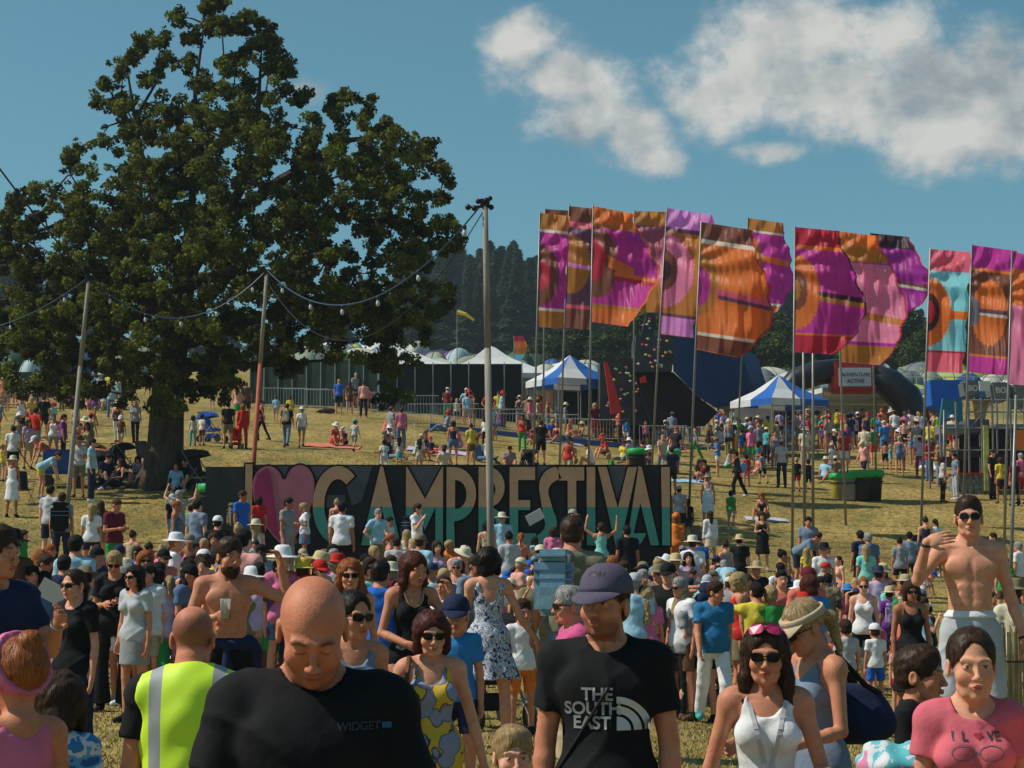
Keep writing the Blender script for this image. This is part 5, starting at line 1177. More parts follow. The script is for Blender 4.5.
def foldchair(px,yf,label,col='black',yaw=0,d=None):
    d=d or ground_at(px,yf,20); b=gnd(px,d); e=empty('camping_chair',b,yaw,label=label,cat='chair'); f=mat('pram_'+col,CC[col],.8)
    for s1 in (-1,1):
        MB().tube([(s1*.28,-.25,0),(-s1*.28*0+s1*.26,.25,.45)],.012,5).build('leg',ALU,e); MB().tube([(s1*.28,.25,0),(s1*.26,-.22,.42),(s1*.27,-.24,.62)],.012,5).build('leg',ALU,e)
        MB().box((s1*.28,0,.64),(.05,.44,.02)).build('armrest',f,e); MB().tube([(s1*.25,.2,.40),(s1*.25,.34,.95)],.012,5).build('back_post',ALU,e)
    MB().prism([(-.25,-.22,.42),(.25,-.22,.42),(.25,.2,.38),(-.25,.2,.38)],(0,0,.015)).build('seat',f,e); MB().prism([(-.25,.2,.40),(.25,.2,.40),(.25,.34,.95),(-.25,.34,.95)],(0,.015,0)).build('backrest',f,e)
foldchair(24,505,'black folding chair beside the white sun dress, far left',yaw=.6); foldchair(533,440,'folding chair on the slope above the sign',yaw=1); foldchair(705,560,'folding chair in crowd right of the sign',yaw=2); foldchair(920,570,'black camping chair behind the bare-chested tall man',yaw=.3); foldchair(148,478,'camping chair against the trunk roots',yaw=2.6,d=63); foldchair(121,478,'camping chair in the shade left of trunk',yaw=.5)
# blue wagon left
b=gnd(64,58); e=empty('folding_wagon',b,.2,label='blue canvas folding wagon left of the oak',cat='wagon'); MB().box((0,0,.62),(.95,.55,.6)).build('canvas_tub',mat('wagon_blue',(.03,.09,.30),.8,.2,3),e,bevel=.06)
for sx in (-.35,.35):
    for sy in (-.25,.25):
        w=MB().lathe([(.1,-.03),(.15,-.03),(.15,.03),(.1,.03)],(0,0,0),14); bmesh.ops.rotate(w.bm,verts=w.bm.verts,matrix=Matrix.Rotation(R(90),3,'X')); bmesh.ops.translate(w.bm,verts=w.bm.verts,vec=(sx,sy*1.25,.15)); w.build('wheel',BK,e)
MB().tube([(-.45,0,.3),(-.8,0,.5),(-1.1,0,.95)],.015,6).build('handle',BK,e); e.scale=(1.25,1.25,1.25)
def rug(px,yf,w,l,c,label,yaw=0,d=None):
    d=d or ground_at(px,yf,20); b=gnd(px,d); n=9; V=[];Q=[]
    ca,sa=math.cos(yaw),math.sin(yaw)
    for j in range(n):
        for i in range(n):
            x=(i/(n-1)-.5)*w;y=(j/(n-1)-.5)*l; X=x*ca-y*sa;Y=x*sa+y*ca; V.append((X,Y,float(gz(b.x+X,d+Y))-b.z+.035+.012*math.sin(i*2.1+j*1.7)))
    V+= [(v[0],v[1],v[2]-.02) for v in V]
    for j in range(n-1):
        for i in range(n-1): a=j*n+i; Q.append((a,a+1,a+n+1,a+n)); Q.append((a+n*n,a+n+n*n,a+n+1+n*n,a+1+n*n))
    link('picnic_rug',np_mesh('rug',V,Q),mat('rug_'+c,CC[c],.9,.35,3.5),loc=b,label=label,cat='rug')
rug(333,447,2.2,1.6,'coral','coral picnic rug under family on slope above the heart'); rug(437,452,2.4,1.4,'lilac','lilac picnic rug above the letter M'); rug(555,443,2.4,1.6,'grey','grey picnic rug with a group above the sign'); rug(686,482,2.0,1.4,'lightblue','pale blue picnic rug right of the sign end'); rug(720,445,2.2,1.2,'beige','beige rug under the seated row before the queue'); rug(765,520,1.4,.9,'lightgrey','small pale rug under the lone sitter in open grass'); rug(270,445,.1,.1,'grey','tiny dropped cloth on the slope') if 0 else None
# reed screen lower right
def reed():
    d=17.0; e=empty('reed_screen',gnd(1000,d),label='low golden reed screen fence at lower right',cat='fence'); o=e.location; x0=at(948,600,d).x-o.x; x1=at(1110,600,d).x-o.x; rd=mat('reed',(.36,.26,.12),.85,.45,5,.5,20,stretch=(6,6,.5)); m=MB(); x=x0; r_=random.Random(2)
    zt=at(1000,628,d).z-o.z
    while x<x1:
        h=zt+r_.uniform(-.04,.03); m.tube([(x,r_.uniform(-.01,.01),-.05),(x+r_.uniform(-.01,.01),r_.uniform(-.01,.01),h)],.009,5); x+=.017
    m.build('reeds',rd,e)
    for z in (.25,.75): MB().tube([(x0,-.02,zt*z),(x1,-.02,zt*z)],.008,5).build('wire',CABLK,e)
    for i in range(4): xx=x0+(x1-x0)*i/3; MB().tube([(xx,.05,-.1),(xx,.05,zt+.05)],.03,6).build('post',WOOD,e)
reed()
# small flags in the campsite
def feather(px,yt,yb,d,label,cols):
    b=gnd(px,d); e=empty('feather_flag',b,label=label,cat='flag'); t=Vector(at(px,yt,d))-b; MB().tube([(0,0,-.1),(0,0,t.z)],.03,5).build('pole',ALU,e)
    z1=t.z; z0=(Vector(at(px,yb,d))-b).z; V=[];Q=[];C=[]
    for j in range(13):
        q=j/12; w=.75*math.sin(math.pi*min(1,.15+q*.8))**.6
        for i in range(4): V.append((i/3*w,.08*math.sin(i*2+q*4),z1-(z1-z0)*q)); C.append(FC[cols[min(len(cols)-1,int(q*len(cols)))]])
    for j in range(12):
        for i in range(3): a=j*4+i; Q.append((a,a+4,a+5,a+1))
    link('sail',np_mesh('sail',V,Q,True,np.array(C)),SILK,e)
feather(514,336,362,108,'rainbow feather flag between the white marquee and banners',['cri','org','och','cya'])
b=gnd(457,110); e=empty('windsock',b,label='small yellow windsock on a pole before the conifers',cat='windsock'); z=at(457,312,110).z-b.z; MB().tube([(0,0,-.1),(0,0,z)],.03,5).build('pole',ALU,e); MB().tube([(0,-.03,z),(.5,-.1,z-.15),(1.0,-.1,z-.5)],[.14,.11,.06],8).build('sock',mat('sock_yellow',(.65,.45,.05),.7),e)
b=gnd(874,100); e=empty('flag',b,.3,label='small blue and white flag beside the inflatable arch',cat='flag'); z=at(874,359,100).z-b.z; MB().tube([(0,0,-.1),(0,0,z)],.025,5).build('pole',ALU,e)
V=[];Q=[];C=[]
for j in range(7):
    for i in range(12): V.append((i/11*1.4,.1*math.sin(i*.9),z-j/6*.85-i/11*.5)); C.append(CC['navy'] if (i<5 or i>7) and j not in(2,) else (.5,.5,.6))
for j in range(6):
    for i in range(11): a=j*12+i; Q.append((a,a+12,a+13,a+1))
link('cloth',np_mesh('cloth',V,Q,True,np.array(C)),SILK,e)
# ---------------------------------------------------------------- the crowd, person by person
# px  y(f feet row / t head row[@depth])  kind pose yaw  top:colour  bottom:colour  hair:colour  [hat:colour] [+ = sunglasses] [skin letter last]
CROWD='''
3 f411 m stand 180 tee:orange shorts:grey short:brown
17 f408 m stand 200 tee:lightblue shorts:grey short:dark
31 f412 f walk 90 tee:beige skirt:denim long:brown
19 f438 f point 200 tank:white skirt:black bun:blond
42 f440 m stand 180 tee:black shorts:black short:brown
34 f457 m hips 160 tee:red shorts:grey short:dark
52 f462 f point 20 tank:white shorts:grey tied:brown
62 f466 m stand 90 tee:purple trousers:black short:dark
74 f437 b stand 0 tee:lightgrey shorts:navy short:brown cap:red
74 f409 m stand 30 tee:navy shorts:navy short:dark cap:white
83 f411 m stand 200 tee:red shorts:brown short:brown
91 f410 m hips 180 tee:lightblue shorts:pink short:grey
98 f411 m stand 150 tee:grey trousers:navy crop:grey sunhat:white
87 f412 f sit 30 tank:pink shorts:navy bun:brown
105 f411 f sit 300 tee:maroon leggings:navy long:dark
108 f409 m stand 0 tee:yellow shorts:black short:dark
121 f410 m stand 60 tee:black trousers:black short:dark
103 f413 f sit 330 tee:lightgrey skirt:green bob:brown
116 f443 f walk 10 tank:brown trousers:white crop:brown sunhat:straw
134 f444 f walk 350 tee:grey trousers:black long:blond
12 f480 m stand 180 tee:white shorts:black short:brown
1 f482 g stand 160 tee:yellow shorts:beige tied:blond
27 f470 f stand 60 tee:lilac skirt:beige long:brown
40 f499 f bend 80 tee:lightblue shorts:yellow short:brown
50 f484 m bend 300 tee:coral shorts:denim crop:grey cap:white
86 f474 f face 0 tank:beige shorts:navy long:brown
74 f474 b stand 200 tee:denim shorts:grey short:blond
12 f518 f stand 160 dress:white none:x crop:blond sunhat:cream
91 f503 m stand 95 tee:lightblue trousers:navy short:dark
78 f498 m hold 10 tee:lightgrey shorts:khaki crop:brown sunhat:brown
50 t486 m stand 150 tee:lightgrey shorts:navy short:dark
62 t493 m stand 180 tee:grey trousers:navy short:brown
92 t504 f stand 190 tee:white shorts:navy long:blond
101 t501 f stand 200 tee:brown skirt:khaki long:brown
115 t499 m hold 60 tee:maroon trousers:green crop:brown
1 t524 m stand 30 tee:maroon shorts:black crop:dark cap:maroon +
12 t528 m stand 30 tee:brown shorts:khaki crop:brown sunhat:black +
24 t530 g stand 60 tee:green shorts:navy long:brown
41 t550 f stand 200 tee:maroon shorts:denim wavy:ginger
76 t536 m stand 180 tee:lightblue shorts:beige short:dark
80 t553 m stand 10 tee:black shorts:grey crop:dark cap:black +
65 t556 m stand 190 tee:navy trousers:black short:dark
98 t545 f stand 20 tee:pink skirt:navy bob:brown
120 t543 m stand 180 tee:black shorts:navy crop:brown cap:navy
133 t531 f stand 160 tank:beige shorts:black bun:brown
139 t547 f stand 330 tee:blue shorts:denim bob:dark +
126 t558 f stand 20 tee:cream skirt:beige crop:grey sunhat:cream
34 t575 m stand 30 tee:khaki trousers:black short:dark
51 t545 b stand 100 tee:coral shorts:green short:ginger
88 t573 f hold 200 tee:lightgrey shorts:black crop:brown sunhat:khaki
146 f397 b walk 60 tee:brown shorts:beige short:brown
211 f411 g stand 180 tee:black shorts:grey bob:dark
229 f400 m stand 90 tee:lightgrey shorts:blue short:brown cap:white
236 f425 f stand 170 tank:salmon skirt:green long:brown
245 f423 m stand 200 tee:brown shorts:navy short:ginger
242 f449 f stand 180 long:red trousers:red bob:ginger
227 f449 m stand 200 tee:black shorts:khaki short:brown
192 f446 g stand 190 tee:lightgrey trousers:teal bob:brown
201 f446 b stand 160 tee:white shorts:brown short:dark
261 f441 f walk 270 tank:maroon leggings:black tied:brown
104 f487 m sit 40 tee:navy trousers:navy short:dark
117 f489 f sitl 320 tank:black leggings:black long:brown
140 f486 f sit 350 tee:slate shorts:black bob:dark
176 f492 f sitl 20 tee:lightblue shorts:navy tied:brown
187 f490 m sit 330 tee:black trousers:black short:dark
172 t493 b stand 40 tee:black shorts:grey crop:brown cap:lightgrey
179 t489 m arms 180 tee:grey shorts:khaki crop:grey cap:grey
176 t501 f stand 90 dress:denim none:x bun:ginger
191 t505 b stand 150 tee:lime shorts:grey short:dark
197 t500 m stand 150 tee:slate shorts:navy short:dark
218 t514 m stand 190 tee:black shorts:blue crop:dark cap:white
214 t533 f stand 20 tee:maroon shorts:black wavy:brown
232 t498 b stand 60 tee:khaki shorts:navy short:brown
242 t491 m stand 60 tee:blue trousers:navy short:brown
259 t497 f stand 200 tee:red skirt:maroon bob:dark
256 t519 f stand 180 tank:white shorts:beige long:blond sunhat:cream
243 t530 m stand 160 tee:salmon shorts:navy short:dark
171 t537 g stand 200 tee:blue shorts:white bob:blond
164 t547 m stand 30 tee:coral shorts:khaki crop:dark cap:black +
146 t551 f stand 20 tee:pink shorts:white bob:ginger +
204 t553 m stand 10 tee:teal shorts:grey crop:brown cap:teal
262 t545 m stand 10 tee:grey shorts:navy short:dark d
190 t560 f face 170 tank:white shorts:denim wavy:dark
216 t548 f stand 200 tee:brown skirt:black bun:brown
288 t498 m stand 60 tee:grey trousers:grey short:dark
305 t503 f hold 290 tee:white skirt:denim long:blond
337 t499 f face 190 tank:white shorts:navy bun:blond
342 t500 m stand 170 tee:white shorts:black crop:dark cap:black
378 t509 m hips 40 tee:lightblue shorts:khaki short:grey
389 t517 b stand 60 tee:white shorts:lightblue short:dark
417 t504 m face 60 tee:white shorts:navy short:brown
420 t532 m stand 160 tee:lightblue shorts:navy crop:brown cap:khaki
407 t530 f stand 180 tee:cream shorts:denim long:blond
456 t511 g hips 180 tank:orange tutu:pink bun:brown
487 t521 f stand 180 sun:beige none:x bob:dark
502 t512 m stand 180 tee:lightblue shorts:beige crop:grey sunhat:cream
509 t532 f stand 180 tee:lightgrey shorts:white bun:dark
521 t533 f stand 170 tank:coral skirt:black tied:ginger
535 t537 g hold 200 tee:lightblue shorts:white bob:dark
553 t527 f stand 180 tee:pink shorts:black bob:brown
572 t508 m stand 60 tee:white trousers:black crop:brown cap:beige
601 t523 f arms 180 tank:aqua trousers:navy short:brown
627 t526 m stand 185 tee:black shorts:black short:dark
532 t486 f hold 200 tee:black leggings:black bob:pinkish
391 t556 m stand 20 tee:slate shorts:grey short:brown +
397 t538 m hold 170 tee:lightgrey shorts:navy short:dark
283 t545 f stand 10 tee:pink shorts:denim crop:brown sunhat:white
303 t548 b stand 40 tee:lightgrey shorts:navy crop:brown cap:beige
333 t545 m stand 10 tee:blue shorts:black short:dark +
275 f422 b walk 180 tee:lightblue shorts:beige short:brown
289 f424 b walk 180 tee:yellow shorts:khaki short:brown
286 f448 m walk 180 tee:black trousers:slate short:brown
301 f448 f walk 180 tee:white shorts:grey crop:grey sunhat:white
331 f405 f stand 90 tank:white trousers:brown bob:grey
338 f415 m stand 180 tee:blue shorts:black short:blond
349 f414 f stand 190 tee:brown skirt:maroon long:brown
363 f418 m stand 180 tee:salmon trousers:black short:brown
369 f410 g stand 160 tee:red shorts:black tied:dark
355 f408 m stand 40 tee:grey shorts:navy short:grey
333 f446 f sit 30 tank:red shorts:coral crop:brown sunhat:white
345 f446 b sit 330 tee:purple shorts:navy crop:brown sunhat:cream
354 f452 b walk 150 tee:lightgrey shorts:grey crop:brown cap:teal
384 f475 b walk 180 tee:white trousers:white bun:dark d
399 f470 g stand 180 tee:lightgrey skirt:teal long:brown
419 f474 g stand 190 tee:cream shorts:cream long:brown
428 f453 f sitl 60 tank:navy shorts:navy tied:brown
453 f467 f stand 180 bandeau:navy shorts:denim bob:brown
471 f467 f stand 190 tee:yellow skirt:brown bun:brown
460 f450 f sit 300 tee:pink skirt:lilac tied:blond
467 f429 m walk 190 tee:lightblue shorts:beige crop:brown
485 f446 b stand 160 tee:white trousers:black bob:dark
479 f462 m sitl 60 tee:denim trousers:denim short:brown
488 f463 m sit 200 tee:white trousers:denim short:blond
509 f472 m sit 20 tee:grey shorts:navy short:dark
479 f412 f stand 10 tee:yellow shorts:grey bob:brown
487 f413 m stand 350 tee:yellow trousers:black crop:brown cap:yellow
499 f414 f hold 60 tee:coral shorts:beige crop:brown sunhat:straw
511 f414 f walk 300 tee:cream skirt:denim crop:blond sunhat:white
453 f412 m stand 20 tee:khaki trousers:khaki crop:dark cap:khaki
418 f410 f stand 20 tee:maroon shorts:pink crop:brown sunhat:white
541 f466 m face 170 tee:black shorts:black short:brown
573 f466 f sit 350 tank:salmon skirt:green bun:ginger
592 f468 m sit 250 tee:white shorts:beige short:dark
541 f440 g sit 90 tee:green shorts:brown short:dark
551 f442 m sit 20 tee:blue shorts:navy short:blond
556 f443 f sitl 330 tank:maroon shorts:grey tied:brown
568 f440 f sit 60 tank:coral shorts:beige bob:ginger
580 f443 f sitl 290 tank:brown shorts:brown crop:brown sunhat:yellow
573 f422 m walk 120 tee:white shorts:navy short:dark
601 f421 m walk 150 tee:white shorts:orange crop:dark
534 f414 f stand 10 tee:white shorts:grey crop:brown sunhat:white
549 f414 f stand 340 tank:salmon shorts:beige crop:brown sunhat:cream
559 f415 m stand 10 tee:slate trousers:grey short:dark
521 f414 m stand 30 tee:orange shorts:black short:blond
622 f418 f stand 180 tee:grey shorts:denim bun:brown
631 f419 f stand 200 tank:beige leggings:black crop:brown sunhat:beige
641 f420 m stand 180 tee:denim trousers:lightgrey short:grey
652 f423 m stand 160 tee:beige shorts:black short:brown
659 f424 m point 200 tee:navy shorts:beige crop:dark cap:navy
671 f426 f stand 180 tee:lightgrey trousers:lightblue bob:brown
679 f424 f stand 190 tee:pink trousers:denim tied:blond
687 f429 m stand 180 tee:black shorts:black crop:dark cap:white
697 f426 m stand 180 tee:yellow trousers:denim short:brown
706 f431 m stand 175 tee:salmon trousers:beige short:brown
712 f428 f stand 190 tank:salmon shorts:slate bun:blond
719 f430 b stand 170 tee:blue shorts:navy short:dark
727 f428 m point 200 tee:maroon shorts:khaki short:brown
735 f434 f stand 185 tank:lightblue shorts:denim long:brown
750 f431 f hold 180 tee:maroon skirt:pink bun:dark
759 f430 f stand 190 tee:white skirt:lilac long:dark
743 f427 m stand 170 tee:green trousers:grey short:brown
767 f428 b stand 60 tee:grey shorts:navy short:brown
779 f424 f stand 200 tank:yellow leggings:navy long:brown
709 f446 f sit 30 tank:maroon shorts:beige bun:brown
721 f447 m sit 200 tee:white shorts:cream crop:blond sunhat:white
732 f448 f sit 180 tee:purple skirt:navy bob:grey
741 f451 m sit 190 tee:azure shorts:navy short:dark
745 f436 f sit 20 tank:coral skirt:brown tied:ginger
759 f462 f stand 180 tee:slate shorts:black bun:blond
775 f447 f sitl 30 tee:pink shorts:lilac crop:brown sunhat:red
787 f446 m sit 60 tee:lightblue shorts:grey crop:dark cap:red
782 f488 m stand 180 tee:lightgrey trousers:navy crop:brown cap:slate
738 f498 m walk 270 long:black trousers:black short:dark
747 f487 b stand 180 tee:red shorts:pink short:dark
763 f484 b walk 200 tee:slate shorts:black short:brown
668 f449 m sit 300 tee:navy shorts:black short:dark
659 f445 f sitl 30 tank:azure shorts:lightblue tied:dark
677 f456 m sitl 60 tee:lightgrey shorts:navy crop:brown cap:lightgrey
697 f482 f sit 40 tee:brown shorts:navy long:brown
707 f484 f sit 330 tee:maroon shorts:coral bob:brown
672 f496 m stand 190 tee:navy shorts:black short:dark
708 f529 f stand 180 sun:white none:x crop:blond sunhat:straw
710 t511 f stand 185 long:white skirt:cream long:brown
679 t485 m stand 170 tee:grey shorts:black crop:dark cap:grey
688 t499 b stand 180 tee:black shorts:navy short:dark d
676 t512 f stand 175 tee:orange shorts:orange bob:ginger beanie:orange
731 f530 b stand 150 tee:green shorts:beige short:dark
764 f521 f sit 340 tank:black skirt:brown bob:ginger
762 f571 f hold 350 dress:black none:x long:brown
739 t534 m stand 180 tee:black shorts:black crop:dark sunhat:straw
697 t536 m stand 185 tee:blue shorts:khaki short:brown
682 t545 b stand 160 tee:lime shorts:black crop:brown cap:slate
692 t535 m stand 170 tee:white shorts:grey crop:brown sunhat:cream
725 t541 f stand 200 tank:grey leggings:black bun:brown
668 t560 m stand 350 tee:black shorts:grey crop:dark cap:black
755 t560 m stand 10 tee:black trousers:beige crop:brown sunhat:straw
781 t550 f stand 90 tank:salmon skirt:black bun:dark
797 f492 b stand 180 tee:black shorts:red short:blond
809 f493 b walk 190 tee:black shorts:black short:dark
800 f446 f stand 180 tee:lilac trousers:grey crop:brown sunhat:cream
809 f444 m stand 350 tee:khaki trousers:green crop:brown sunhat:straw
829 f450 f stand 180 tank:maroon shorts:lightgrey crop:brown cap:cream
838 f442 m stand 170 long:yellow shorts:green crop:brown cap:red
845 f473 m stand 180 tee:red shorts:white short:brown
833 f472 g walk 175 tee:white skirt:white crop:blond sunhat:cream
859 f448 m stand 200 tee:navy trousers:black crop:dark cap:white
868 f449 f hold 180 tank:navy skirt:black bun:brown
877 f450 m stand 180 tee:green shorts:navy short:brown
886 f470 b stand 180 none:x shorts:black short:dark
903 f471 b stand 190 tee:white shorts:black short:brown
883 f444 m stand 190 tee:orange shorts:grey short:ginger
889 f455 f stand 180 tee:pink skirt:red bun:brown
896 f447 m stand 180 tee:white trousers:denim short:dark
905 f455 f stand 175 bandeau:salmon skirt:black bun:dark
911 f446 m stand 190 tee:white shorts:pink short:brown
917 f460 m stand 200 tee:grey shorts:lightblue short:dark
924 f449 m stand 170 tee:slate trousers:black short:brown
931 f461 m stand 150 tee:yellow trousers:black short:dark
939 f449 m stand 190 tee:lime trousers:khaki short:dark
943 f503 f stand 95 tee:lightgrey leggings:black long:brown
948 f470 f sit 60 tank:orange shorts:coral bob:ginger
956 f500 m stand 280 tee:slate trousers:lightgrey short:dark
942 f456 b stand 80 tee:blue shorts:navy short:brown
1001 f504 f stand 180 tee:yellow skirt:black bob:brown
993 f500 m stand 60 tee:black trousers:black short:brown
1015 f506 f stand 200 tee:maroon leggings:black tied:brown
1022 f504 m stand 200 tee:pink shorts:red short:grey
808 t517 m stand 350 tee:slate trousers:navy short:dark
797 t538 m bend 60 tee:slate shorts:navy short:brown
806 t548 g stand 180 tee:yellow shorts:brown long:blond
823 t542 m stand 20 tee:white shorts:navy crop:dark sunhat:black
827 t547 f stand 180 tee:pink shorts:navy bun:blond
838 t556 f face 300 tank:salmon skirt:black tied:brown
860 t531 m stand 190 tee:navy trousers:black short:dark
868 t533 m stand 200 tee:denim shorts:navy short:grey
865 t545 f stand 180 tee:aqua skirt:beige long:blond
899 t538 f stand 180 tee:grey shorts:black bun:dark
909 t532 m stand 180 tee:slate trousers:navy short:dark
925 t517 f stand 180 tank:navy shorts:denim bun:brown
935 t519 f stand 190 tee:white skirt:denim tied:dark
993 t533 m stand 270 tee:white shorts:beige short:brown
1018 t542 m stand 230 tee:white shorts:khaki short:grey
1003 t556 f stand 170 tee:green shorts:brown long:brown
979 t560 m stand 30 tee:lightgrey shorts:navy crop:brown cap:green
806 t564 m hold 0 tee:coral shorts:black crop:brown cap:maroon
847 t584 g stand 185 tee:pink shorts:maroon crop:brown sunhat:azure
862 t578 f stand 350 tank:white shorts:black bun:ginger +
881 t563 f hold 0 tee:coral skirt:red long:dark sunhat:straw
888 t586 f stand 180 tee:purple leggings:purple crop:brown sunhat:straw
903 t574 f stand 60 tank:beige skirt:beige crop:brown sunhat:beige
909 t581 f stand 0 dress:black none:x bob:brown +
920 t588 b stand 200 tee:khaki shorts:navy crop:brown cap:denim
873 t622 b stand 180 tee:white shorts:blue crop:brown cap:white
844 t620 b stand 190 tee:lightgrey shorts:black short:brown
918 t619 g stand 180 tee:white skirt:brown tied:brown
897 t638 g stand 10 tee:salmon shorts:red bob:ginger
1013 t578 m stand 180 tee:cream shorts:beige crop:brown sunhat:khaki
990 t592 f stand 20 tee:khaki skirt:green bun:dark
667 t571 m stand 150 tee:white shorts:lightgrey crop:brown cap:navy
680 t600 f hold 90 tee:grey leggings:black long:blond
707 t573 m stand 330 tee:aqua shorts:white crop:brown cap:lightgrey +
731 t567 m bend 200 tee:lightblue shorts:navy short:grey
745 t574 f hold 20 tank:khaki shorts:black long:brown
780 t563 m stand 180 tee:white shorts:maroon short:dark
697 t571 b stand 170 tee:red shorts:black short:ginger
612 t556 f stand 200 tee:beige skirt:brown wavy:ginger
623 t562 m stand 10 tee:khaki shorts:black short:brown +
641 t588 f hold 170 bandeau:black skirt:black bun:brown
646 t601 f stand 180 tee:pink skirt:denim wavy:blond
634 t573 m stand 180 tee:lightblue shorts:grey crop:grey cap:lightgrey
457 t560 f stand 350 tank:white shorts:navy short:grey +
437 t541 f stand 20 tank:lilac shorts:white long:brown
475 t556 m stand 30 tee:slate shorts:khaki short:brown
280 t566 m stand 10 tee:brown shorts:navy short:dark +
303 t572 m stand 180 tee:white shorts:black crop:brown sunhat:yellow
318 t556 f stand 200 tank:purple shorts:black bun:brown
365 t575 m stand 20 tee:maroon shorts:black short:dark
150 t572 m stand 330 tee:white shorts:beige short:brown
140 t567 f stand 20 tee:white skirt:lightgrey long:brown +
186 t583 f stand 180 tee:lilac skirt:pink tied:dark
252 t585 f stand 40 tee:khaki shorts:beige long:blond sunhat:white
267 t600 g stand 190 tee:brown shorts:red wavy:blond
'''
def zone(px,py,d):
    if d>85: L=[(135,'beyond the oak on the far left'),(260,'beyond the oak trunk'),(378,'before the green screen fence'),(470,'before the black tarpaulin wall'),(600,'behind barriers by the left gazebo'),(700,'queueing under the climbing wall'),(775,'queueing left of the right gazebo'),(830,'beside the right gazebo'),(930,'under the inflatable arch'),(1100,'below the blue hoarding')]
    elif d>62: L=[(30,'on the far left grass'),(70,'on the grass near the blue wagon'),(150,'on the grass left of oak trunk'),(270,'on the grass right of oak trunk'),(380,'on the slope above the heart'),(450,'on the slope above letters A and M'),(525,'on the slope above letters P and B'),(600,'on the slope above letters S and T'),(680,'near bins above the sign end'),(755,'on open grass below the climbing wall'),(820,'on open grass left of three bins'),(880,'on open grass behind three bins'),(935,'before the inflatable arch crowd'),(1100,'beside the scaffold stall')]
    elif d>43: L=[(40,'at the left edge below the oak'),(110,'by the leaning left pole'),(205,'at the dark left end of sign'),(252,'by the red pole'),(315,'in front of the heart'),(358,'in front of letter C'),(403,'in front of letter A'),(444,'in front of letter M'),(476,'in front of letter P'),(508,'in front of letter B'),(540,'in front of letter E'),(558,'in front of letter S'),(585,'in front of letter T'),(640,'in front of letter V'),(720,'just right of the sign end'),(790,'right of the sign on open grass'),(850,'below the three bins'),(1100,'on grass behind the tall bare-chested man')]
    else: L=[(50,'in crowd behind the navy shirted man'),(100,'in crowd behind the women in black'),(150,'in crowd beside the flared trousers woman'),(200,'in crowd behind the high-vis vest'),(262,'in crowd near the bearded bare-chested man'),(345,'in crowd above the bald head'),(400,'in crowd by the royal blue shirt'),(470,'in crowd left of the floral dress'),(530,'in crowd right of the floral dress'),(585,'in crowd left of the grey cap'),(660,'in crowd right of the grey cap'),(735,'in crowd around the steel blue shirt'),(800,'in crowd above the pink framed sunglasses'),(850,'in crowd above the blonde visor'),(935,'in crowd left of the tall bare-chested man'),(1100,'in crowd above the reed screen')]
    for m_,t in L:
        if px<m_: return t
CNM={'hivis':'yellow'}
HN={'short':'short {} hair','crop':'','long':'long {} hair','wavy':'wavy {} hair','bob':'{} bob','tied':'{} ponytail','bun':'{} bun'}
LABELS={}
def plabel(top,tc,bot,bc,hair,hc,hat,hatc,pose,px,py,d,glasses=False):
    G={'tee':'t-shirt','long':'long sleeved top','tank':'vest top','bandeau':'strapless top','dress':'dress','sun':'sundress','none':''}
    w=[]
    if top in('dress','sun'): w=f'{tc} {G[top]}'
    else: w=(f'{tc} {G[top]}' if top!='none' else 'no shirt')+(f' and {bc} {bot}' if bot!='none' else '')
    h=(f'{hatc} {"cap" if hat=="cap" else "headscarf" if hat=="beanie" else "sun hat"}' if hat else HN[hair].format(hc))
    act={'sit':'sitting ','sitl':'lounging ','bend':'bending ','arms':'with raised arms ','point':'pointing ','walk':'walking ','chair':'sitting '}.get(pose,'')
    z=zone(px,py,d)
    l=f'person in {w}, {h}, {act}{z}'.replace(' ,',',').replace(', ,',',')
    ws=l.split()
    if len(ws)>16: l=f'person in {w}, {act}{z}'; 
    if len(l.split())>16: l=f'person in {w}, {z}'
    return l
npers=0
SKR=random.Random(9)
POS=[]; FAR=[]
def add_person(px,yspec,kind,pose,yaw,top,tc,bot,bc,hair,hc,hat,hatc,gl,sk,grp='festival goers across the field'):
    H=KP[kind]['H']*SKR.uniform(.96,1.04); d=None
    seatH={'sit':.88,'sitl':.86,'bend':1.35}.get(pose)
    if yspec[0]=='f':
        d=ground_at(px,float(yspec[1:]),8,118)
    else:
        yt=float(yspec[1:].split('@')[0])
        if '@' in yspec: d=float(yspec.split('@')[1])
        else:
            best=-1; Hh=(seatH or H)*(1.0 if not hat else 1.03)
            for dd in np.arange(21,58,.7):
                p=at(px,yt,dd); hz=p.z-float(gz(p.x,dd))
                if .9*Hh<hz<1.07*Hh:
                    m=min([9]+[math.hypot(p.x-a,(dd-b)) for a,b in POS]); m=min(m,1.6)+.15*SKR.random()
                    if m>best: best=m; d=float(dd)
            if d is None: d=top_at(px,yt,Hh,21,60) or 23.
        z=at(px,yt,d).z-float(gz(at(px,yt,d).x,d)); z/= (1.03 if hat else 1.0)
        if not seatH: H=min(max(z,H*.86),H*1.10)
    x=at(px,500,d).x
    POS.append((x,d))
    lb=plabel(top,tc,bot,bc,hair,hc,hat,hatc,pose,px,0,d,gl)
    if d>80.5: FAR.append((x,d,H,kind,pose,yaw,top,tc,bot,bc,hair,hc,hat,hatc)); return True
    if lb in LABELS: return None
    LABELS[lb]=1
    ob,J,parts=person(x,d,H,kind,pose,yaw+SKR.uniform(-14,14),top,tc,bot,bc,hair,hc,hat,hatc,gl,sk,shoe=SKR.choice(['black','white','brown','grey']) if d<70 else 'black')
    if pose in('sit','sitl'): ob.location.z-=.04*H
    tag(ob,lb,'person',grp); return ob
dup=[]
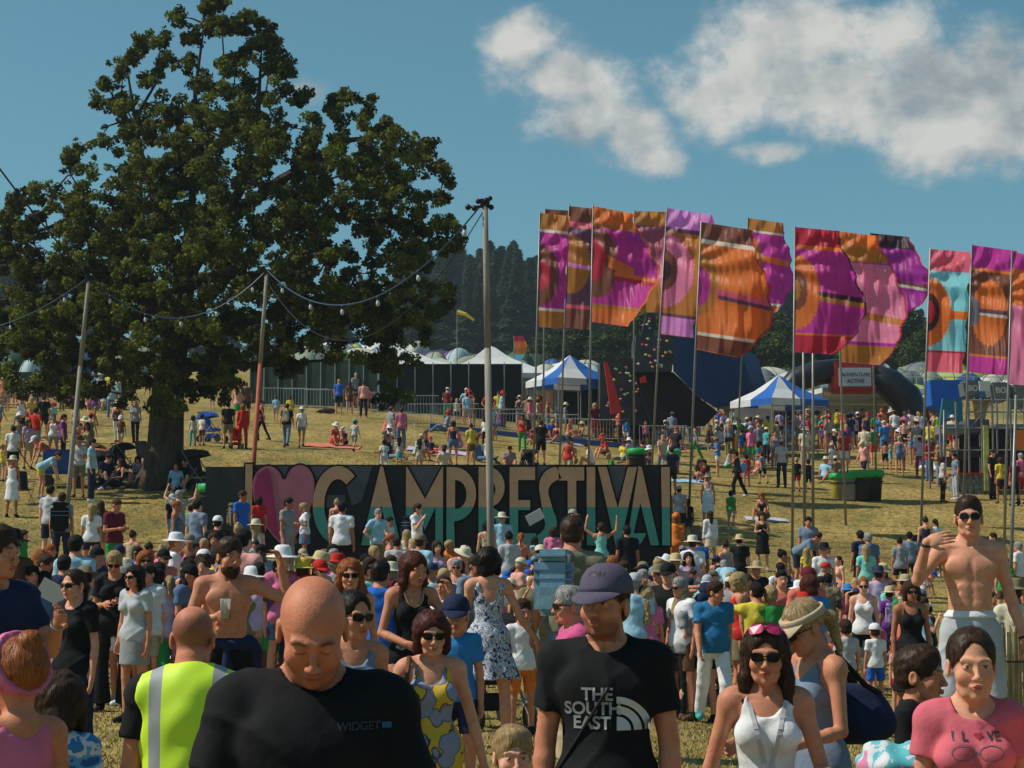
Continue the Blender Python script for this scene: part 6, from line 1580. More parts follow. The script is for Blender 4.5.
for ln in CROWD.strip().split('\n'):
    t=ln.split(); px=float(t[0]); top,tc=t[5].split(':'); bot,bc=t[6].split(':'); hair,hc=t[7].split(':'); hat=hatc=None; gl=False; sk=SKR.choice('abbbace')
    for q in t[8:]:
        if ':' in q: hat,hatc=q.split(':')
        elif q=='+': gl=True
        else: sk=q
    o=add_person(px,t[1],t[2],t[3],float(t[4]),top,tc,bot,bc,hair,hc,hat,hatc,gl,sk)
    if o is None: dup.append(ln)
    else: npers+=1
# filler people where the crowd is densest
fr=random.Random(31)
cols=['white','grey','navy','lightblue','teal','green','coral','red','maroon','pink','purple','black','cream','denim','slate','yellow','orange','lilac','beige','khaki','aqua','salmon','azure','brown']
bots=['navy','black','denim','khaki','grey','beige','white','slate','brown','red','green']
tries=0; nf=0
while nf<112 and tries<1500:
    tries+=1
    px=fr.choice([fr.uniform(100,330),fr.uniform(150,480),fr.uniform(300,560),fr.uniform(620,820),fr.uniform(640,940),fr.uniform(0,140)]); yt=fr.uniform(538,585) if px<560 else fr.uniform(548,600)
    k=fr.choice('mfmfmfgbk'); pose=fr.choice(['stand','stand','hold','hips','sit','face','walk','sit','point','bend']); 
    top=fr.choice(['tee','tee','tee','tank' if k in'fg' else 'tee']); bot=fr.choice(['shorts','shorts','trousers']+(['skirt'] if k in'fg' else []))
    if pose=='sit': yt+=45
    hair,hc=(fr.choice(['short','crop']),fr.choice(['brown','dark','blond','grey'])) if k in'mb' else (fr.choice(['long','bob','tied','bun','wavy']),fr.choice(['brown','dark','blond','ginger','auburn']))
    hat=hatc=None
    if fr.random()<.38: hat=fr.choice(['cap','sunhat','cap']); hatc=fr.choice(['white','navy','cream','straw','red','black','khaki','blue']) if hat=='sunhat' else fr.choice(['white','navy','red','black','khaki','blue']); hair='crop' if hair in('short','crop','long','wavy') else hair
    o=add_person(px,'t%f'%yt,k,pose,fr.choice([180,180,200,150,0,20,-30,60,90,-60]),top,fr.choice(cols),bot,fr.choice(bots),hair,hc,hat,hatc,fr.random()<.25,fr.choice('abbbacead'))
    if o is not None and o is not True: nf+=1
print('PERSONS',nf,'FAR',len(FAR),npers,'DUP',dup)

# the far queue nobody could count: one mass
def far_crowd():
    r=random.Random(77); L=list(FAR)
    for i in range(190):
        z=r.random(); px=r.uniform(596,960) if z<.72 else (r.uniform(430,610) if z<.86 else r.uniform(-10,130)); d=r.uniform(88,101) if px>596 else r.uniform(89,94)
        if 725<px<775: d=r.uniform(84,86)
        k=r.choice('mffmb'); top=r.choice(['tee','tee','tank']) if k=='f' else 'tee'
        hat=r.choice([None,None,'cap','sunhat']); x=at(px,420,d).x
        L.append((x,d,KP[k]['H']*r.uniform(.94,1.05),k,r.choice(['stand','stand','hold','walk','hips','sit']) ,r.choice([180,180,200,160,0,90,270]),top,r.choice(cols),r.choice(['shorts','trousers','shorts']),r.choice(bots),r.choice(['crop','bob','tied','bun']),r.choice(['brown','dark','blond']),hat,r.choice(['white','cream','navy','red'])))
    for i in range(150):   # small heads packed between the people modelled one by one
        px=r.choice([r.uniform(0,330),r.uniform(100,520),r.uniform(350,720),r.uniform(640,930)]); d=r.uniform(25,37) if px<680 else r.uniform(28,38); x=at(px,500,d).x; k=r.choice('mfmfb')
        if min([9]+[math.hypot(x-a,d-b) for a,b in POS])<.42: continue
        POS.append((x,d)); hat=r.choice([None,None,'cap','sunhat'])
        L.append((x,d,KP[k]['H']*r.uniform(.82,1.04),k,r.choice(['stand','hold','walk','hips','face','sit','sit','bend']),r.uniform(0,360),r.choice(['tee','tee','tank']) if k=='f' else 'tee',r.choice(cols),r.choice(['shorts','trousers','shorts']),r.choice(bots),'crop' if hat else r.choice(['crop','bob','tied','bun']),r.choice(['brown','dark','blond','ginger']),hat,r.choice(['white','cream','navy','red','khaki'])))
    for i in range(105):
        px=r.choice([r.uniform(-5,140),r.uniform(380,620),r.uniform(600,780),r.uniform(780,960)]); d=r.uniform(66,84) if px<620 else r.uniform(74,84); x=at(px,450,d).x; k=r.choice('mfb')
        if min([9]+[math.hypot(x-a,d-b) for a,b in POS])<.8: continue
        hat=r.choice([None,'cap','sunhat']); POS.append((x,d))
        L.append((x,d,KP[k]['H']*r.uniform(.94,1.05),k,r.choice(['stand','hold','walk','sit','sit','sitl']),r.uniform(0,360),r.choice(['tee','tank']) if k=='f' else 'tee',r.choice(cols),r.choice(['shorts','trousers']),r.choice(bots),'crop' if hat else r.choice(['crop','bob','tied']),r.choice(['brown','dark','blond']),hat,r.choice(['white','cream','navy','red','khaki'])))
    VV=[];QQ=[];CCc=[];off=0
    ar={}
    def arr(me):
        if me.name not in ar:
            v=np.empty(len(me.vertices)*3,dtype=np.float32); me.vertices.foreach_get('co',v); q=[tuple(p.vertices) for p in me.polygons]; q=np.array([t if len(t)==4 else (t[0],t[1],t[2],t[2]) for t in q if len(t)<=4],dtype=np.int32); ar[me.name]=(v.reshape(-1,3),q)
        return ar[me.name]
    for (x,d,H,kind,pose,yaw,top,tc,bot,bc,hair,hc,hat,hatc) in L:
        me,J=body_mesh(kind,pose,3); s=H/skel(kind,'stand')['top']; M=Matrix.Translation((x,d,float(gz(x,d))-(.03 if pose.startswith('sit') else 0)))@Matrix.Rotation(R(yaw),4,'Z')@Matrix.Scale(s,4)
        HM=Matrix.Translation(Vector(J['hc']))@Matrix(J['Hr'].tolist()).to_4x4(); hs=KP[kind]['hs']
        it=[(me,M,SK[r.choice('abbce')])]
        if top!='none': it.append((garm_mesh(kind,pose,3,top,J),M,CC[tc]))
        if bot!='none': it.append((garm_mesh(kind,pose,3,bot,J),M,CC[bc]))
        if hair!='bald': it.append((hi_mesh('crop' if hair=='short' else hair,hs,.02),M@HM,HC[hc]))
        if hat: it.append((hi_mesh(hat,hs,.02),M@HM@Matrix.Scale(1.08,4),CC.get(hatc,(.55,.42,.22))))
        for (m_,T,c) in it:
            v,q=arr(m_); T=np.array(T); w=v@T[:3,:3].T+T[:3,3]; VV.append(w);QQ.append(q+off);off+=len(v);CCc.append(np.tile(np.array(c),(len(v),1)))
    me=bpy.data.meshes.new('crowd'); V=np.concatenate(VV);Q=np.concatenate(QQ)
    tri=Q[:,2]==Q[:,3]; me=np_mesh('crowd',V,Q[~tri],True,np.concatenate(CCc))
    link('distant_crowd',me,mat('crowd_cloth',(1,1,1),.8,vcol=True),kind='stuff',label='mass of small distant figures queueing at the barriers and packed between people',cat='crowd')
# ---------------------------------------------------------------- the nearest people and what they wear or carry
from mathutils.bvhtree import BVHTree
CC.update({'capgrey':(.10,.085,.13),'polo':(.55,.09,.24),'teepink':(.62,.13,.17),'steel':(.025,.16,.33),'olive':(.20,.19,.125),'skyblue':(.22,.36,.45)})
def pattern(name,stops,scale=18,base='voronoi',st=(1,1,1)):
    if name in MC: return MC[name]
    m=bpy.data.materials.new(name); m.use_nodes=True; nt=m.node_tree;N=nt.nodes;L=nt.links;b=N['Principled BSDF'];b.inputs['Roughness'].default_value=.85
    tc=N.new('ShaderNodeTexCoord');mp=N.new('ShaderNodeMapping');mp.inputs['Scale'].default_value=st;L.new(tc.outputs['Object'],mp.inputs[0])
    nz=N.new('ShaderNodeTexNoise');nz.inputs['Scale'].default_value=scale*.6;L.new(mp.outputs[0],nz.inputs['Vector'])
    mixv=N.new('ShaderNodeMix');mixv.data_type='VECTOR';mixv.inputs[0].default_value=.12;L.new(mp.outputs[0],mixv.inputs[4]);L.new(nz.outputs['Color'],mixv.inputs[5])
    if base=='voronoi': t=N.new('ShaderNodeTexVoronoi');t.inputs['Scale'].default_value=scale;out='Color'
    elif base=='flower': t=N.new('ShaderNodeTexVoronoi');t.inputs['Scale'].default_value=scale;out='Distance'
    elif base=='wave': t=N.new('ShaderNodeTexWave');t.inputs['Scale'].default_value=scale;t.inputs['Distortion'].default_value=.4;t.bands_direction='Z';out='Color'
    else: t=N.new('ShaderNodeTexNoise');t.inputs['Scale'].default_value=scale;t.inputs['Detail'].default_value=5;out='Fac'
    L.new(mixv.outputs[1],t.inputs['Vector']); r=N.new('ShaderNodeValToRGB');r.color_ramp.interpolation='CONSTANT';L.new(t.outputs[out],r.inputs[0]);e=r.color_ramp.elements
    while len(e)<len(stops): e.new(.5)
    for k,(p,c) in zip(e,stops): k.position=p;k.color=(*c,1)
    L.new(r.outputs[0],b.inputs['Base Color']); MC[name]=m; return m
P_FLORAL=pattern('floral_navy_white',[(0,(.03,.04,.12)),(.40,(.65,.66,.70)),(.47,(.12,.16,.30)),(.52,(.62,.63,.68)),(.58,(.03,.04,.13))],22,'noise')
P_YELLOW=pattern('floral_yellow_blue',[(0,(.24,.27,.38)),(.50,(.20,.23,.36)),(.55,(.05,.05,.04)),(.60,(.66,.42,.03)),(.99,(.66,.42,.03))],11,'flower')
P_SKIRT=pattern('skirt_print',[(0,(.05,.04,.05)),(.45,(.55,.50,.48)),(.53,(.12,.10,.12)),(.58,(.6,.56,.54))],26,'noise')
P_TIEDYE=pattern('tie_dye',[(0,(.02,.10,.4)),(.42,(.1,.35,.6)),(.5,(.6,.65,.7)),(.58,(.03,.2,.5))],9,'noise')
P_PASTEL=pattern('pastel_blanket',[(0,(.6,.2,.35)),(.42,(.6,.6,.65)),(.5,(.1,.45,.5)),(.58,(.65,.4,.55))],7,'noise')
P_STRIPE=pattern('red_white_stripe',[(0,(.6,.56,.54)),(.5,(.45,.04,.05))],9,'wave')
def vestmat():
    m=bpy.data.materials.new('high_vis_fabric'); m.use_nodes=True; nt=m.node_tree;N=nt.nodes;L=nt.links;b=N['Principled BSDF'];b.inputs['Roughness'].default_value=.6
    tc=N.new('ShaderNodeTexCoord');sp=N.new('ShaderNodeSeparateXYZ');L.new(tc.outputs['Object'],sp.inputs[0])
    def M(op,a,b_): 
        q=N.new('ShaderNodeMath');q.operation=op
        for i,v in enumerate((a,b_)):
            if isinstance(v,(int,float)): q.inputs[i].default_value=v
            else: L.new(v,q.inputs[i])
        return q.outputs[0]
    ab=N.new('ShaderNodeMath');ab.operation='ABSOLUTE';L.new(sp.outputs[0],ab.inputs[0])
    v=M('LESS_THAN',M('ABSOLUTE',M('SUBTRACT',ab.outputs[0],.118),0),.024); h=M('LESS_THAN',M('ABSOLUTE',M('SUBTRACT',sp.outputs[2],1.08),0),.03)
    mx=N.new('ShaderNodeMix');mx.data_type='RGBA';L.new(M('MAXIMUM',v,h),mx.inputs[0]);mx.inputs[6].default_value=(.60,.86,.03,1);mx.inputs[7].default_value=(.30,.31,.32,1);L.new(mx.outputs[2],b.inputs['Base Color']); return m
def front(px,yt,d,kind,pose,yaw,top,tc,bot,bc,hair,hc,label,over=None,key=None,lod=None,grp=None,yawhead=None,**k):
    if over is None and lod is None and d<14: pass
    zo=k.pop('zo',0); J=skel(kind,pose,over); p=at(px,yt,d); g=float(gz(p.x,d))+zo; s=(p.z-g)/J['top']
    H=s*skel(kind,'stand')['top']
    if lod is None: lod=0 if d<9.5 else 1
    ob,J,parts=person(p.x,d,H,kind,pose,yaw,top,tc,bot,bc,hair,hc,lod=lod,over=over,key=key or label,z=g,**k)
    tag(ob,label,'person',grp); POS.append((p.x,d))
    M=Matrix.Translation(ob.location)@Matrix.Rotation(R(yaw),4,'Z')@Matrix.Scale(s,4)
    W=lambda v: M@Vector(v)
    print('front',label[:40],round(H,2),time.time()-T0 if 'T0' in globals() else '')
    return ob,J,parts,W,M
def obj_at(mb,name,mt,loc,rot=(0,0,0),smooth=True,sc=1,**k):
    o=mb.build(name,mt,None,smooth,loc=loc,**k); o.rotation_euler=rot; o.scale=(sc,sc,sc); return o
def decal(shirt,me,org,mt,parent,name='print',back=False,off=.004):
    "projects a flat mesh (x,y) onto the shirt front around org (x,z) in the shirt's space"
    bm=bmesh.new(); bm.from_mesh(me)
    bmesh.ops.triangulate(bm,faces=bm.faces)
    for _ in range(5):
        L=[e for e in bm.edges if e.calc_length()>.014]
        if not L: break
        bmesh.ops.subdivide_edges(bm,edges=L,cuts=1)
        bmesh.ops.triangulate(bm,faces=[f for f in bm.faces if len(f.verts)>3])
    bv=BVHTree.FromPolygons([v.co for v in shirt.data.vertices],[p.vertices for p in shirt.data.polygons]); sg=1 if not back else -1
    for v in bm.verts:
        x=org[0]+v.co.x*sg; z=org[1]+v.co.y; h=bv.ray_cast(Vector((x,-.8*sg,z)),Vector((0,sg,0)))
        y=h[0].y if h[0] is not None else -.12*sg; v.co=Vector((x,y-off*sg,z))
    m2=bpy.data.meshes.new(name); bm.to_mesh(m2); bm.free(); o=link(name,m2,mt,parent); return o
def rope(pts,r,name,mt,**k): return MB().tube(pts,r,6).build(name,mt,None,True,**k)
PW=mat('print_white',(.55,.56,.58),.8); PG=mat('print_grey',(.12,.12,.14),.8)
import time; T0=time.time()
# 1 bald man looking down
ob,J,pt,W,M=front(313,582,4.5,'M','hold',3,'tee','black','trousers','black','bald','x','person with bald head looking down, wearing black t-shirt, nearest the camera',over=dict(head=(33,4),m=((-.30,-.12,-1),(.35,-1,-.35)),p=((.30,-.12,-1),(-.35,-1,-.3))),key='bald',opt=dict(eyes='closed',shaved=.75,stubble=.35,red=.10),skin='b')
decal(pt['top'],textmesh('WIDGET',.026,.0004,.0006),(.115,1.375),mat('print_dim',(.09,.10,.12),.7),pt['top'])
q=MB(); q.box((0,0,0),(.022,.014,.0006)); m_=q.build('tmp',PG); me_=m_.data; bpy.data.objects.remove(m_); decal(pt['top'],me_,(.18,1.384),mat('print_blue',(.02,.10,.22),.7),pt['top'])
# 2 high-vis
ob,J,pt,W,M=front(192,607,6.5,'m','stand',182,'tee','black','trousers','navy','bald','x','person with shaved head in yellow high-vis vest seen from behind',key='vis',opt=dict(shaved=.8,red=.14,eyes='closed'),over=dict(head=(10,0)))
sd=SD(); torso(sd,J,.045); t=J['tor']
for sx in (-1,1):
    sd.el(t((sx*.215,0,.36)),(.05,.12,.13),k=.01,sub=True); sd.el(t((sx*.235,0,.45)),(.06,.12,.1),k=.01,sub=True)
sd.rc(J['nb']+np.array([0,-.02,-.03]),J['nb']+np.array([0,-.03,.14]),.075,.09,k=.01,sub=True); sd.rc(t((0,0,.1)),t((0,0,0)),.14,.165,k=.05,sq=.8); sd.plane(t((0,0,-.12)),(0,0,-1)); sd.disp(.004,18,4)
link('high_vis_vest',sd_mesh(sd,.010,name='vest'),vestmat(),ob)
# 3 cap man
ob,J,pt,W,M=front(606,571,6.6,'m','stand',-8,'tee','black','shorts','black','crop','brown','person in grey peaked cap and black t-shirt with white lettering, third of the nearest row',over=dict(head=(-2,-18)),key='cap',hat='cap',hatc='capgrey',opt=dict(stubble=.75,red=.04),skin='b')
T=pt['top']
for ln,(tx,x,z) in enumerate((('THE',.045,1.245),('SOUTH',.015,1.195),('EAST',.012,1.145))):
    decal(T,textmesh(tx,.062,.0004,.0016,align='RIGHT' if ln==0 else 'CENTER'),(x+(.045 if ln==0 else 0)-.055,z+.05),PW,T)
for (r0,r1) in ((.0,.048),(.058,.085),(.094,.118)):
    mb=MB(); n=14; a=[(r1*math.cos(R(90*i/n)),r1*math.sin(R(90*i/n)),0) for i in range(n+1)]; b=[(r0*math.cos(R(90*i/n)),r0*math.sin(R(90*i/n)),0) for i in range(n+1)]
    if r0<.01: mb.poly([(0,0,0)]+a)
    else:
        for i in range(n): mb.poly([a[i],a[i+1],b[i+1],b[i]])
    o_=mb.build('tmp',PW); me_=o_.data; bpy.data.objects.remove(o_); decal(T,me_,(.047,1.190),PW,T)
st=BVHTree.FromPolygons([v.co for v in T.data.vertices],[p.vertices for p in T.data.polygons])
pts=[]
for i in range(14):
    x=-.14+.30*i/13 if False else .02-.19*i/13; z=1.34-.30*i/13; h=st.ray_cast(Vector((x,-.8,z)),Vector((0,1,0))); 
    if h[0] is not None: pts.append(W(h[0]+Vector((0,-.006,0))))
rope(pts,.006,'camera_strap',CABLK,label='thin black strap hanging across the lettered black t-shirt',cat='strap')
# 4 woman in white vest
ob,J,pt,W,M=front(765,626,6.9,'f','stand',-4,'tank','white','shorts','denim','long','brown','person in white vest top and black sunglasses with lanyard, pink glasses on head',over=dict(head=(3,-4),m=((-.30,.0,-1),(-.1,-.2,-1)),p=((.28,-.1,-1),(.1,-1,-.15))),key='lan',glasses=True,fh='p',opt=dict(),hands={'p':dict(n=(0,.1,1),curl=.7,side=-1)})
HS=M@Matrix.Translation(Vector(J['hc']))@Matrix(J['Hr'].tolist()).to_4x4()
gm=hi_mesh('glasses',1.02,.0045).copy(); gm.materials.clear(); o=link('sunglasses',gm,mat('frame_pink',(.6,.04,.16),.3),label='pink framed sunglasses pushed up on the dark brown hair',cat='sunglasses'); o.matrix_world=HS@Matrix.Translation((0,.03,.058))@Matrix.Rotation(R(-30),4,'X')@Matrix.Scale(1.12,4)
st=BVHTree.FromPolygons([v.co for v in pt['top'].data.vertices]+[v.co for v in ob.data.vertices],[p.vertices for p in pt['top'].data.polygons]+[[i+len(pt['top'].data.vertices) for i in p.vertices] for p in ob.data.polygons])
def drape(xz,off=.006):
    out=[]
    for (x,z) in xz:
        h=st.ray_cast(Vector((x,-.8,z)),Vector((0,1,0))); out.append(W(h[0]+Vector((0,-off,0))))
    return out
mb=MB()
for sx in (-1,1):
    P_=drape([(sx*(.075-.06*i/12),1.43-.25*i/12) for i in range(13)])
    for a,b in zip(P_,P_[1:]): mb.poly([a+Vector((-.008,0,0)),a+Vector((.008,0,0)),b+Vector((.008,0,0)),b+Vector((-.008,0,0))])
P_=drape([(.015,1.18-.12*i/5) for i in range(6)])
for a,b in zip(P_,P_[1:]): mb.poly([a+Vector((-.009,0,0)),a+Vector((.009,0,0)),b+Vector((.009,0,0)),b+Vector((-.009,0,0))])
o=mb.build('lanyard',mat('lanyard_white',(.5,.48,.5),.8),None,label='pale lanyard ribbon around the neck of the white vest woman',cat='lanyard')
sm=o.modifiers.new('s','SOLIDIFY'); sm.thickness=.002
hw=W(J['wp']+J['fdp']*.08); obj_at(MB().box((0,0,0),(.075,.15,.009)),'phone',mat('phone_black',(.01,.01,.012),.15),hw+Vector((.0,-.02,.02)),(.15,0,-.9),False,1,label='black phone held at waist by the white vest woman',cat='phone')
# 5 girl in pink tee
ob,J,pt,W,M=front(970,630,6.2,'t','stand',-6,'tee','teepink','shorts','denim','tied','brown','person in pink t-shirt printed I LOVE, dark hair scraped back, lower right',over=dict(head=(2,2)),key='love',to=dict(sl=.5),skin='a')
T=pt['top']; zc=J['tor']((0,0,.385))[2]
decal(T,textmesh('I  L',.046,.0004,.0012),(-.062,zc),PG,T); decal(T,textmesh('VE',.046,.0004,.0012),(.066,zc),PG,T)
n=20; hp=[(.0016*16*math.sin(2*math.pi*i/n)**3*.62,.0016*(13*math.cos(2*math.pi*i/n)-5*math.cos(4*math.pi*i/n)-2*math.cos(6*math.pi*i/n)-math.cos(8*math.pi*i/n))*.62,0) for i in range(n)]
mb=MB(); mb.poly(hp); o_=mb.build('t',PG); me_=o_.data; bpy.data.objects.remove(o_); decal(T,me_,(.008,zc+.017),mat('print_red',(.42,.03,.06),.8),T)
mb=MB()
def ring(cx,cy,rx,ry,w=.0016,a0=0,a1=360,n=28):
    for i in range(n):
        a=R(a0+(a1-a0)*i/n);b=R(a0+(a1-a0)*(i+1)/n)
        mb.poly([(cx+rx*math.cos(a),cy+ry*math.sin(a),0),(cx+rx*math.cos(b),cy+ry*math.sin(b),0),(cx+(rx-w)*math.cos(b),cy+(ry-w)*math.sin(b),0),(cx+(rx-w)*math.cos(a),cy+(ry-w)*math.sin(a),0)])
ring(-.052,-.045,.046,.030,.003);ring(.052,-.045,.046,.030,.003)
mb.poly([(-.008,-.041,0),(.008,-.041,0),(.008,-.045,0),(-.008,-.045,0)])
o_=mb.build('t',PG); me_=o_.data; bpy.data.objects.remove(o_); decal(T,me_,(.0,zc),PG,T)
# 6 bare-chested man
ob,J,pt,W,M=front(968,498,11.6,'l','stand',-6,'none','x','shorts','lightgrey','crop','brown','tall person with bare chest and dark sunglasses, raising one hand by his chin',over=dict(head=(-3,-4),m=((-.55,-.65,-.6),(.18,-.42,.92)),p=((.26,.05,-1),(.30,-.12,-1))),key='bare',zo=.24,glasses=True,fh='mp',lod=0,hands={'m':dict(u=(.82,-.15,.22),n=(.1,.9,-.3),curl=.25,side=1),'p':dict(curl=1.0)},bo=dict(l=.85),skin='a')
sd=SD(); sd.el(J['tor']((0,.005,.0)),np.array([.158,.112,.13])+.020,k=.03); sd.plane(J['tor']((0,0,.115)),(0,0,1)); sd.plane(J['tor']((0,0,.06)),(0,0,-1)); link('waistband',sd_mesh(sd,.010,name='wb'),cloth('white'),ob)
b_=gnd(ob.location.x,11.6); e=empty('wooden_crate',b_,.1,label='low wooden crate under the feet of the tall bare-chested man',cat='crate'); MB().box((0,0,.215),(.62,.5,.03)).build('top_board',WOOD,e)
for sx in (-1,1): MB().box((sx*.28,0,.09),(.03,.46,.21)).build('side_board',WOOD,e)

def band(J,s,W,label,r=.031,mt=CABLK):
    u=Vector(J['fd'+s]); c=Vector(J['w'+s])-u*.015; q=u.to_track_quat('Z','Y'); P_=[W(c+q@Vector((r*math.cos(a*math.pi/8),r*math.sin(a*math.pi/8),0))) for a in range(17)]
    return rope(P_,.007,'wristband',mt,label=label,cat='wristband')
band(J,'m',W,'black wristband on the raised wrist of bare-chested man'); band(J,'p',W,'black wristband on the lowered wrist of bare-chested man',.030)
GL=mat('plastic_cup',(.75,.75,.72),.1,trans=.5); BEER=mat('beer',(.35,.10,.015),.1)
def cup(loc,rot,label,sc=1):
    e=empty('plastic_cup',loc,label=label,cat='cup'); e.rotation_euler=rot; MB().lathe([(.028,-.06),(.037,.07),(.038,.072),(.036,.07),(.027,-.056)],(0,0,0),18).build('cup_wall',GL,e,True); MB().lathe([(.027,-.055),(.0315,.0),(.001,.001)],(0,0,0),18).build('beer',BEER,e,True); e.scale=(sc,)*3
c=W(J['wp']+J['fdp']*.09+np.array([.0,-.055,-.02])); cup(c,(0,R(12),0),'clear plastic cup of amber drink in the bare-chested mans low hand')
# 7 yellow dress
ob,J,pt,W,M=front(431,612,9.0,'f','stand',8,'dress','yellow','none','x','bob','auburn','person in yellow dress with blue flowers, auburn bob and black sunglasses',over=dict(head=(6,2),m=((-.5,.1,-1),(-.1,-.6,-.6)),p=((.30,.05,-1),(.25,-.1,-1))),key='yel',glasses=True,mats={'top':P_YELLOW},to=dict(low=1),skin='a')
a=W(J['sm'])+Vector((.03,-.05,.06)); rope([a+Vector((0,.06,-.02)),a,a+Vector((-.01,-.06,-.12)),a+Vector((-.02,-.05,-.42)),a+Vector((-.06,.0,-.75))],.012,'bag_strap',cloth('brown'),label='brown strap over the shoulder of the yellow dress woman',cat='strap')
# 8 floral dress from behind
ob,J,pt,W,M=front(488,548,15.5,'f','stand',188,'sun','white','none','x','bob','dark','person in navy and white floral sundress with dark bob, seen from behind',over=dict(m=((-.45,.1,-1),(-.55,-.15,-.75)),p=((.15,-.1,-1),(.0,-.3,-1)),head=(4,-25),lm=((-.10,.05,-1),(-.03,.04,-1)),lp=((.12,-.02,-1),(.03,.05,-1))),key='flo',mats={'top':P_FLORAL},to=dict(len=.36,flare=.27),fh='m',skin='a')
# 9 rucksack man
ob,J,pt,W,M=front(572,518,15.5,'m','stand',174,'tee','olive','trousers','slate','short','brown','person in olive t-shirt and slate trousers carrying pale blue rucksack',key='ruc',bo=dict(),over=dict(p=((.2,.0,-1),(.25,-.25,-1))),fh='p')
def backpack(W,J,col,label,s=1.0,yaw=0,col2='slate',dz=0,parent_yaw=0):
    t=J['tor']; loc=W(t((0,.12+.10*s,.26+dz))); e=empty('backpack',loc,label=label,cat='backpack'); e.rotation_euler=(0,0,R(parent_yaw)); cm=cloth(col); c2=cloth('denim' if col=='skyblue' else col2)
    MB().box((0,0,-.03),(.30,.17,.46)).build('pack_body',cm,e,False,bevel=.05); MB().box((0,.01,.205),(.27,.19,.09)).build('lid',cm,e,False,bevel=.035)
    MB().box((0,.10,-.12),(.24,.08,.22)).build('front_pocket',cm,e,False,bevel=.025)
    for z in (.02,.09): MB().box((0,.002,z),(.303,.176,.012)).build('compression_strap',c2,e)
    for sx in (-1,1): MB().tube([(sx*.06,-.03,.19),(sx*.085,-.10,.235),(sx*.11,-.20,.22),(sx*.13,-.30,.12)],.017,6).build('shoulder_strap',cm,e,True)
    MB().tube([(-.03,0,.2),(0,0,.23),(.03,0,.2)],.008,5).build('grab_loop',c2,e); e.scale=(s,s,s); return e
backpack(W,J,'skyblue','pale blue-grey rucksack on the olive shirted mans back',1.05,parent_yaw=170).location+=Vector((-.13,0,.05))
# 10-14 left group
front(76,570,13.5,'f','stand',-28,'tee','black','trousers','navy','tied','brown','person in plain black t-shirt and sunglasses, brown ponytail, left side',key='blk1',glasses=True,fh='p',skin='a')
front(115,552,20,'f','hold',8,'tee','black','trousers','black','short','blond','person in loose black top and flared trousers, short blond hair',key='blk2',glasses=True,bo=dict(flare=.06),lod=1)
ob,J,pt,W,M=front(-6,528,9.4,'m','stand',48,'tee','navy','shorts','navy','short','brown','person in navy polo shirt at left edge with hand on chest',over=dict(p=((.3,-.45,-1),(-.35,-.75,.55)),head=(0,20)),key='nav',fh='p',hands={'p':dict(curl=.35)})
band(J,'p',W,'silver watch on the navy shirted mans wrist',.032,ST)
ob,J,pt,W,M=front(20,640,6.5,'g','stand',215,'tank','pink','shorts','denim','bun','ginger','person in hot pink vest top with pink headscarf, lower left corner',key='pnk',over=dict(head=(0,12)),skin='b',opt=dict(red=.08),lod=0)
HS=Matrix.Translation(Vector(J['hc']))@Matrix(J['Hr'].tolist()).to_4x4(); s=1.34; sd=SD(); sd.el((0,.02*s,.045*s),(.099*s,.118*s,.105*s)); sd.plane((0,-.005,0),(0,-1,-.25)); sd.plane((0,.05*s,.04*s),(0,1,.45)); sd.disp(.003,40,1); o=link('headscarf',sd_mesh(sd,.007,name='hs'),cloth('pink'),ob); o.matrix_local=HS
front(60,676,7.4,'g','stand',190,'tee','azure','shorts','navy','bob','brown','person in blue tie-dye t-shirt behind the pink headscarf girl',key='tie',mats={'top':P_TIEDYE},over=dict(head=(20,0)))
# 15 bearded
ob,J,pt,W,M=front(228,539,13.3,'m','stand',12,'none','x','trousers','black','short','brown','person with bare chest and dark beard, holding cup, jumper round waist',over=dict(head=(6,22),m=((-.35,-.1,-1),(.85,-.75,.25)),p=((.75,-.35,-.35),(-.25,-.2,1))),key='brd',beard='brown',fh='m',hands={'m':dict(curl=1.0,n=(.2,.9,0))})
cup(W(J['wm']+J['fdm']*.08+np.array([0,-.045,.04])),(0,0,0),'plastic cup held at the bearded mans chest')
sd=SD(); sd.el(J['tor']((0,.01,.04)),(.185,.14,.07),k=.03); sd.rc(J['tor']((.17,.02,0)),J['tor']((.24,.03,-.42)),.07,.09,k=.05); sd.rc(J['tor']((0,-.13,.03)),J['tor']((-.02,-.15,-.28)),.03,.03,k=.03); sd.disp(.012,20,2); o=link('jumper',sd_mesh(sd,.014,name='jumper'),cloth('navy'),label='dark jumper tied round the waist of the bearded man',cat='jumper'); o.matrix_world=M
# 17-21
ob,J,pt,W,M=front(412,553,13.5,'f','stand',18,'tank','black','skirt','white','long','auburn','person in low black top and printed skirt with gold necklace',over=dict(head=(12,18),m=((-.3,-.1,-1),(.6,-.8,-.3)),p=((.35,-.3,-.6),(-.2,-.3,1))),key='nck',mats={'bot':P_SKIRT},to=dict(low=1),fh='m')
bv_=BVHTree.FromPolygons([v.co for v in ob.data.vertices],[p.vertices for p in ob.data.polygons]); P_=[]
for i in range(15):
    a=math.pi*i/14; x=.075*math.cos(a); z=J['nb'][2]-.01-.14*math.sin(a); h=bv_.ray_cast(Vector((x,-.8,z)),Vector((0,1,0)))
    if h[0] is not None: P_.append(W(h[0]+Vector((0,-.008,0))))
rope(P_,.009,'necklace',mat('gold',(.55,.36,.12),.3,metal=.9),label='gold bead necklace on the auburn haired woman in black',cat='necklace')
front(380,562,16,'m','stand',160,'tee','blue','shorts','khaki','short','dark','person in royal blue t-shirt seen from behind beside the bald head',key='blu',to=dict(hem=-.12))
front(350,560,14,'f','stand',8,'tank','pink','shorts','denim','wavy','ginger','person with long wavy ginger hair and sunglasses behind the bald head',key='gin',glasses=True,skin='a')
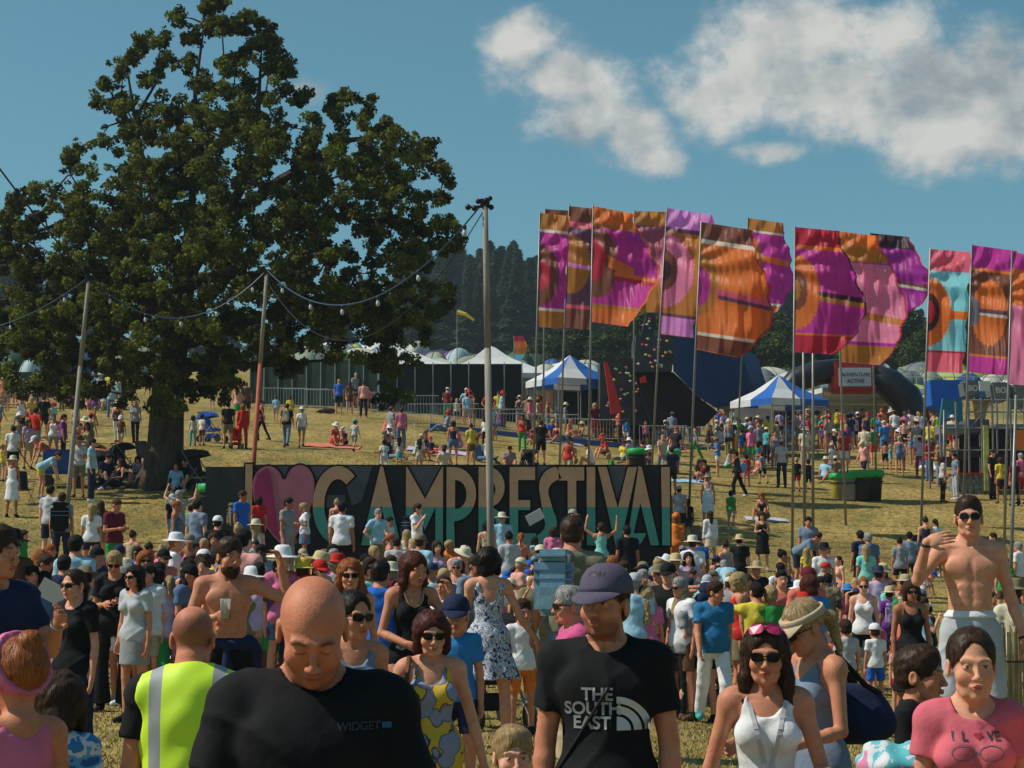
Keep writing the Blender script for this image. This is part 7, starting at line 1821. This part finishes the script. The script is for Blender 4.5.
front(352,592,8.8,'f','stand',24,'tank','slate','shorts','black','tied','dark','person in slate grey vest top and sunglasses at the bald mans shoulder',key='slv',glasses=True,over=dict(head=(4,10)),skin='b',lod=0)
front(573,588,11,'m','stand',-78,'polo','polo','shorts','beige','short','grey','person in bright pink polo shirt and sunglasses in profile facing left',key='pol',glasses=True)
# 22 visor woman
ob,J,pt,W,M=front(815,602,8.0,'f','stand',-66,'tank','slate','shorts','denim','tied','blond','person in slate vest top and beige visor looking down to the left',over=dict(head=(26,0),m=((-.2,-.25,-1),(.1,-.9,-.3)),p=((.2,-.05,-1),(0,-.9,-.2))),key='vis2',hat='visor',hatc='beige',glasses=True)
sd=SD(); sd.el((0,0,0),(.17,.07,.12)); sd.el((0,0,-.04),(.19,.08,.10),k=.05); sd.disp(.01,14,2); b=at(852,712,8.15); e=empty('shoulder_bag',b,label='dark navy shoulder bag hanging behind the blonde visor woman',cat='bag'); link('bag_body',sd_mesh(sd,.013,name='bag'),cloth('navy'),e); a_=W(J['sp'])-Vector(b); MB().tube([(-.12,0,.08),a_*.6+Vector((0,0,.02)),a_+Vector((0,0,.07)),a_*.62+Vector((.10,.02,0)),(.12,0,.08)],.012,6).build('strap',cloth('black'),e,True)
# 23 boy
front(915,648,8.5,'b','stand',62,'tee','black','shorts','grey','short','brown','child person in black t-shirt in profile beside the pink t-shirt girl',key='boy',lod=0)
# 24 steel blue
ob,J,pt,W,M=front(713,582,20.6,'M','walk',8,'tee','steel','trousers','white','short','brown','person in steel blue t-shirt and white trousers with a round belly',over=dict(head=(4,48)),key='stl',shoe='teal',skin='b',fh='m')
# 25 toddler
front(512,728,8.0,'k','stand',10,'tee','cream','shorts','beige','short','blond','small blond toddler person smiling at the bottom centre',key='tod',lod=0,skin='e')
front(522,600,17.2,'b','stand',20,'tee','white','shorts','orange','short','brown','child person in orange shorts between floral dress and rucksack man',key='ors')
front(1066,690,6.0,'f','stand',200,'tank','cream','shorts','black','bun','blond','person in cream vest top cut off by the lower right edge',key='edg',skin='e')
front(456,598,13,'b','stand',0,'tee','azure','shorts','navy','crop','brown','child person in dark cap behind the yellow dress woman',key='cpk',hat='cap',hatc='navy')
front(445,577,19,'m','stand',-30,'tee','white','shorts','khaki','short','brown','person in white t-shirt with diagonal strap left of the floral dress',key='wst')
front(158,563,22,'m','stand',160,'tee','white','shorts','denim','short','dark','person in white shirt and denim shorts beside the flared trousers',key='wsh')
front(136,566,18.5,'f','stand',330,'tee','lightgrey','skirt','grey','long','dark','person in pale grey top and grey skirt with sunglasses beside flared trousers',key='wsk',glasses=True)
# blanket over a pushchair, lower right
pram(892,0,'grey','pushchair under a pastel blanket at the bottom right',.4,.80,6.6)
b=gnd(892,6.6); sd=SD(); sd.el((0,.02,0),(.14,.15,.05)); sd.el((.06,-.03,.03),(.07,.06,.045),k=.04); sd.el((-.06,.0,.02),(.065,.06,.05),k=.04); sd.disp(.012,26,4)
link('blanket',sd_mesh(sd,.014,name='blanket'),P_PASTEL,loc=b+Vector((0,.0,1.03)),label='pastel pink and turquoise blanket bundled on a pushchair',cat='blanket')
# rucksacks on people in the middle of the crowd
def pack_on(match,col,label,s=1):
    for o in bpy.data.objects:
        if o.get('label','').startswith(match):
            kind='m'; J=skel('m','stand'); M=Matrix.Translation(o.location)@Matrix.Rotation(o.rotation_euler.z,4,'Z')@Matrix.Diagonal((*o.scale,1)); backpack(lambda v:M@Vector(v),J,col,label,s*o.scale[0],parent_yaw=math.degrees(o.rotation_euler.z)); return True
    print('NO PACK',match)
pack_on('person in grey t-shirt and navy trousers','black','large black rucksack on the grey shirted man by the left pole',1.25)
pack_on('person in blue t-shirt and navy trousers','khaki','khaki rucksack on the blue shirted person by the red pole')
pack_on('person in white vest top and navy shorts, blond bun, in front of letter C','coral','coral rucksack in front of letter C',.85)
pack_on('person in white t-shirt and navy shorts, short brown hair, in front of letter M','navy','navy rucksack in front of letter M') 
pack_on('person in black t-shirt and slate trousers','cream','cream rucksack on the couple walking uphill',.85)
pack_on('person in white t-shirt and maroon shorts','navy','navy and grey rucksack in the crowd behind the steel blue shirt',1.1)
pack_on('person in blue t-shirt and khaki shorts','azure','bright blue rucksack right of the sign end',1.1)
pack_on('person in lime t-shirt','lime','lime green rucksack in the crowd below the sign end',.8)
pack_on('person in purple t-shirt and purple leggings','lilac','lilac rucksack beside the straw hat in the right crowd',.85)
pack_on('person in pink t-shirt and maroon shorts','pink','pink rucksack under the azure sun hat',.8)
# leaflet and balloon
b=at(52,592,14.5); obj_at(MB().box((0,0,0),(.21,.004,.15)),'leaflet',mat('paper',(.6,.61,.62),.9),b,(.25,.5,.2),False,label='white folded leaflet held up behind the black t-shirt woman',cat='leaflet')
b=at(535,517,44.6); obj_at(MB().box((0,0,0),(.42,.01,.26)),'paper_sheet',mat('paper',(.6,.61,.62),.9),b,(.2,-.5,.2),False,label='large white paper held by the pink haired person at letter E',cat='paper')
b=at(743,468,70.5); e=empty('balloon',b,label='pale blue balloon carried by the walking figure in black',cat='balloon'); MB().lathe([(.005,-.20),(.03,-.18),(.12,-.08),(.16,.04),(.13,.15),(.06,.20),(.003,.21)],(0,0,0),16).build('balloon_skin',mat('balloon_blue',(.15,.35,.62),.25),e,True); MB().tube([(0,0,-.2),(-.1,0,-.5)],.006,4).build('string',CABLK,e)
# sleeping dog on the slope
def dog():
    d=ground_at(331,414,60); b=gnd(330,d); sd=SD(); sd.el((0,0,.14),(.30,.14,.13),k=.04); sd.el((-.22,0,.15),(.14,.13,.12),k=.05); sd.rc((-.30,-.02,.17),(-.46,-.06,.12),.08,.06,k=.05); sd.el((-.52,-.07,.12),(.09,.065,.06),k=.03); sd.rc((-.56,-.07,.10),(-.66,-.08,.07),.04,.028,k=.02)
    for (x,y) in ((-.25,-.12),(.2,-.14)): sd.rc((x,y,.08),(x-.22,y-.12,.04),.045,.03,k=.03)
    for y in (-.11,-.03): sd.rc((-.50,y,.17),(-.50,y-.02,.10),.02,.012,k=.01)
    sd.rc((.28,0,.1),(.5,-.1,.05),.03,.015,k=.02); link('dog',sd_mesh(sd,.016,name='dog'),mat('dog_coat',(.03,.02,.015),.9,.4,12,.5,60),loc=b,label='dark dog lying on the grass before the green fence',cat='dog')
dog()

# strands combed over the hair of everyone close to the camera
def strands(hair,hmat,n,L=.045,w=.0011,seed=0,down=.6):
    me=hair.data; rg_=np.random.default_rng(seed); nv=len(me.vertices); v=np.empty(nv*3,dtype=np.float32); me.vertices.foreach_get('co',v); v=v.reshape(-1,3); nn=np.empty(nv*3,dtype=np.float32); me.vertices.foreach_get('normal',nn); nn=nn.reshape(-1,3)
    bv=BVHTree.FromPolygons([Vector(q) for q in v],[p.vertices for p in me.polygons]); crown=np.array([.015,.035,v[:,2].max()+.01]); idx=rg_.integers(0,nv,n); VV=[];QQ=[];CC_=[];o_=0
    for i in idx:
        p=v[i].astype(float)+rg_.normal(size=3)*.003; nr=nn[i]; l=L*(.5+rg_.random()); off=.0006+.0028*rg_.random()**2; c=.45+1.1*rg_.random(); pts=[]; jit=rg_.normal(size=3)*.25
        for s_ in range(5):
            h=bv.find_nearest(Vector(p)); 
            if h[0] is None: break
            q=np.array(h[0]); nr=np.array(h[1]); pts.append((q+nr*(off+.0008*s_*rg_.random()),nr)); d=(q-crown); d=d/max(1e-6,np.linalg.norm(d)); d=d*(1-down)+np.array([0,.1,-1])*down+jit; d=d-nr*(d@nr); ln=np.linalg.norm(d)
            if ln<1e-5: break
            p=q+d/ln*l/4
        if len(pts)<3: continue
        for j,(q,nr) in enumerate(pts):
            a=pts[min(j+1,len(pts)-1)][0]-pts[max(j-1,0)][0]; sd_=np.cross(a,nr); ln=np.linalg.norm(sd_); sd_=sd_/max(ln,1e-9)*w*(1-.7*j/len(pts))
            VV+= [q-sd_,q+sd_]; CC_+=[(c,c,c)]*2
        for j in range(len(pts)-1): QQ.append((o_+2*j,o_+2*j+1,o_+2*j+3,o_+2*j+2))
        o_+=2*len(pts)
    if not QQ: return
    m=np_mesh('hair_strands',np.array(VV),np.array(QQ),True,np.array(CC_)); return m
_SM={}
for o in list(bpy.data.objects):
    if o.type=='MESH' and o.name.split('.')[0]=='hair' and o.parent and o.parent.location.y<17:
        d=o.parent.location.y; key=o.data.name
        if key not in _SM:
            wid=.0011 if d<9.6 else .0018; _SM[key]=strands(o,None,3600 if d<9.6 else 1500,.05,wid,len(_SM),.5)
        if _SM[key]:
            hc=o.material_slots[0].material.name.replace('hair_','').split('.')[0]
            c=link_slot('hair_strands',_SM[key],mat('strand_'+hc,tuple(min(1,x*1.25) for x in HC.get(hc,(.05,.03,.02))),.5,vcol=True,spec=.3),o)
far_crowd()
print('STRANDS',len(_SM),time.time()-T0)
# ---------------------------------------------------------------- summer air
def haze():
    MBx=MB(); MBx.box((0,740,26.5),(1430,1540,59)); m=bpy.data.materials.new('haze'); m.use_nodes=True; nt=m.node_tree; nt.nodes.remove(nt.nodes['Principled BSDF']); v=nt.nodes.new('ShaderNodeVolumePrincipled'); v.inputs['Color'].default_value=(.75,.85,.95,1); v.inputs['Density'].default_value=.00032; v.inputs['Anisotropy'].default_value=.3
    nt.links.new(v.outputs[0],nt.nodes['Material Output'].inputs['Volume']); o=MBx.build('haze',m,kind='stuff',label='thin pale summer haze filling the air over the whole field',cat='haze')
    S.cycles.volume_bounces=0; S.cycles.volume_step_rate=10
haze()
